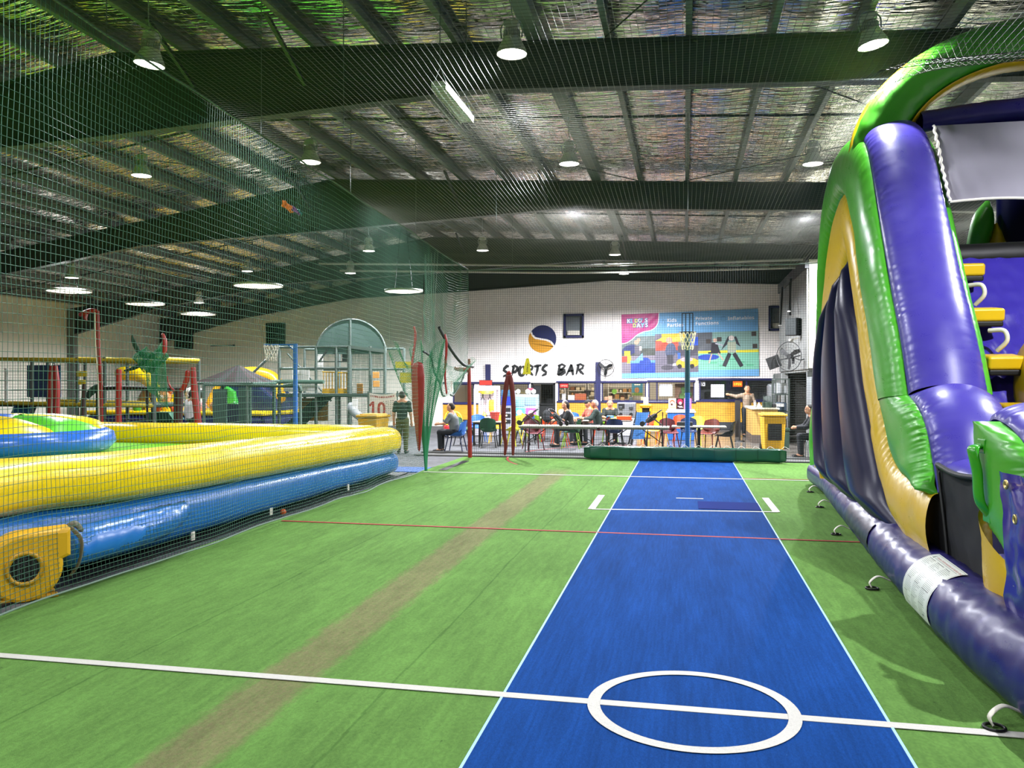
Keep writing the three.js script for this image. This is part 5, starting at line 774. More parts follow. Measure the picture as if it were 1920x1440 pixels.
// kitchen and shop behind the windows
{
  const rz0 = ZF - 0.2, rz1 = -36.2, kw = std(0xc9c3b6, 0.8);
  struct('wall_kitchen', [box(13.6, 3.0, 0.1, -2.9, 1.5, rz1), box(0.1, 3, 3.6, -9.7, 1.5, (rz0 + rz1) / 2), box(0.1, 3, 3.6, 3.9, 1.5, (rz0 + rz1) / 2), box(0.06, 2.9, 3.4, 0.45, 1.45, (rz0 + rz1) / 2 - 0.1)], kw);
  struct('ceiling_kitchen', box(13.8, 0.1, 3.7, -2.9, 2.9, (rz0 + rz1) / 2), std(0xd8d6d0, 0.8)); struct('floor_kitchen', box(13.8, 0.1, 3.7, -2.9, -0.05, (rz0 + rz1) / 2), std(0x7a766e, 0.7));
  for (const [x, wd, I, lab] of [[-4.3, 2.4, 7, 'kitchen ceiling light panel behind the open sign'], [-1.6, 2.6, 9, 'kitchen ceiling light panel behind the middle windows'], [2.0, 1.2, 2.2, 'shop ceiling light panel behind the right window'], [-7.4, 1.4, 3, 'small ceiling light panel behind the arcade machines']]) {
    const t = thing('ceiling_light_panel', lab, 'light panel', [x, 2.82, -34.2], 0, 'kitchen light panels'); part('frame', box(wd + 0.1, 0.05, 0.7, 0, 0.01, 0), MAT.white, t); part('diffuser', box(wd, 0.02, 0.6, 0, -0.02, 0), new THREE.MeshStandardMaterial({ color: 0xffffff, emissive: 0xfff4e4, emissiveIntensity: 2 }), t);
    const l = new THREE.RectAreaLight(0xfff4e4, I, wd, 0.6); l.position.set(0, -0.05, 0); l.lookAt(x, -3, -34.2); l.rotation.set(-Math.PI / 2, 0, 0); t.add(l);
  }
  // shelves with goods
  const TONE = { 0xb98a52: 'tan', 0xd9c7a4: 'cream', 0x8a5a34: 'brown', 0xe2ded2: 'white', 0x7a2d26: 'dark red', 0x3a3430: 'black', 0xe8e4da: 'white', 0xb24a3c: 'red', 0x5a5a52: 'grey', 0xcac0a0: 'cream', 0x384038: 'dark green', 0xd8a878: 'tan', 0xe6d2b4: 'cream', 0xc98a58: 'orange brown', 0xf0e6d8: 'white' };
  const shelf = (x, wd, ys, z, lab, seed, cols) => { const t = thing('storage_shelf', lab, 'shelf', [x, 0, z]); for (const s of [-1, 1]) part('upright', box(0.04, 1.95, 0.3, s * wd / 2, 0.975, 0), MAT.offWhite, t); for (const y of ys) part('board', box(wd, 0.03, 0.32, 0, y, 0), MAT.offWhite, t); srand(seed); let k = 0;
    for (const y of ys.slice(0, -1)) { let px = x - wd / 2 + 0.08; while (px < x + wd / 2 - 0.1) { const ww = rr(0.09, 0.2), hh = rr(0.1, 0.24); if (rnd() < 0.85) { const c = cols[Math.floor(rnd() * cols.length)]; if (rnd() < 0.5) solo('shelf_carton', rbox(ww, hh, 0.2, 0.012, px + ww / 2, y + 0.017 + hh / 2, z), std(c, 0.6), (TONE[c] || 'plain') + ' packet on the ' + lab, 'packet', 'goods on the ' + lab); else solo('shelf_jar', lathe([[0, 0], [ww * 0.42, 0], [ww * 0.45, hh * 0.1], [ww * 0.45, hh * 0.75], [ww * 0.2, hh * 0.88], [ww * 0.2, hh], [0, hh]], 14).translate(px + ww / 2, y + 0.016, z), std(c, 0.35), (TONE[c] || 'plain') + ' jar on the ' + lab, 'jar', 'jars on the ' + lab); } px += ww + rr(0.02, 0.08); } } return t; };
  const warm = [0xb98a52, 0xd9c7a4, 0x8a5a34, 0xe2ded2, 0x7a2d26, 0x3a3430];
  shelf(-4.55, 0.75, [0.9, 1.15, 1.42, 1.7], -35.8, 'kitchen shelf behind the open sign', 71, warm); shelf(-3.72, 0.6, [0.9, 1.2, 1.45, 1.72], -35.6, 'white kitchen shelf left of the navy post', 72, [0xe8e4da, 0xb24a3c, 0x5a5a52, 0xcac0a0, 0x384038]); shelf(-2.7, 1.0, [0.8, 1.06, 1.34, 1.62], -35.8, 'kitchen shelf right of the navy post', 73, warm); shelf(-5.3, 0.5, [0.7, 1.0, 1.3, 1.6], -35.7, 'bright shelf seen through the doorway', 74, [0xd8a878, 0xe6d2b4, 0xc98a58, 0xf0e6d8]);
  const fr = thing('dark_fridge', 'tall black fridge seen through the doorway', 'fridge', [-5.55, 0, -34.4]); part('body', rbox(0.62, 1.7, 0.6, 0.02, 0, 0.86, 0), std(0x101214, 0.4), fr); part('door_handle', rod([0.24, 0.7, 0.33], [0.24, 1.2, 0.33], 0.012), MAT.steel, fr); part('top_goods', rbox(0.5, 0.1, 0.4, 0.02, 0, 1.76, 0), std(0xb9824c, 0.6), fr);
  solo('kitchen_bench', [box(3.4, 0.05, 0.6, -2.75, 0.98, -33.2), box(3.4, 0.95, 0.5, -2.75, 0.48, -33.2)], std(0xa9a49a, 0.4, 0.3), 'steel kitchen bench behind the middle windows', 'bench');
  for (const [x, y, w, h, c, lab] of [[-4.05, 1.2, 0.45, 0.27, 0x9a4a26, 'brown carton in the window under the open sign'], [-4.42, 1.17, 0.26, 0.2, 0xe4e2de, 'white printed carton in the window under the open sign'], [-4.72, 1.2, 0.14, 0.26, 0xd2d6da, 'white menu sheet at the left of the open-sign window']]) solo('window_carton', rbox(w, h, 0.1, 0.01, x, y, -32.9), std(c, 0.6), lab, 'carton');
  solo('coffee_grinder', [lathe([[0, 0], [0.1, 0], [0.1, 0.12], [0.06, 0.16], [0.06, 0.2], [0.15, 0.4], [0.15, 0.42], [0, 0.42]], 18).translate(-3.78, 1.05, -33.0)], std(0x2a2624, 0.4), 'black coffee grinder hopper in the open-sign window', 'grinder');
  for (const [x, h, c, lab] of [[-3.05, 0.2, 0xc99a7c, 'pink-brown bag on the bench left of the green sign'], [-2.9, 0.24, 0xd0a488, 'tall pale bag on the bench left of the green sign'], [-2.42, 0.18, 0x8a6a3c, 'brown basket on the bench right of the green sign'], [-2.08, 0.2, 0x3c4642, 'dark machine on the bench near the teal poster'], [-1.62, 0.2, 0xcabf9a, 'cream canister at the right of the bench']]) solo('bench_item', rbox(0.16, h, 0.14, 0.03, x, 1.01 + h / 2, -33.15), std(c, 0.5), lab, 'kitchen item');
  solo('green_sign', new THREE.CylinderGeometry(0.1, 0.1, 0.015, 20).rotateX(Math.PI / 2).translate(-2.72, 1.42, -32.95), std(0x6fa51c, 0.5), 'small round green sign in the kitchen window', 'sign');
  const poster = (x, y, w, h, z, draw, lab) => solo('wall_poster', box(w, h, 0.012, x, y, z), new THREE.MeshStandardMaterial({ map: canvasTex(256, 256, draw), roughness: 0.6 }), lab, 'poster');
  poster(-1.95, 1.5, 0.45, 0.55, -35.2, (g) => { g.fillStyle = '#3f7f96'; g.fillRect(0, 0, 256, 256); g.fillStyle = '#e6e2d2'; g.fillRect(60, 30, 140, 24); g.fillStyle = '#a8764a'; g.beginPath(); g.arc(120, 150, 56, 0, 7); g.fill(); g.fillStyle = '#6f8a3c'; g.fillRect(0, 200, 256, 56); }, 'teal food poster on the kitchen back wall');
  poster(-0.72, 1.48, 0.5, 0.46, -32.66, (g) => { g.fillStyle = '#fbfafc'; g.fillRect(0, 0, 256, 256); srand(9); g.fillStyle = '#a6a0b8'; for (let r = 0; r < 5; r++) for (let c = 0; c < 7; c++) g.fillRect(22 + c * 31, 40 + r * 20, 10 + rnd() * 14, 5); }, 'white printed sheet taped inside the window above the cone posters');
  poster(-0.02, 1.42, 0.72, 0.62, -33.1, (g) => { g.fillStyle = '#5a4438'; g.fillRect(0, 0, 256, 256); g.fillStyle = '#8a6a54'; g.beginPath(); g.moveTo(0, 256); g.quadraticCurveTo(70, 200, 80, 60); g.lineTo(0, 40); g.fill(); g.fillStyle = '#4f7a3a'; for (const [x, y, r] of [[120, 90, 40], [150, 150, 60], [110, 200, 50], [190, 170, 40], [170, 90, 30]]) { g.beginPath(); g.arc(x, y, r, 0, 7); g.fill(); } g.fillStyle = '#a8c47a'; for (const [x, y] of [[150, 120], [170, 150], [130, 170]]) { g.beginPath(); g.arc(x, y, 9, 0, 7); g.fill(); } g.fillStyle = '#e6dcd0'; g.fillRect(170, 10, 80, 40); }, 'mural of green leaves behind the window right of the white sheet');
  poster(1.22, 1.46, 0.5, 0.5, -32.66, (g) => { g.fillStyle = '#e8e6f2'; g.fillRect(0, 0, 256, 256); g.strokeStyle = '#cfc8e0'; g.lineWidth = 3; for (let k = 1; k < 8; k++) { g.beginPath(); g.moveTo(k * 32, 0); g.lineTo(k * 32, 256); g.stroke(); } }, 'white sheet in the right window beside the staff member');
  poster(0.68, 1.72, 0.16, 0.16, -32.66, (g) => { g.fillStyle = '#f2f2f2'; g.fillRect(0, 0, 256, 256); g.fillStyle = '#222'; g.fillRect(60, 40, 60, 60); g.fillRect(140, 120, 60, 80); g.fillRect(50, 150, 40, 60); }, 'small black and white notice at the left of the right window');
  solo('window_back_panel', box(2.9, 1.0, 0.03, 2.0, 1.48, -33.6), std(0x4a4f54, 0.35), 'dark grey panel behind the right window', 'panel');
  // neon signs: glow and a small light each
  const neon = (x, y, z, w, h, text, fg, bg, lab) => { const t = thing('neon_sign', lab, 'sign', [x, y, z]); part('back_plate', rbox(w + 0.04, h + 0.04, 0.02, 0.04, 0, 0, 0), std(0x28080a, 0.4), t); const tx = canvasTex(256, 128, (g) => { g.fillStyle = bg; g.fillRect(0, 0, 256, 128); g.fillStyle = fg; g.font = 'bold 80px sans-serif'; g.textAlign = 'center'; g.fillText(text, 128, 94); }); part('lit_face', new THREE.PlaneGeometry(w, h).translate(0, 0, 0.014), new THREE.MeshStandardMaterial({ color: 0x000000, emissive: 0xffffff, emissiveMap: tx, emissiveIntensity: 1.6 }), t); const p = new THREE.PointLight(new THREE.Color(fg), 0.08); p.position.set(0, 0, 0.08); t.add(p); };
  neon(-4.66, 1.65, -32.52, 0.32, 0.15, 'OPEN', '#ffb09a', '#e02a30', 'red OPEN sign in the kitchen window'); neon(1.95, 1.72, -32.48, 0.34, 0.2, 'OPEN', '#ffd23a', '#ff5a14', 'orange lit sign hanging before the right window'); neon(-6.55, 1.77, -27.2, 0.42, 0.14, ' ', '#ff6040', '#ff3020', 'plain red glowing sign above the claw machine');
}
// lettering, logo, banner, fans on the white wall
{
  const ink = std(0x0d0d0e, 0.6);
  const stroke = (pts, w0, w1) => { const l = [], r = [], n = pts.length; for (let i = 0; i < n; i++) { const a = pts[Math.max(0, i - 1)], b = pts[Math.min(n - 1, i + 1)], L = Math.hypot(b[0] - a[0], b[1] - a[1]) || 1, nx = -(b[1] - a[1]) / L, ny = (b[0] - a[0]) / L, w = lerp(w0, w1, i / (n - 1)) * (i === 0 ? 0.7 : i === n - 1 ? 0.5 : 1); l.push([pts[i][0] + nx * w, pts[i][1] + ny * w]); r.unshift([pts[i][0] - nx * w, pts[i][1] - ny * w]); } return prism([...l, ...r], 0.012); };
  const arcp = (cx, cy, rx, ry, a0, a1, n = 10) => steps(n).map(t => { const a = lerp(a0, a1, t); return [cx + rx * Math.cos(a), cy + ry * Math.sin(a)]; });
  const L = {
    S: [[[[0.78, 0.92], [0.5, 0.96], [0.2, 0.72], [0.14, 0.55], [0.4, 0.42], [0.62, 0.3], [0.6, 0.12], [0.34, 0.04], [0.1, -0.06]], 0.07, 0.05]],
    P: [[[[0.42, 0.86], [0.34, 0.5], [0.2, -0.08]], 0.075, 0.04], [[[0.14, 0.86], [0.5, 0.98], [0.86, 0.84], [0.9, 0.6], [0.62, 0.36], [0.36, 0.3]], 0.05, 0.07]],
    O: [[arcp(0.5, 0.46, 0.36, 0.44, 1.8, 7.9, 16), 0.08, 0.05]],
    R: [[[[0.3, 0.9], [0.26, 0.5], [0.12, 0.02]], 0.075, 0.05], [[[0.08, 0.88], [0.5, 0.98], [0.86, 0.84], [0.78, 0.6], [0.4, 0.46]], 0.05, 0.06], [[[0.42, 0.46], [0.62, 0.26], [0.98, 0.02]], 0.06, 0.07]],
    T: [[[[0.02, 0.84], [0.4, 0.9], [0.98, 0.96]], 0.06, 0.07], [[[0.52, 0.9], [0.48, 0.5], [0.32, -0.06]], 0.075, 0.04]],
    B: [[[[0.24, 0.9], [0.2, 0.5], [0.08, 0.0]], 0.07, 0.05], [[[0.04, 0.86], [0.5, 1.0], [0.84, 0.86], [0.66, 0.62], [0.3, 0.5]], 0.05, 0.06], [[[0.3, 0.52], [0.84, 0.44], [0.86, 0.26], [0.5, 0.06], [0.12, 0.0]], 0.06, 0.07]],
    A: [[[[0.5, 0.98], [0.34, 0.5], [0.02, -0.08]], 0.06, 0.05], [[[0.52, 0.98], [0.66, 0.5], [0.8, -0.04]], 0.06, 0.08], [[[0.16, 0.34], [0.5, 0.36], [0.84, 0.4]], 0.04, 0.05]]
  };
  const t = thing('wall_lettering', 'black brush-style SPORTS BAR lettering painted on the white wall', 'lettering', [0, 0, ZW + 0.007]);
  const word = (s, x0, x1, y, h) => { const n = s.length, p = (x1 - x0) / n; [...s].forEach((c, i) => { part('letter', L[c].map(([pts, a, b]) => stroke(pts.map(([u, v]) => [x0 + i * p + u * p * 0.98 + v * 0.03, y + v * h + i * 0.006]), a * 0.9, b * 0.9)), ink, t); }); };
  word('SPORTS', -7.14, -5.26, 2.03, 0.42); word('BAR', -4.94, -3.86, 2.07, 0.42);
  // round ball logo
  const lg = thing('ball_logo', 'round navy and mustard ball logo painted on the white wall', 'logo', [-5.52, 3.5, ZW + 0.006]); const R = 0.545;
  const S = [[-0.80, 0.50], [-0.72, 0.28], [-0.5, 0.08], [-0.1, 0.0], [0.3, -0.06], [0.62, -0.2], [0.8, -0.4], [0.84, -0.52]];
  const up = [...arcp(0.02, 0.0, 1, 1, -0.5, 2.62, 40), ...S.map(([x, y]) => [x + 0.03, y + 0.05])].map(([x, y]) => [x * R, y * R]); part('upper_half', prism(up, 0.01), std(0x1d2458, 0.55), lg);
  const dn = [...arcp(-0.02, 0.0, 1, 1, 2.72, 5.72, 40).map(p => p), ...S.slice().reverse().map(([x, y]) => [x - 0.05, y - 0.07])].map(([x, y]) => [x * R, y * R]); part('lower_half', prism(dn, 0.01), std(0xc98d1c, 0.55), lg);
  // mural banner
  const tex = canvasTex(1536, 768, (g, w, h) => {
    g.fillStyle = '#6fa9d8'; g.fillRect(0, 0, w, h);
    // three photo panels
    g.save(); g.beginPath(); g.rect(0, 270, 385, 440); g.clip(); g.fillStyle = '#5d6a68'; g.fillRect(0, 250, 385, 260); g.fillStyle = '#3a4038'; g.fillRect(0, 420, 385, 120); g.fillStyle = '#77707c'; g.fillRect(0, 500, 385, 220); g.fillStyle = '#1b2660'; g.beginPath(); g.ellipse(90, 430, 90, 60, -0.4, 0, 7); g.fill(); g.fillStyle = '#d8c22c'; g.fillRect(30, 440, 70, 60); g.fillRect(60, 500, 50, 90); g.fillStyle = '#b03a30'; g.fillRect(0, 505, 66, 70); g.fillStyle = '#5c92d0'; g.fillRect(100, 560, 290, 40); g.fillStyle = '#1d3a9c'; g.fillRect(105, 590, 280, 130); g.fillStyle = '#22409c'; g.beginPath(); g.arc(270, 590, 66, 0, 7); g.fill(); g.fillStyle = '#6a9ad8'; g.beginPath(); g.moveTo(150, 560); g.lineTo(240, 470); g.lineTo(250, 560); g.fill(); g.fillStyle = '#5a5660'; g.fillRect(150, 380, 70, 110); g.fillStyle = '#b89078'; g.beginPath(); g.arc(172, 340, 28, 0, 7); g.fill(); g.beginPath(); g.arc(196, 312, 22, 0, 7); g.fill(); g.fillStyle = '#d8d4cc'; g.fillRect(205, 390, 26, 50); g.restore();
    g.save(); g.beginPath(); g.rect(385, 250, 485, 460); g.clip(); g.fillStyle = '#6a6472'; g.fillRect(385, 250, 485, 460); g.fillStyle = '#b0402c'; g.fillRect(390, 330, 260, 120); g.fillStyle = '#e0b030'; g.fillRect(460, 250, 300, 100); g.fillStyle = '#e6c040'; g.beginPath(); g.moveTo(390, 330); g.lineTo(470, 290); g.lineTo(740, 300); g.lineTo(640, 345); g.fill(); g.fillStyle = '#2348b0'; g.fillRect(760, 300, 110, 110); g.fillStyle = '#4a4652'; g.fillRect(640, 400, 240, 120); g.fillStyle = '#3e4a66'; g.beginPath(); g.ellipse(560, 450, 60, 90, 0.1, 0, 7); g.fill(); g.beginPath(); g.moveTo(560, 400); g.lineTo(660, 470); g.lineTo(650, 500); g.lineTo(560, 460); g.fill(); g.fillStyle = '#c89c84'; g.beginPath(); g.arc(545, 330, 38, 0, 7); g.fill(); g.fillStyle = '#34323a'; g.fillRect(520, 500, 70, 110); g.fillStyle = '#44404a'; g.beginPath(); g.ellipse(520, 650, 70, 30, 0, 0, 7); g.fill(); g.fillStyle = '#3a62b8'; g.fillRect(640, 480, 30, 70); g.fillStyle = '#e0b030'; g.beginPath(); g.ellipse(750, 600, 130, 60, 0, 0, 7); g.fill(); g.fillStyle = '#d8a0a8'; g.beginPath(); g.ellipse(740, 560, 70, 26, 0, 0, 7); g.fill(); g.fillStyle = '#222'; for (const x of [660, 800]) { g.beginPath(); g.arc(x, 640, 26, 0, 7); g.fill(); } g.fillStyle = '#e8e4dc'; g.fillRect(585, 605, 34, 26); g.restore();
    g.save(); g.beginPath(); g.rect(870, 250, 666, 440); g.clip(); g.fillStyle = '#7fa29a'; g.fillRect(870, 250, 666, 260); g.fillStyle = '#565a60'; g.fillRect(870, 250, 160, 250); g.fillStyle = '#7cc0a4'; g.fillRect(870, 470, 666, 240); g.fillStyle = '#5cae86'; for (let k = 0; k < 6; k++) g.fillRect(900 + k * 100, 560 + (k % 3) * 36, 80, 18); g.fillStyle = '#d8cf3a'; g.fillRect(870, 465, 666, 30); g.fillStyle = '#2848a8'; g.beginPath(); g.ellipse(980, 540, 120, 34, 0, 0, 7); g.fill(); g.fillStyle = '#3c342f'; for (const [x, y] of [[960, 330], [1080, 310], [1460, 260], [1470, 400]]) g.fillRect(x, y, 52, 52); g.fillStyle = '#26222c'; g.beginPath(); g.moveTo(1020, 370); g.lineTo(1080, 370); g.lineTo(1120, 500); g.lineTo(1010, 500); g.fill(); g.fillRect(980, 480, 30, 20); g.fillStyle = '#c8a08c'; g.beginPath(); g.arc(1058, 345, 22, 0, 7); g.fill(); g.lineWidth = 16; g.strokeStyle = '#c8a898'; g.beginPath(); g.moveTo(1020, 500); g.lineTo(990, 610); g.moveTo(1090, 495); g.lineTo(1150, 580); g.stroke(); g.strokeStyle = '#a8aab4'; g.beginPath(); g.moveTo(1060, 380); g.lineTo(1150, 410); g.stroke(); g.strokeStyle = '#2e2c34'; g.lineWidth = 44; g.beginPath(); g.moveTo(1220, 500); g.lineTo(1155, 650); g.moveTo(1265, 500); g.lineTo(1350, 655); g.stroke(); g.lineWidth = 26; g.beginPath(); g.moveTo(1200, 370); g.lineTo(1170, 400); g.lineTo(1215, 310); g.moveTo(1285, 370); g.lineTo(1310, 390); g.lineTo(1280, 310); g.stroke(); g.fillStyle = '#a8b09a'; g.fillRect(1195, 370, 95, 125); g.fillStyle = '#d8ccc4'; g.beginPath(); g.arc(1240, 325, 30, 0, 7); g.fill(); g.restore();
    g.fillStyle = '#b8347c'; g.beginPath(); g.moveTo(0, 0); g.lineTo(430, 0); g.lineTo(425, 90); g.quadraticCurveTo(410, 190, 300, 205); g.quadraticCurveTo(200, 215, 130, 290); g.quadraticCurveTo(60, 350, 0, 345); g.fill(); g.strokeStyle = '#f2f0f2'; g.lineWidth = 9; g.beginPath(); g.moveTo(432, 0); g.lineTo(427, 90); g.quadraticCurveTo(410, 195, 300, 210); g.quadraticCurveTo(200, 220, 130, 297); g.quadraticCurveTo(60, 358, 0, 352); g.stroke();
    const cols = ['#f2f2f6', '#7ab6e6', '#f4d23a', '#f2f2f6', '#8ac0ea', '#f2f2f6']; g.font = 'bold 66px sans-serif'; g.lineWidth = 12; g.strokeStyle = '#4a6a9c'; [..."KIDO'S"].forEach((c, i) => { g.strokeText(c, 62 + i * 40 + (i > 1 ? 6 : 0), 104); g.fillStyle = cols[i]; g.fillText(c, 62 + i * 40 + (i > 1 ? 6 : 0), 104); }); [...'DAYS'].forEach((c, i) => { g.strokeText(c, 128 + i * 48, 160); g.fillStyle = cols[(i + 2) % 6]; g.fillText(c, 128 + i * 48, 160); });
    g.fillStyle = '#f4f2f4'; g.font = 'bold 56px sans-serif'; g.fillText('Kids', 520, 112); g.fillText('Parties', 520, 170); g.fillText('Private', 840, 105); g.fillText('Functions', 840, 163); g.fillText('Inflatables', 1200, 118); g.strokeStyle = '#3f78a8'; g.lineWidth = 4; g.strokeRect(782, 78, 40, 54); g.beginPath(); g.moveTo(480, 80); g.lineTo(460, 130); g.lineTo(500, 130); g.closePath(); g.stroke(); g.strokeRect(1130, 76, 48, 44);
  });
  const C = [[-2.41, 4.41], [2.69, 4.55], [2.73, 2.02], [-2.39, 1.94]], rows = [];
  for (let i = 0; i <= 90; i++) { const r = []; for (let j = 0; j <= 36; j++) { const u = i / 90, v = j / 36, x = lerp(lerp(C[3][0], C[2][0], u), lerp(C[0][0], C[1][0], u), v), y = lerp(lerp(C[3][1], C[2][1], u), lerp(C[0][1], C[1][1], u), v); const d1 = x * 0.7 - y * 0.72; r.push(V(x, y, ZW + 0.035 + 0.014 * noise.noise(d1 * 9, (x + y) * 0.5, 2) * (0.4 + v) + 0.01 * noise.noise(x * 2, y * 2, 8))); } rows.push(r); }
  const bg = surface(rows), uv = bg.attributes.uv; let k = 0; for (let i = 0; i <= 90; i++) for (let j = 0; j <= 36; j++) uv.setXY(k++, i / 90, j / 36);
  solo('mural_banner', bg, new THREE.MeshStandardMaterial({ map: tex, roughness: 0.45, side: THREE.DoubleSide }), 'large printed blue and pink banner with play photographs above the windows', 'banner');
  // wall fans
  const fan = (x, y, z, R, turn, lab, tilt) => { const f = thing('wall_fan', lab, 'fan', [x, y, z], turn); f.rotation.x = tilt || 0; const g = []; for (let q = 1; q <= 5; q++) for (const zz of [0.06]) g.push(new THREE.TorusGeometry(R * q / 5, q === 5 ? 0.012 : 0.003, 6, 40).translate(0, 0, zz + 0.05 * (1 - (q / 5) ** 2))); for (let a = 0; a < 24; a++) { const c = Math.cos(a * Math.PI / 12), s = Math.sin(a * Math.PI / 12); g.push(rod([c * 0.05, s * 0.05, 0.11], [c * R, s * R, 0.06], 0.002, 4)); } part('guard', g, MAT.black, f);
    for (let b = 0; b < 3; b++) { const a = b * 2.094 + 0.5; part('blade', prism([[0.03, -0.03], [R * 0.85, -0.075], [R * 0.92, 0.02], [R * 0.6, 0.07], [0.03, 0.04]], 0.008).rotateX(0.35).rotateZ(a).translate(0, 0, 0.03), MAT.black, f); }
    part('motor', new THREE.CylinderGeometry(0.07, 0.06, 0.14, 18).rotateX(Math.PI / 2).translate(0, 0, 0.0), MAT.black, f); part('bracket', [bar([0, 0, -0.04], [0, -0.1, -0.12], 0.03, 0.03), box(0.08, 0.2, 0.02, 0, -0.1, -0.13)], MAT.black, f); return f; };
  fan(-3.0, 2.34, ZW + 0.15, 0.32, 0, 'black three-blade wall fan beside the navy post');
  const f2 = fan(2.83, 2.5, -23.9, 0.4, -0.75, 'large black wall fan on the grey box wall'); part('arm', tube([[0, 0, -0.1], [0.2, -0.1, -0.2], [0.36, 0.0, -0.3], [0.38, 0.2, -0.34]], 0.016, 24, 6), MAT.black, f2);
}
// ---------------------------------------------------------------- grey box room on the right and what hangs on it
{
  const g = structGroup('wall_box_room'); const grey = std(0x6f716e, 0.75), cream = std(0xcfcdb4, 0.8);
  part('side_wall', box(0.12, 2.95, 6.6, 3.26, 3.62, -26.75), grey, g); part('front_wall', box(5.7, 2.9, 0.12, 6.1, 3.62, -23.42), cream, g); part('soffit', box(5.7, 0.12, 6.6, 6.1, 2.14, -26.75), grey, g); part('roof', box(5.8, 0.1, 6.7, 6.1, 5.12, -26.75), MAT.darkGrey, g); part('fascia', box(0.1, 0.3, 6.7, 3.2, 5.0, -26.75), std(0x303436, 0.5), g);
  part('lower_wall', box(0.12, 2.1, 2.9, 3.3, 1.05, -30.9), grey, g); part('column', box(0.16, 2.1, 0.16, 3.3, 1.05, -23.6), std(0x75797a, 0.5), g); part('column', box(0.2, 2.1, 0.2, 3.3, 1.05, -29.4), std(0x9a9c9a, 0.5), g); part('lower_back', box(5.6, 2.1, 0.1, 6.1, 1.05, -29.6), std(0x34342f, 0.8), g);
}
{ const t = thing('folded_flag_rig', 'two black slanted bars hanging on the grey box wall', 'bracket', [3.1, 3.9, -26]); part('bar', bar([0, 0.95, 0.0], [-0.16, -0.05, 1.0], 0.05, 0.09), MAT.black, t); part('bar', bar([0, 0.95, -2.2], [-0.16, -0.3, -1.3], 0.05, 0.09), MAT.black, t); part('bar', bar([0, 0.9, -0.2], [0, -0.1, -0.2], 0.06, 0.06), MAT.black, t); part('tip', [rbox(0.1, 0.03, 0.06, 0.01, -0.17, -0.08, 1.02), rbox(0.1, 0.03, 0.06, 0.01, -0.17, -0.33, -1.28)], MAT.white, t); }
{ const t = thing('wall_loudspeaker', 'black loudspeaker fixed high on the grey box wall', 'loudspeaker', [3.0, 3.35, -24.6], -0.6); part('cabinet', rbox(0.36, 0.5, 0.3, 0.02, 0, 0, 0), MAT.black, t); part('grille', box(0.32, 0.46, 0.01, 0, 0, 0.152), std(0x1b2020, 0.8), t); part('bracket', [bar([0.1, 0, -0.15], [0.26, 0.0, -0.2], 0.04, 0.04)], MAT.black, t); }
{ const t = thing('security_camera', 'small white camera below the loudspeaker', 'camera', [2.98, 2.98, -25.0]); part('dome', lathe([[0, -0.06], [0.05, -0.04], [0.06, 0], [0.06, 0.05], [0, 0.06]], 16), MAT.offWhite, t); part('arm', bar([0, 0.02, 0], [0.2, 0.08, 0], 0.04, 0.04), MAT.offWhite, t); part('lens', new THREE.SphereGeometry(0.025, 10, 8).translate(-0.03, -0.03, 0.04), MAT.black, t); }
{ const t = thing('hanging_black_sign', 'tilted black square sign left of the large wall fan', 'sign', [2.45, 2.35, -24.4]); part('plate', box(0.36, 0.34, 0.03, 0, 0, 0, 0, -0.3, 0.35), MAT.black, t); part('bracket', bar([0.1, 0.05, -0.03], [0.76, 0.2, -0.3], 0.03, 0.03), MAT.black, t); }
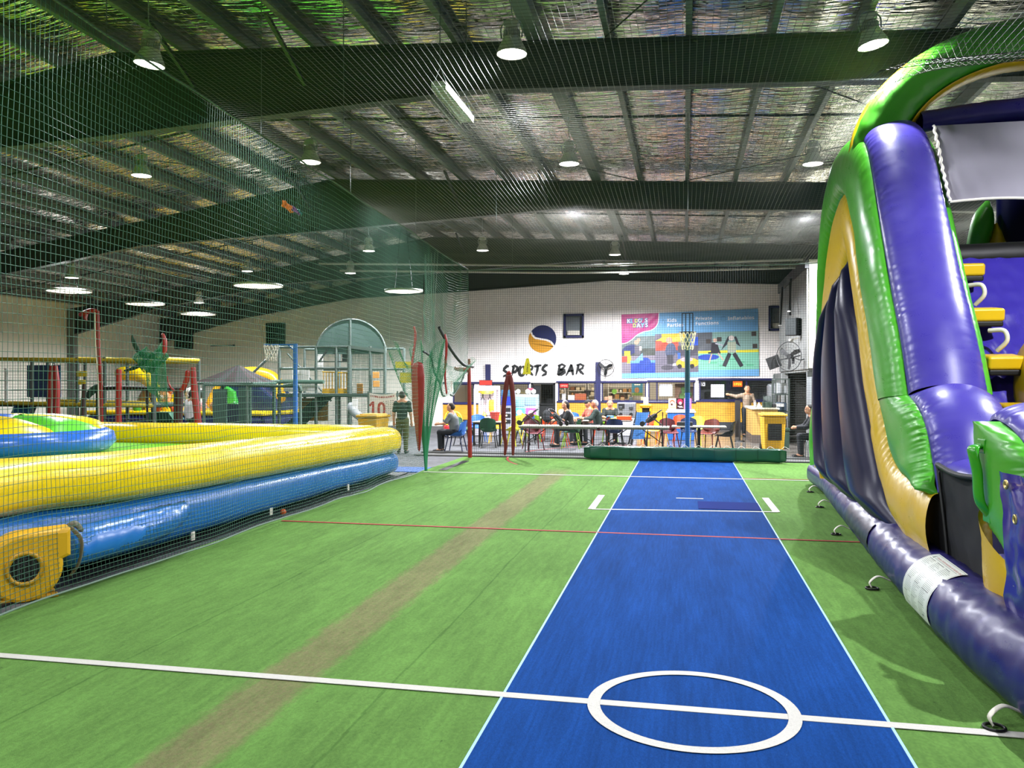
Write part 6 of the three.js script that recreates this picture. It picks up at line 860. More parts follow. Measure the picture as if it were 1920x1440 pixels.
// ---------------------------------------------------------------- arcade machines
{
  const t = thing('claw_machine', 'lit glass claw machine with toys left of the red straps', 'arcade machine', [-6.5, 0, -27.2]);
  part('base', rbox(0.74, 0.62, 0.7, 0.03, 0, 0.31, 0), std(0x9a98a0, 0.4), t); part('control_shelf', rbox(0.62, 0.1, 0.16, 0.02, 0, 0.6, 0.4), std(0xe6dfe6, 0.4), t); part('roof', rbox(0.74, 0.14, 0.7, 0.03, 0, 1.6, 0), std(0xe0e2f0, 0.4), t);
  const led = new THREE.MeshStandardMaterial({ color: 0xffffff, emissive: 0xa8a0ff, emissiveIntensity: 0.7 }); for (const s of [-1, 1]) part('lit_post', box(0.05, 0.96, 0.05, s * 0.345, 1.1, 0.32), led, t, 'glowing lilac post'); part('lit_post', [box(0.05, 0.96, 0.05, -0.345, 1.1, -0.3), box(0.05, 0.96, 0.05, 0.345, 1.1, -0.3)], led, t);
  part('back_panel', box(0.66, 0.95, 0.03, 0, 1.1, -0.3), std(0xcfcad0, 0.5), t); part('pane', new THREE.PlaneGeometry(0.66, 0.92).translate(0, 1.1, 0.33), MAT.glass, t);
  part('gantry', [box(0.6, 0.06, 0.06, 0, 1.46, 0.0), box(0.4, 0.05, 0.05, 0, 1.42, 0.05)], std(0xd8c030, 0.5), t); for (const x of [-0.14, 0.1]) part('claw', [rod([x, 1.42, 0.05], [x, 1.3, 0.05], 0.02), rod([x, 1.3, 0.05], [x - 0.06, 1.2, 0.05], 0.012), rod([x, 1.3, 0.05], [x + 0.06, 1.2, 0.05], 0.012)], MAT.black, t); part('chute_tube', [rod([-0.16, 0.7, 0], [-0.16, 1.2, 0], 0.03), rod([0.02, 0.7, 0.0], [0.02, 1.2, 0.0], 0.03)], MAT.white, t);
  srand(31); const cs = [0xe06a6a, 0xf0d060, 0xe8e0e8, 0xe890b0, 0x70b0e0, 0xe0a040]; for (let k = 0; k < 14; k++) part('plush_toy', new THREE.SphereGeometry(rr(0.06, 0.09), 10, 8).translate(rr(-0.24, 0.24), rr(0.68, 0.78), rr(-0.18, 0.2)), std(cs[k % 6], 0.9), t); part('orange_toy', rbox(0.26, 0.4, 0.2, 0.08, 0.16, 1.0, -0.1), std(0xe09a2c, 0.6), t);
  const l = new THREE.PointLight(0xe8e4ff, 0.35); l.position.set(0, 1.5, 0.2); t.add(l); part('lamp_strip', box(0.5, 0.02, 0.06, 0, 1.52, 0.2), new THREE.MeshStandardMaterial({ color: 0xffffff, emissive: 0xffffff, emissiveIntensity: 2 }), t);
}
{
  const t = thing('coin_machine', 'dark coin machine with blue screen beside the claw machine', 'arcade machine', [-5.95, 0, -28]); part('body', rbox(0.44, 1.5, 0.5, 0.03, 0, 0.75, 0), std(0x8d9096, 0.5), t); part('screen', box(0.36, 0.3, 0.02, 0, 1.15, 0.255), new THREE.MeshStandardMaterial({ color: 0x101840, emissive: 0x2a4ae0, emissiveIntensity: 0.9 }), t, 'blue lit screen'); part('sign', box(0.38, 0.22, 0.02, 0, 1.42, 0.255), std(0x2f5c7c, 0.4), t); for (const y of [0.85, 0.65, 0.45]) part('panel', rbox(0.28, 0.13, 0.03, 0.02, 0, y, 0.26), MAT.black, t); part('button', new THREE.CylinderGeometry(0.03, 0.03, 0.03, 12).rotateX(Math.PI / 2).translate(0, 0.65, 0.28), new THREE.MeshStandardMaterial({ color: 0xfff0c0, emissive: 0xffe090, emissiveIntensity: 1 }), t);
}
{
  const t = thing('capsule_machine', 'cyan, pink and white lit capsule machine with round lamps on top', 'arcade machine', [-5.5, 0, -29]); const lit = (c, e, k) => new THREE.MeshStandardMaterial({ color: c, emissive: e, emissiveIntensity: k, roughness: 0.5 });
  part('body', rbox(0.84, 1.36, 0.5, 0.04, 0, 0.68, 0), std(0x9fb8bc, 0.4), t); part('cyan_panel', rbox(0.38, 0.32, 0.03, 0.02, -0.2, 0.72, 0.26), lit(0x60d0e8, 0x3cc0e0, 0.2), t); part('cyan_panel', rbox(0.38, 0.26, 0.03, 0.02, -0.2, 0.38, 0.26), lit(0x60d0e8, 0x3cc0e0, 0.35), t); part('pink_panel', rbox(0.36, 0.34, 0.03, 0.02, 0.21, 0.72, 0.26), lit(0xe860b8, 0xe040a0, 0.35), t); part('display', rbox(0.4, 0.3, 0.03, 0.02, 0.2, 1.12, 0.26), lit(0x7890b0, 0xa0c0ff, 0.2), t); part('display', rbox(0.36, 0.36, 0.03, 0.02, -0.2, 1.12, 0.26), lit(0x80b0b8, 0xb0f0ff, 0.2), t);
  for (const x of [-0.28, 0.06, 0.28]) part('globe_lamp', new THREE.SphereGeometry(0.08, 14, 10).translate(x, 1.46, 0.1), lit(0xffffff, 0xffffff, 1.3), t); part('red_bow', rbox(0.2, 0.08, 0.1, 0.03, 0.16, 1.54, 0.05), std(0xb03a50, 0.5), t); for (const [x, y] of [[-0.2, 0.72], [0.22, 0.7]]) part('window_disc', new THREE.CylinderGeometry(0.1, 0.1, 0.02, 20).rotateX(Math.PI / 2).translate(x, y, 0.285), lit(0xffffff, 0xffffff, 0.5), t);
}
// ---------------------------------------------------------------- chairs and tables
const shellGeo = (() => { const prof = [[0.24, 0.43], [0.2, 0.445], [0.05, 0.43], [-0.1, 0.425], [-0.19, 0.45], [-0.23, 0.55], [-0.26, 0.7], [-0.285, 0.82]], wid = [0.2, 0.215, 0.22, 0.22, 0.225, 0.225, 0.22, 0.19], sp = spline(prof.map(([z, y], i) => [wid[i], y, z]), 28), rows = []; for (const p of sp) { const r = []; for (let j = 0; j <= 12; j++) { const s = j / 6 - 1, up = p.z < 0.1 ? 0.10 * Math.pow(Math.abs(s), 5) * sstep(0.15, -0.1, p.z) : 0, fwd = p.y > 0.5 ? 0.10 * s * s : 0; r.push(V(s * p.x, p.y + (p.y > 0.5 ? 0 : 0.012 * s * s + up) - (p.y > 0.78 ? 0.05 * s * s : 0), p.z + fwd)); } rows.push(r); } const a = surface(rows), b = a.clone().translate(0, -0.012, -0.004); return merge([a, b]); })();
const chairLegs = [[-1, 1], [1, 1], [-1, -1], [1, -1]].map(([sx, sz]) => rod([sx * 0.17, 0.43, sz * 0.15], [sx * 0.23, 0.0, sz * 0.24], 0.017, 8, 0.013).clone());
function chair(x, z, turn, mat, label, legMat = mat) { const t = thing('plastic_chair', label, 'chair', [x, 0, z], turn, 'bar chairs'); part('seat_shell', shellGeo, mat, t); for (const g of chairLegs) part('leg', g, legMat, t); return t; }
function table(x, z, w, d, h, topM, legM, label, style, turn = 0) {
  const t = thing(style === 'trestle' ? 'trestle_table' : 'bar_table', label, 'table', [x, 0, z], turn); part('table_top', rbox(w, 0.035, d, 0.012, 0, h - 0.018, 0), topM, t);
  if (style === 'trestle') { for (const s of [-1, 1]) { for (const q of [-1, 1]) part('leg', rod([s * (w / 2 - 0.18), h - 0.04, q * d * 0.36], [s * (w / 2 - 0.16), 0, q * d * 0.38], 0.015), MAT.blackMetal, t); part('leg_stretcher', rod([s * (w / 2 - 0.17), 0.25, -d * 0.37], [s * (w / 2 - 0.17), 0.25, d * 0.37], 0.012), MAT.blackMetal, t); part('brace', rod([s * (w / 2 - 0.17), 0.28, 0], [s * (w / 2 - 0.7), h - 0.05, 0], 0.011), MAT.blackMetal, t); } part('apron', [box(w - 0.04, 0.04, 0.02, 0, h - 0.05, d / 2 - 0.03), box(w - 0.04, 0.04, 0.02, 0, h - 0.05, -d / 2 + 0.03)], std(0x77776c, 0.5), t); }
  else if (style === 'pedestal') { part('column', rod([0, 0.03, 0], [0, h - 0.03, 0], 0.04, 12), legM, t); part('foot', [rbox(0.56, 0.03, 0.07, 0.01, 0, 0.02, 0), rbox(0.07, 0.03, 0.56, 0.01, 0, 0.02, 0)], legM, t); part('top_plate', box(0.3, 0.02, 0.3, 0, h - 0.04, 0), legM, t); }
  else { for (const [a, b] of [[-1, 1], [1, 1], [-1, -1], [1, -1]]) part('leg', box(0.05, h - 0.03, 0.05, a * (w / 2 - 0.05), (h - 0.03) / 2, b * (d / 2 - 0.05)), legM, t); part('apron', [box(w - 0.1, 0.05, 0.02, 0, h - 0.06, d / 2 - 0.05), box(w - 0.1, 0.05, 0.02, 0, h - 0.06, -d / 2 + 0.05)], legM, t); }
  return t;
}
const H = Math.PI / 2;
table(-5.45, -23.1, 0.85, 0.75, 0.68, std(0x8a8478, 0.35), MAT.black, 'square table with black legs left of the red straps', 'legs');
chair(-6.12, -22.85, H * 0.9, MAT.greenPlastic, 'dark green chair at the left of the square table', MAT.black); chair(-6.05, -24.2, 0.4, MAT.bluePlastic, 'blue chair behind the square table near the claw machine'); chair(-5.42, -24.0, 0.1, MAT.yellowPlastic, 'bright yellow chair behind the square table'); chair(-4.85, -24.3, -0.3, MAT.palePlastic, 'lime yellow chair behind the right corner of the square table'); chair(-4.78, -22.95, -H * 1.15, MAT.palePlastic, 'pale yellow chair tucked at the right of the square table'); chair(-4.5, -23.5, -H * 1.1, MAT.bluePlastic, 'blue chair right of the red straps', MAT.black); chair(-5.3, -22.35, Math.PI + 0.1, MAT.greenPlastic, 'dark green chair with its back to the court at the square table', MAT.black);
solo('red_bucket', lathe([[0, 0], [0.1, 0], [0.15, 0.24], [0.165, 0.25], [0.15, 0.26], [0.135, 0.24], [0.09, 0.02], [0, 0.02]], 22).translate(-5.32, 0.68, -23.2), std(0xc2403a, 0.4), 'red bucket standing on the square table', 'bucket');
table(-3.9, -25.6, 1.3, 0.75, 0.7, std(0x8a8478, 0.4), MAT.black, 'far table before the bar doorway', 'legs');
chair(-4.52, -24.9, Math.PI + 0.15, MAT.limePlastic, 'lime chair with its back to the court at the far table'); chair(-3.98, -24.85, Math.PI, MAT.orangePlastic, 'orange chair in the middle of the far table'); chair(-3.44, -24.95, Math.PI - 0.2, MAT.yellowPlastic, 'yellow chair at the right of the far table'); chair(-4.25, -26.4, 0.1, MAT.orangePlastic, 'orange chair on the bar side of the far table'); chair(-3.55, -26.4, -0.1, MAT.bluePlastic, 'blue chair on the bar side of the far table'); chair(-4.75, -25.7, H, MAT.yellowPlastic, 'yellow chair at the left end of the far table');
{ const t = thing('backpack', 'black backpack hung on the far table chairs', 'backpack', [-4.02, 0.6, -24.5]); part('bag', (() => { const g = new THREE.SphereGeometry(0.16, 18, 14); g.scale(1.0, 1.2, 0.6); return g.translate(0, 0.18, 0); })(), std(0x14161a, 0.8), t); part('pocket', rbox(0.2, 0.14, 0.06, 0.03, 0, 0.12, 0.1), std(0x191c22, 0.8), t); part('strap', tube([[-0.06, 0.34, -0.05], [0, 0.42, -0.08], [0.06, 0.34, -0.05]], 0.012, 12, 6), std(0x14161a, 0.8), t); }
table(-3.1, -20.85, 2.0, 0.7, 0.7, std(0xb0ada0, 0.4), MAT.black, 'long pale trestle table behind the end net, left one', 'trestle'); table(-1.22, -20.85, 1.7, 0.7, 0.7, std(0xb0ada0, 0.4), MAT.black, 'long pale trestle table behind the end net, right one', 'trestle'); table(0.35, -21.7, 1.35, 0.7, 0.68, std(0x9a968c, 0.4), MAT.black, 'grey table behind the blue netball post', 'pedestal'); table(-1.95, -24.3, 0.9, 0.8, 0.7, std(0x5c4a38, 0.4), MAT.blackMetal, 'dark table with coloured boxes beyond the trestle tables', 'pedestal'); table(-2.92, -23.85, 0.5, 0.7, 0.68, std(0x5c4a38, 0.4), MAT.blackMetal, 'dark table between the seated guests', 'pedestal');
chair(-3.95, -21.8, 0.5, MAT.maroon, 'maroon chair behind the left end of the trestle table'); chair(-3.0, -22.35, -H, MAT.greenPlastic, 'dark green chair in front of the seated guests', MAT.limePlastic); chair(-3.45, -23.3, H, MAT.orangePlastic, 'orange chair beside the guest in a pale cap'); chair(-2.38, -23.9, -H * 0.9, MAT.maroon, 'maroon chair under the grey-haired guest', MAT.orangePlastic); chair(-2.2, -25.1, 0.1, MAT.limePlastic, 'lime chair behind the dark boxes table'); chair(-1.35, -24.3, -H, MAT.navyPlastic, 'navy chair right of the boxes table', MAT.black); chair(-1.85, -22.6, Math.PI, MAT.navyPlastic, 'navy chair with its back to the trestle tables', MAT.black); chair(-0.75, -23.6, -0.6, MAT.yellowPlastic, 'yellow chair left of the netball post near the kiosk'); chair(-0.42, -22.7, 0.3, MAT.maroon, 'maroon chair behind the grey table left of the post'); chair(0.1, -23.3, 0, MAT.navyPlastic, 'navy chair behind the netball post', MAT.black); chair(0.3, -24.4, -0.3, MAT.palePlastic, 'pale yellow chair right of the netball post'); chair(0.62, -22.5, -0.5, std(0x6a2c1e, 0.5), 'brown chair right of the netball post'); chair(0.98, -21.7, -H * 1.05, std(0x101a1c, 0.4), 'black chair standing alone right of the grey table');
chair(-1.0, -25.0, 0.2, MAT.orangePlastic, 'orange chair in front of the yellow kiosk'); chair(-0.1, -25.2, 0.1, MAT.orangePlastic, 'orange chair before the blue counter'); chair(-2.6, -26.2, 0, MAT.navyPlastic, 'navy chair near the bar wall behind the guests');
for (const [x, y, z, w, h, d, c, lab] of [[-1.72, 0.76, -24.25, 0.42, 0.12, 0.3, 0xe0501e, 'orange tray box on the boxes table'], [-2.12, 0.76, -24.2, 0.2, 0.12, 0.24, 0x3a80c8, 'blue box on the boxes table'], [-2.0, 0.73, -24.0, 0.18, 0.06, 0.16, 0xd8c42c, 'yellow box on the boxes table'], [0.0, 0.73, -21.7, 0.4, 0.1, 0.3, 0x23262a, 'dark tray on the grey table'], [-2.75, 0.7, -23.5, 0.16, 0.04, 0.2, 0xd8d0c4, 'white plate tray before the guests']]) solo('table_box', rbox(w, h, d, 0.02, x, y, z), std(c, 0.5), lab, 'box');
// folded strollers on the trestle tables
function stroller(x, z, lab, fabric, turn) { const t = thing('folded_stroller', lab, 'stroller', [x, 0.7, z], turn); part('frame', [rod([-0.28, 0.03, 0.1], [0.12, 0.36, 0.1], 0.013), rod([-0.28, 0.03, -0.1], [0.12, 0.36, -0.1], 0.013), rod([0.2, 0.03, 0.1], [-0.12, 0.28, 0.1], 0.013), rod([0.2, 0.03, -0.1], [-0.12, 0.28, -0.1], 0.013), tube([[0.12, 0.36, 0.1], [0.18, 0.4, 0.05], [0.18, 0.4, -0.05], [0.12, 0.36, -0.1]], 0.016, 16, 6)], MAT.black, t); part('fabric', softTube([[-0.2, 0.1, 0], [-0.05, 0.2, 0], [0.08, 0.3, 0]], [0.05, 0.08, 0.05], { nS: 14, nT: 10 }), fabric, t); for (const q of [-1, 1]) part('wheel', new THREE.CylinderGeometry(0.06, 0.06, 0.03, 16).rotateX(H).translate(-0.28, 0.06, q * 0.12), MAT.black, t); part('upright', [rod([0.22, 0, 0.08], [0.22, 0.36, 0.08], 0.012), rod([0.3, 0, -0.05], [0.3, 0.3, -0.05], 0.012)], MAT.black, t); return t; }
stroller(-3.85, -20.85, 'folded stroller with maroon fabric on the left trestle table', std(0x5a1a24, 0.8), 0.3); stroller(-0.75, -20.85, 'folded black stroller on the right end of the trestle tables', std(0x1c1e22, 0.8), 0); stroller(-3.2, -20.8, 'folded dark stroller beside the maroon one', std(0x22262a, 0.8), 2.6);
{ const t = thing('deck_chair', 'folded blue deck chair leaning behind the right trestle table', 'deck chair', [-1.2, 0, -22.2]); part('canvas', pillow([[-0.2, 0.3, 0.1], [-0.16, 0.6, 0.0], [-0.06, 1.0, -0.14]], [[0.16, 0.3, 0.1], [0.2, 0.6, 0.0], [0.28, 1.0, -0.14]], 0.03, { nS: 14, nT: 8 }), std(0x3a72b4, 0.7), t); part('frame', [rod([-0.22, 0, 0.2], [-0.06, 1.02, -0.15], 0.016), rod([0.18, 0, 0.2], [0.3, 1.02, -0.15], 0.016), rod([-0.2, 0, -0.3], [-0.1, 0.7, 0.1], 0.016), rod([0.2, 0, -0.3], [0.26, 0.7, 0.1], 0.016)], MAT.black, t); }
{ const t = thing('yellow_kiosk', 'yellow arched kiosk machine with a dark screen in front of the bar wall', 'kiosk', [-1.22, 0, -27]); const y = std(0xe8a414, 0.4); part('body', rbox(0.3, 0.62, 0.36, 0.05, 0, 0.31, 0), y, t); part('arch', [rbox(0.07, 0.44, 0.3, 0.03, -0.15, 0.82, 0), rbox(0.07, 0.44, 0.3, 0.03, 0.15, 0.82, 0), rbox(0.4, 0.08, 0.36, 0.035, 0, 1.04, 0.02)], y, t); part('screen', box(0.24, 0.3, 0.04, 0, 0.82, 0.04), MAT.black, t); part('keypad', rbox(0.16, 0.1, 0.05, 0.01, 0, 0.56, 0.19), MAT.black, t); part('sign', box(0.16, 0.22, 0.02, 0.0, 1.2, 0), std(0xcfc79c, 0.6), t); }
{ const t = thing('coffee_machine', 'silver coffee machine on a stand before the kitchen windows', 'machine', [-1.9, 0, -28]); part('stand', rbox(0.66, 0.6, 0.5, 0.02, 0, 0.3, 0), std(0xb9bcc4, 0.5), t); part('body', rbox(0.62, 0.5, 0.44, 0.03, 0, 0.86, 0), std(0x9fa3aa, 0.3, 0.7), t); for (const x of [-0.18, 0.16]) { part('dial', new THREE.CylinderGeometry(0.06, 0.06, 0.03, 18).rotateX(H).translate(x, 0.72, 0.235), MAT.black, t); part('group_head', rbox(0.12, 0.1, 0.1, 0.02, x, 0.94, 0.24), MAT.darkGrey, t); } part('hood', rbox(0.2, 0.16, 0.03, 0.01, -0.16, 1.0, 0.23), MAT.black, t); }
{ const t = thing('ice_cream_counter', 'blue counter with a pale top before the yellow wall', 'counter', [-0.12, 0, -26.4]); part('cabinet', rbox(0.82, 0.84, 0.5, 0.02, 0, 0.42, 0), std(0x1d5aa4, 0.5), t); part('counter_top', rbox(0.9, 0.05, 0.56, 0.015, 0, 0.87, 0), std(0xc6c8cc, 0.4), t); part('price_strip', box(0.82, 0.06, 0.01, 0, 0.93, 0.2), std(0x9fb4e0, 0.5), t); }
{ const dr = [(g) => { g.fillStyle = '#e8d6c4'; g.fillRect(0, 0, 128, 192); g.fillStyle = '#9a5a3a'; g.beginPath(); g.arc(64, 70, 44, 0, 7); g.fill(); g.fillStyle = '#f2e6da'; g.beginPath(); g.arc(64, 84, 30, 0, 7); g.fill(); g.fillStyle = '#4a2a20'; g.beginPath(); g.arc(56, 110, 20, 0, 7); g.fill(); g.fillStyle = '#c89a70'; g.fillRect(20, 150, 90, 24); }, (g) => { g.fillStyle = '#2a0a12'; g.fillRect(0, 0, 128, 192); g.fillStyle = '#c02040'; g.beginPath(); g.arc(64, 56, 46, 0, 7); g.fill(); g.fillStyle = '#e8a0a8'; g.beginPath(); g.arc(70, 86, 28, 0, 7); g.fill(); g.fillStyle = '#f0e8e8'; g.fillRect(24, 136, 80, 10); g.fillRect(44, 156, 70, 8); }, (g) => { g.fillStyle = '#d86ac0'; g.fillRect(0, 0, 128, 192); g.fillStyle = '#f0b8e0'; g.beginPath(); g.arc(70, 60, 34, 0, 7); g.fill(); g.fillStyle = '#f8d8f0'; g.beginPath(); g.arc(66, 110, 26, 0, 7); g.fill(); g.fillStyle = '#a83a90'; g.fillRect(20, 150, 90, 20); }]; const labs = ['brown and cream dessert poster standing on the blue counter', 'dark red dessert poster standing on the blue counter', 'pink dessert poster standing on the blue counter']; dr.forEach((d, i) => { const m = solo('counter_poster', rbox(0.22, 0.33, 0.02, 0.008, 0, 0, 0), new THREE.MeshStandardMaterial({ map: canvasTex(128, 192, d), roughness: 0.4 }), labs[i], 'poster', 'dessert posters'); const g = new THREE.BoxGeometry(0.22, 0.33, 0.02); m.geometry = g; m.position.set(-0.38 + i * 0.235, 1.125, -26.2); }); }
// service counter at the right with items
{ const t = thing('service_counter', 'yellow-brown service counter at the right end of the bar', 'counter', [2.3, 0, -26.6]); part('front', box(0.72, 0.98, 2.4, 0, 0.49, 0), std(0xb08c4a, 0.4), t); part('kick', box(0.74, 0.24, 2.42, 0, 0.12, 0), std(0x4a4038, 0.6), t); part('counter_top', rbox(0.82, 0.05, 2.5, 0.015, 0, 1.01, 0), std(0xd8cfb0, 0.4), t); }
solo('dark_door_post', box(0.16, 1.2, 0.3, 1.7, 0.6, -28.3), std(0x1a1614, 0.5), 'dark upright panel at the end of the yellow wall', 'post'); solo('black_stanchion', [rod([1.62, 0.02, -26.0], [1.62, 1.0, -26.0], 0.022), new THREE.CylinderGeometry(0.14, 0.15, 0.03, 20).translate(1.62, 0.016, -26.0)], MAT.black, 'thin black post standing before the service counter', 'stanchion');
for (const [x, z, h, r, c, lab] of [[2.05, -25.7, 0.22, 0.04, 0xd8dadc, 'white pump bottle on the service counter'], [2.2, -26.2, 0.14, 0.05, 0xc8c4bc, 'pale jug on the service counter']]) solo('counter_bottle', lathe([[0, 0], [r, 0], [r, h * 0.6], [r * 0.35, h * 0.75], [r * 0.35, h], [0, h]], 14).translate(x, 1.036, z), std(c, 0.3), lab, 'bottle');
{ const t = thing('till', 'dark green till and printer on the service counter', 'till', [2.38, 1.036, -25.62]); part('base', rbox(0.26, 0.18, 0.26, 0.02, 0, 0.09, 0), std(0x24352a, 0.5), t); part('screen', rbox(0.22, 0.16, 0.03, 0.01, 0.0, 0.27, 0.02, -0.2), std(0x1c2a22, 0.4), t); part('printer', rbox(0.12, 0.12, 0.14, 0.02, 0.2, 0.06, 0), MAT.black, t); }
solo('paper_stack', rbox(0.36, 0.09, 0.3, 0.01, 2.78, 1.085, -26.6), MAT.white, 'white printed sheets on the service counter', 'papers');
wheelieBin(2.22, -22.4, 0.1, 'yellow wheelie bin with black sticker before the service counter', true);
solo('green_crate', [box(0.5, 0.5, 0.4, 2.5, 0.27, -23.6), box(0.54, 0.05, 0.44, 2.5, 0.52, -23.6)], std(0x1f3a2c, 0.6), 'dark green crate behind the right wheelie bin', 'crate');
{ const t = thing('storage_rack', 'grey storage rack with odds and ends under the box room', 'rack', [3.0, 0, -27.8]); for (const [x, z] of [[-0.2, 0.5], [0.2, 0.5], [-0.2, -0.5], [0.2, -0.5]]) part('upright', box(0.04, 1.9, 0.04, x, 0.95, z), MAT.galv, t); for (const y of [0.3, 0.85, 1.4, 1.88]) part('shelf', box(0.44, 0.03, 1.05, 0, y, 0), MAT.galv, t); }
for (const [y, c, w, lab] of [[0.33, 0x9a8a5a, 0.3, 'tan box on the lowest shelf of the storage rack'], [0.88, 0x4a5a6a, 0.26, 'slate box on the second shelf of the storage rack'], [1.43, 0xb8bcc0, 0.34, 'white box on the top shelf of the storage rack']]) solo('rack_box', rbox(0.3, w, 0.7, 0.02, 3.0, y + w / 2, -27.8), std(c, 0.6), lab, 'box');
{ const t = thing('hot_water_unit', 'tall brushed steel cylinder beside the box room column', 'appliance', [2.95, 0, -29.9]); part('cylinder', lathe([[0, 1.75], [0.14, 1.72], [0.18, 1.66], [0.18, 0.06], [0.16, 0.0], [0, 0]], 24), std(0x8b8e90, 0.35, 0.6), t); part('pipe', rod([0.05, 1.74, 0], [0.05, 2.05, 0], 0.02), MAT.galv, t); }
for (const [x, y, lab, w] of [[-17.7, 1.66, 'white notice sheet taped to the corner net', 0.19], [-18.05, 1.7, 'red and white notice sheet taped to the corner net', 0.15]]) solo('net_notice', (() => { const g = new THREE.PlaneGeometry(w, w > 0.17 ? 0.34 : 0.26, 4, 6); const p = g.attributes.position; for (let i = 0; i < p.count; i++) p.setXY(i, p.getX(i) * 1.9, p.getY(i)), p.setZ(i, 0.015 * noise.noise(p.getX(i) * 8, p.getY(i) * 8, x * 3)); g.computeVertexNormals(); g.rotateY(Math.PI / 2); return g.translate(-5.13, y, x); })(), new THREE.MeshStandardMaterial({ side: THREE.DoubleSide, roughness: 0.7, map: canvasTex(128, 192, (g) => { g.fillStyle = '#eeeae8'; g.fillRect(0, 0, 128, 192); srand(w * 1000); g.fillStyle = w > 0.17 ? '#8a8490' : '#b84a4a'; for (let r = 0; r < 14; r++) g.fillRect(12, 14 + r * 12, 40 + rnd() * 60, 5); }) }), lab, 'notice');
{ const tex = canvasTex(128, 160, (g) => { g.fillStyle = '#e2cf28'; g.fillRect(0, 0, 128, 160); g.fillStyle = '#151515'; g.font = 'bold 38px sans-serif'; g.save(); g.translate(80, 140); g.rotate(-1.45); g.fillText('VIEW', 0, 0); g.restore(); }); const rows = []; for (let i = 0; i <= 6; i++) { const r = []; for (let j = 0; j <= 8; j++) { const u = i / 6, v = j / 8, wd = lerp(0.16, 0.05, Math.pow(v, 1.5)); r.push(V(-3.66 + (u - 0.5) * wd * 1.2 + 0.02 * v, 1.98 + v * 0.38, -19.34 + 0.02 * noise.noise(u * 4, v * 5, 1))); } rows.push(r); } const g = surface(rows), uv = g.attributes.uv; let k = 0; for (let i = 0; i <= 6; i++) for (let j = 0; j <= 8; j++) uv.setXY(k++, i / 6, j / 8); solo('net_flag', g, new THREE.MeshStandardMaterial({ map: tex, side: THREE.DoubleSide, roughness: 0.6 }), 'crumpled yellow flag tied to the end net before the lettering', 'flag'); }
// glossy floor tiles of the bar
{ const f = structGroup('floor_bar'); part('vinyl_floor', box(6.2, 0.008, 11.4, 1.6, -0.006, -26.6), std(0x66625c, 0.16), f); }
// ---------------------------------------------------------------- people
function blob(caps, res, k = 0.03) {                             // continuous skin over tapered capsules [a, b, ra, rb]
  const lo = V(1e9, 1e9, 1e9), hi = V(-1e9, -1e9, -1e9);
  for (const [a, b, ra, rb] of caps) { lo.min(V(a[0] - ra, a[1] - ra, a[2] - ra)).min(V(b[0] - rb, b[1] - rb, b[2] - rb)); hi.max(V(a[0] + ra, a[1] + ra, a[2] + ra)).max(V(b[0] + rb, b[1] + rb, b[2] + rb)); }
  const c = lo.clone().add(hi).multiplyScalar(0.5), half = Math.max(hi.x - lo.x, hi.y - lo.y, hi.z - lo.z) / 2 * 1.12 + 0.02;
  const mc = new MarchingCubes(res, new THREE.MeshBasicMaterial(), false, false, 60000); mc.isolation = 0; const n = mc.size, h = n / 2;
  const L = caps.map(([a, b, ra, rb]) => { const dx = b[0] - a[0], dy = b[1] - a[1], dz = b[2] - a[2]; return [a, dx, dy, dz, ra, rb, dx * dx + dy * dy + dz * dz || 1e-9]; });
  for (let z = 0; z < n; z++) for (let y = 0; y < n; y++) for (let x = 0; x < n; x++) {
    const px = c.x + (x - h) / h * half, py = c.y + (y - h) / h * half, pz = c.z + (z - h) / h * half; let d = 1e3;
    for (const [a, dx, dy, dz, ra, rb, q] of L) { const ax = px - a[0], ay = py - a[1], az = pz - a[2]; let t = (ax * dx + ay * dy + az * dz) / q; t = t < 0 ? 0 : t > 1 ? 1 : t; const ex = ax - dx * t, ey = ay - dy * t, ez = az - dz * t, e = Math.sqrt(ex * ex + ey * ey + ez * ez) - (ra + (rb - ra) * t); const m = Math.max(0, k - Math.abs(d - e)) / k; d = Math.min(d, e) - m * m * k * 0.25; }
    mc.field[x + y * n + z * n * n] = -d;
  }
  mc.update(); const cnt = mc.count, pos = new Float32Array(mc.positionArray.slice(0, cnt * 3)), nor = new Float32Array(mc.normalArray.slice(0, cnt * 3));
  for (let i = 0; i < cnt; i++) { pos[i * 3] = pos[i * 3] * half + c.x; pos[i * 3 + 1] = pos[i * 3 + 1] * half + c.y; pos[i * 3 + 2] = pos[i * 3 + 2] * half + c.z; }
  const g = new THREE.BufferGeometry(); g.setAttribute('position', new THREE.BufferAttribute(pos, 3)); g.setAttribute('normal', new THREE.BufferAttribute(nor, 3)); g.setAttribute('uv', new THREE.BufferAttribute(new Float32Array(cnt * 2), 2)); g.computeVertexNormals(); const m2 = mergeVertices(g, 1e-4); m2.deleteAttribute('normal'); m2.computeVertexNormals(); return m2;
}
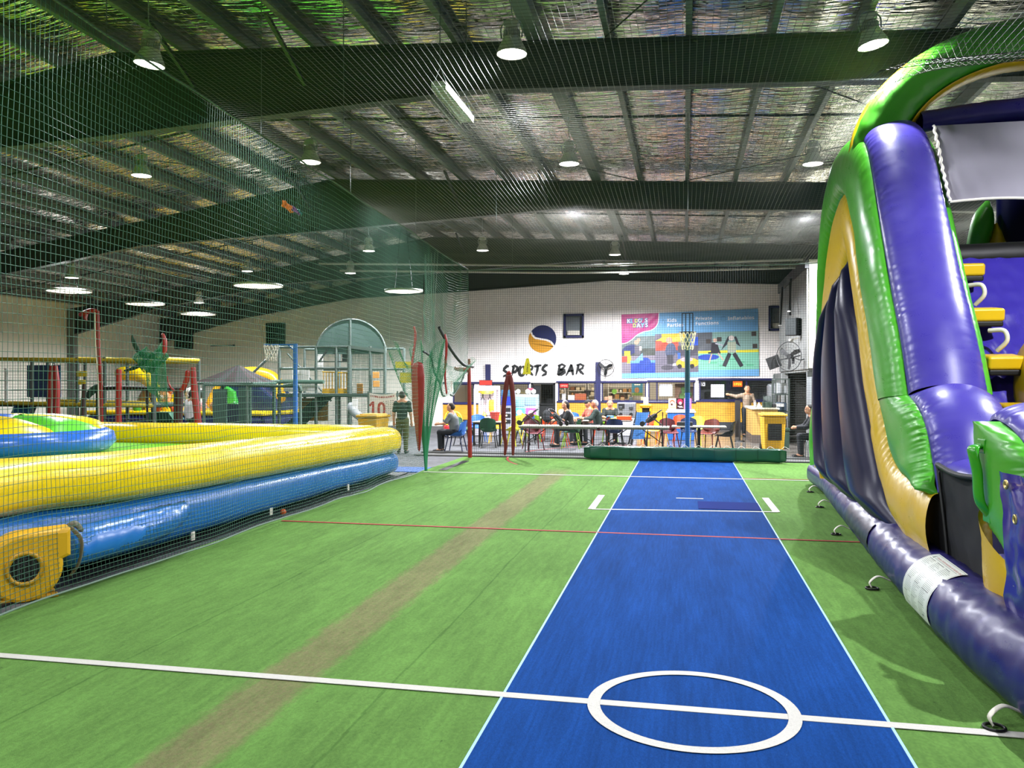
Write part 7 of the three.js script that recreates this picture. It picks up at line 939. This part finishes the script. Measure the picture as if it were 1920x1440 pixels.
function person(label, [x, y, z], turn, o) {
  const t = thing('person', label, 'person', [x, y, z], turn), s = (o.h || 1.6) / 1.75, sit = o.sit, P = (a, b, c) => [a * s, b * s, c * s];
  const by = sit ? 0.575 : 0.95, lean = o.lean || 0, J = { pel: P(0, by, 0), ch: P(0, by + 0.34, lean * 0.6), nk: P(0, by + 0.53, lean * 0.95), hd: P(o.headX || 0, by + 0.67, lean * 1.15 + 0.02) };
  const side = k => { const A = o.arms ? o.arms[k < 0 ? 0 : 1] : (sit ? [[0.24, by + 0.24, 0.14 + lean], [0.12, by + 0.22, 0.36 + lean]] : [[0.24, by + 0.18, -0.03], [0.25, by - 0.07, 0.05]]); return { sh: P(k * 0.18, by + 0.46, lean * 0.9), el: P(k * A[0][0], A[0][1], A[0][2]), wr: P(k * A[1][0], A[1][1], A[1][2]), hip: P(k * 0.09, by - 0.02, 0), kn: sit ? P(k * 0.11, by - 0.01, 0.42) : P(k * 0.1, 0.5, 0.02), an: sit ? P(k * 0.11, 0.08, 0.40) : P(k * 0.1, 0.08, -0.02), toe: sit ? P(k * 0.12, 0.04, 0.56) : P(k * 0.12, 0.04, 0.14) }; };
  const Ls = [side(-1), side(1)], R = v => v * s;
  const body = [[J.pel, J.ch, R(0.125), R(0.135)], [J.ch, J.nk, R(0.13), R(0.06)], [J.nk, J.hd, R(0.05), R(0.06)], [[J.hd[0], J.hd[1] - R(0.03), J.hd[2] + R(0.015)], [J.hd[0], J.hd[1] + R(0.04), J.hd[2]], R(0.082), R(0.092)], [[J.hd[0], J.hd[1] - R(0.02), J.hd[2] + R(0.09)], [J.hd[0], J.hd[1] + R(0.02), J.hd[2] + R(0.085)], R(0.018), R(0.01)]];
  for (const q of Ls) { const k = q === Ls[0] ? -1 : 1; body.push([q.sh, q.el, R(0.052), R(0.042)], [q.el, q.wr, R(0.042), R(0.028)], [q.hip, q.kn, R(0.085), R(0.058)], [q.kn, q.an, R(0.056), R(0.038)], [q.an, q.toe, R(0.042), R(0.032)], [[J.hd[0] + k * R(0.09), J.hd[1] - R(0.01), J.hd[2]], [J.hd[0] + k * R(0.09), J.hd[1] + R(0.02), J.hd[2]], R(0.016), R(0.018)], [J.nk, q.sh, R(0.06), R(0.058)]);
    const dir = V(...q.wr).sub(V(...q.el)).normalize(), pal = V(...q.wr).addScaledVector(dir, R(0.06)); body.push([q.wr, pal.toArray(), R(0.026), R(0.032)]); const sd = V(0, 0, 1).cross(dir); if (sd.lengthSq() < 0.01) sd.set(1, 0, 0); sd.normalize(); for (let f = 0; f < 4; f++) { const b0 = pal.clone().addScaledVector(sd, R((f - 1.5) * 0.018)), b1 = b0.clone().addScaledVector(dir, R([0.07, 0.08, 0.078, 0.06][f])).add(V(0, -R(0.012), 0)); body.push([b0.toArray(), b1.toArray(), R(0.009), R(0.007)]); } const th = V(...q.wr).addScaledVector(dir, R(0.025)); body.push([th.toArray(), th.clone().addScaledVector(dir, R(0.045)).addScaledVector(sd, -k * R(0.045)).toArray(), R(0.011), R(0.008)]); }
  part('body', blob(body, 76, 0.025), std(o.skin || 0xc08a68, 0.6), t);
  const g = 0.014, shirt = [[J.pel, J.ch, R(0.125) + g, R(0.135) + g], [J.ch, [J.nk[0], J.nk[1] - R(0.06), J.nk[2]], R(0.13) + g, R(0.08)]]; for (const q of Ls) { shirt.push([J.ch, q.sh, R(0.1), R(0.058) + g], [q.sh, o.longSleeve ? q.el : V(...q.sh).lerp(V(...q.el), 0.75).toArray(), R(0.052) + g, R(0.044) + g + 0.004]); if (o.longSleeve) shirt.push([q.el, V(...q.el).lerp(V(...q.wr), 0.85).toArray(), R(0.042) + g, R(0.032) + g]); }
  part('shirt', blob(shirt, 48), o.shirtMat || std(o.shirt, 0.85), t);
  const pants = [[J.pel, P(0, by + 0.08, 0), R(0.128) + g, R(0.12)]]; for (const q of Ls) { pants.push([q.hip, q.kn, R(0.088) + g, R(0.06) + g]); pants.push([q.kn, o.shorts ? V(...q.kn).lerp(V(...q.an), 0.12).toArray() : V(...q.kn).lerp(V(...q.an), 0.9).toArray(), R(0.058) + g, R(0.046) + g]); }
  part('trousers', blob(pants, 48), std(o.pants || 0x23262c, 0.85), t);
  for (const q of Ls) part('shoe', blob([[[q.an[0], q.an[1] - R(0.03), q.an[2] - R(0.03)], [q.toe[0], q.toe[1], q.toe[2] + R(0.02)], R(0.048), R(0.042)]], 20), std(o.shoe || 0x1a1a1a, 0.6), t);
  const hd = V(...J.hd);
  const hair = o.cap ? [[hd.clone().add(V(0, R(0.07), R(-0.01))).toArray(), hd.clone().add(V(0, R(0.06), R(0.02))).toArray(), R(0.088), R(0.088)], [hd.clone().add(V(0, R(0.055), R(0.06))).toArray(), hd.clone().add(V(0, R(0.045), R(0.15))).toArray(), R(0.03), R(0.02)]] : [[hd.clone().add(V(0, R(0.055), R(-0.02))).toArray(), hd.clone().add(V(0, R(0.02), R(-0.045))).toArray(), R(0.092), R(0.088)]];
  if (o.longHair) hair.push([hd.clone().add(V(0, 0, R(-0.06))).toArray(), hd.clone().add(V(0, R(-0.2), R(-0.1))).toArray(), R(0.07), R(0.035)]);
  if (!o.bald) part(o.cap ? 'cap' : 'hair', blob(hair, 40), std(o.hair || 0x1c1411, 0.8), t);
  for (const k of [-1, 1]) part('eye', new THREE.SphereGeometry(R(0.011), 8, 6).translate(hd.x + k * R(0.034), hd.y + R(0.012), hd.z + R(0.087)), std(0x181210, 0.3), t); part('mouth', rbox(R(0.045), R(0.008), R(0.01), R(0.003), hd.x, hd.y - R(0.055), hd.z + R(0.09)), std(0x8a4a42, 0.6), t);
  return t;
}
const check = new THREE.MeshStandardMaterial({ color: 0xd6d6da, roughness: 0.85 });
person('standing man in dark green shirt seen from behind by the white banner', [-6.98, 0, -20.0], Math.PI + 0.15, { h: 1.56, shirt: 0x14241f, pants: 0x4a4a22, hair: 0x2a201a });
person('standing person in pale checked shirt near the animal castle', [-12.22, 0, -19.0], Math.PI - 0.3, { h: 1.6, shirt: 0, shirtMat: check, longSleeve: true, pants: 0x2e3a34, hair: 0x241c18, shoe: 0xd8d4ce });
chair(-5.72, -20.5, -H, MAT.bluePlastic, 'blue chair under the seated man in a grey shirt', MAT.navyPlastic);
person('seated man in grey shirt with crossed arms on a blue chair', [-5.74, 0, -20.5], -H, { sit: true, h: 1.6, lean: 0.1, shirt: 0x6c7070, pants: 0x181c22, hair: 0x2a2420 });
person('seated woman in black top with dark hair leaning on the table', [-3.12, 0, -23.0], -H * 0.8, { sit: true, h: 1.6, lean: 0.12, shirt: 0x14161a, pants: 0x1a1c22, hair: 0x17100d, longHair: true, skin: 0xc0896a });
person('seated guest in a pale cap and lilac top behind the dark-haired woman', [-3.42, 0, -24.0], H * 0.6, { sit: true, h: 1.58, shirt: 0xd8c8d8, cap: true, hair: 0xe0d4e0, pants: 0x30343c });
person('seated guest with a dark cap facing left', [-2.75, 0, -24.75], -H * 0.7, { sit: true, h: 1.6, lean: 0.06, shirt: 0xb85a4a, cap: true, hair: 0x1c1c20, pants: 0x3a2c24, skin: 0xb07a5a });
person('seated grey-haired man in dark green top on the maroon chair', [-2.42, 0, -23.9], -H * 0.9, { sit: true, h: 1.62, lean: 0.1, shirt: 0x24332e, longSleeve: true, pants: 0x20242a, hair: 0xb5aca4, skin: 0xa8694c });
person('seated person in dark jacket behind the boxes table', [-2.2, 0, -25.05], 0.2, { sit: true, h: 1.6, shirt: 0x1c2420, hair: 0x2a1c16, pants: 0x24262a });
person('staff member in beige top stretching an arm behind the service counter', [2.0, 0, -28.3], 0.3, { h: 1.68, shirt: 0x9a8672, longSleeve: true, pants: 0x20242a, hair: 0x3a2a20, arms: [[[0.42, 1.38, 0.1], [0.66, 1.44, 0.12]], [[0.25, 1.14, 0.08], [0.2, 1.05, 0.3]]] });
{ const t = thing('steel_leg_chair', 'dark chair with bent white steel legs at the right beside the slide', 'chair', [3.05, 0, -20.6], -H); part('seat_shell', shellGeo, std(0x14161c, 0.6), t); for (const k of [-1, 1]) part('leg', tube([[k * 0.2, 0.0, 0.24], [k * 0.2, 0.4, 0.2], [k * 0.2, 0.43, 0.1], [k * 0.2, 0.43, -0.15], [k * 0.2, 0.0, -0.24]], 0.014, 30, 8), MAT.steel, t); }
person('seated person in black beside the slide, mostly hidden', [3.05, 0, -20.6], -H, { sit: true, h: 1.6, lean: 0.16, shirt: 0x12131a, longSleeve: true, pants: 0x16181e, hair: 0x120e0c });
renderer.render(scene, camera);
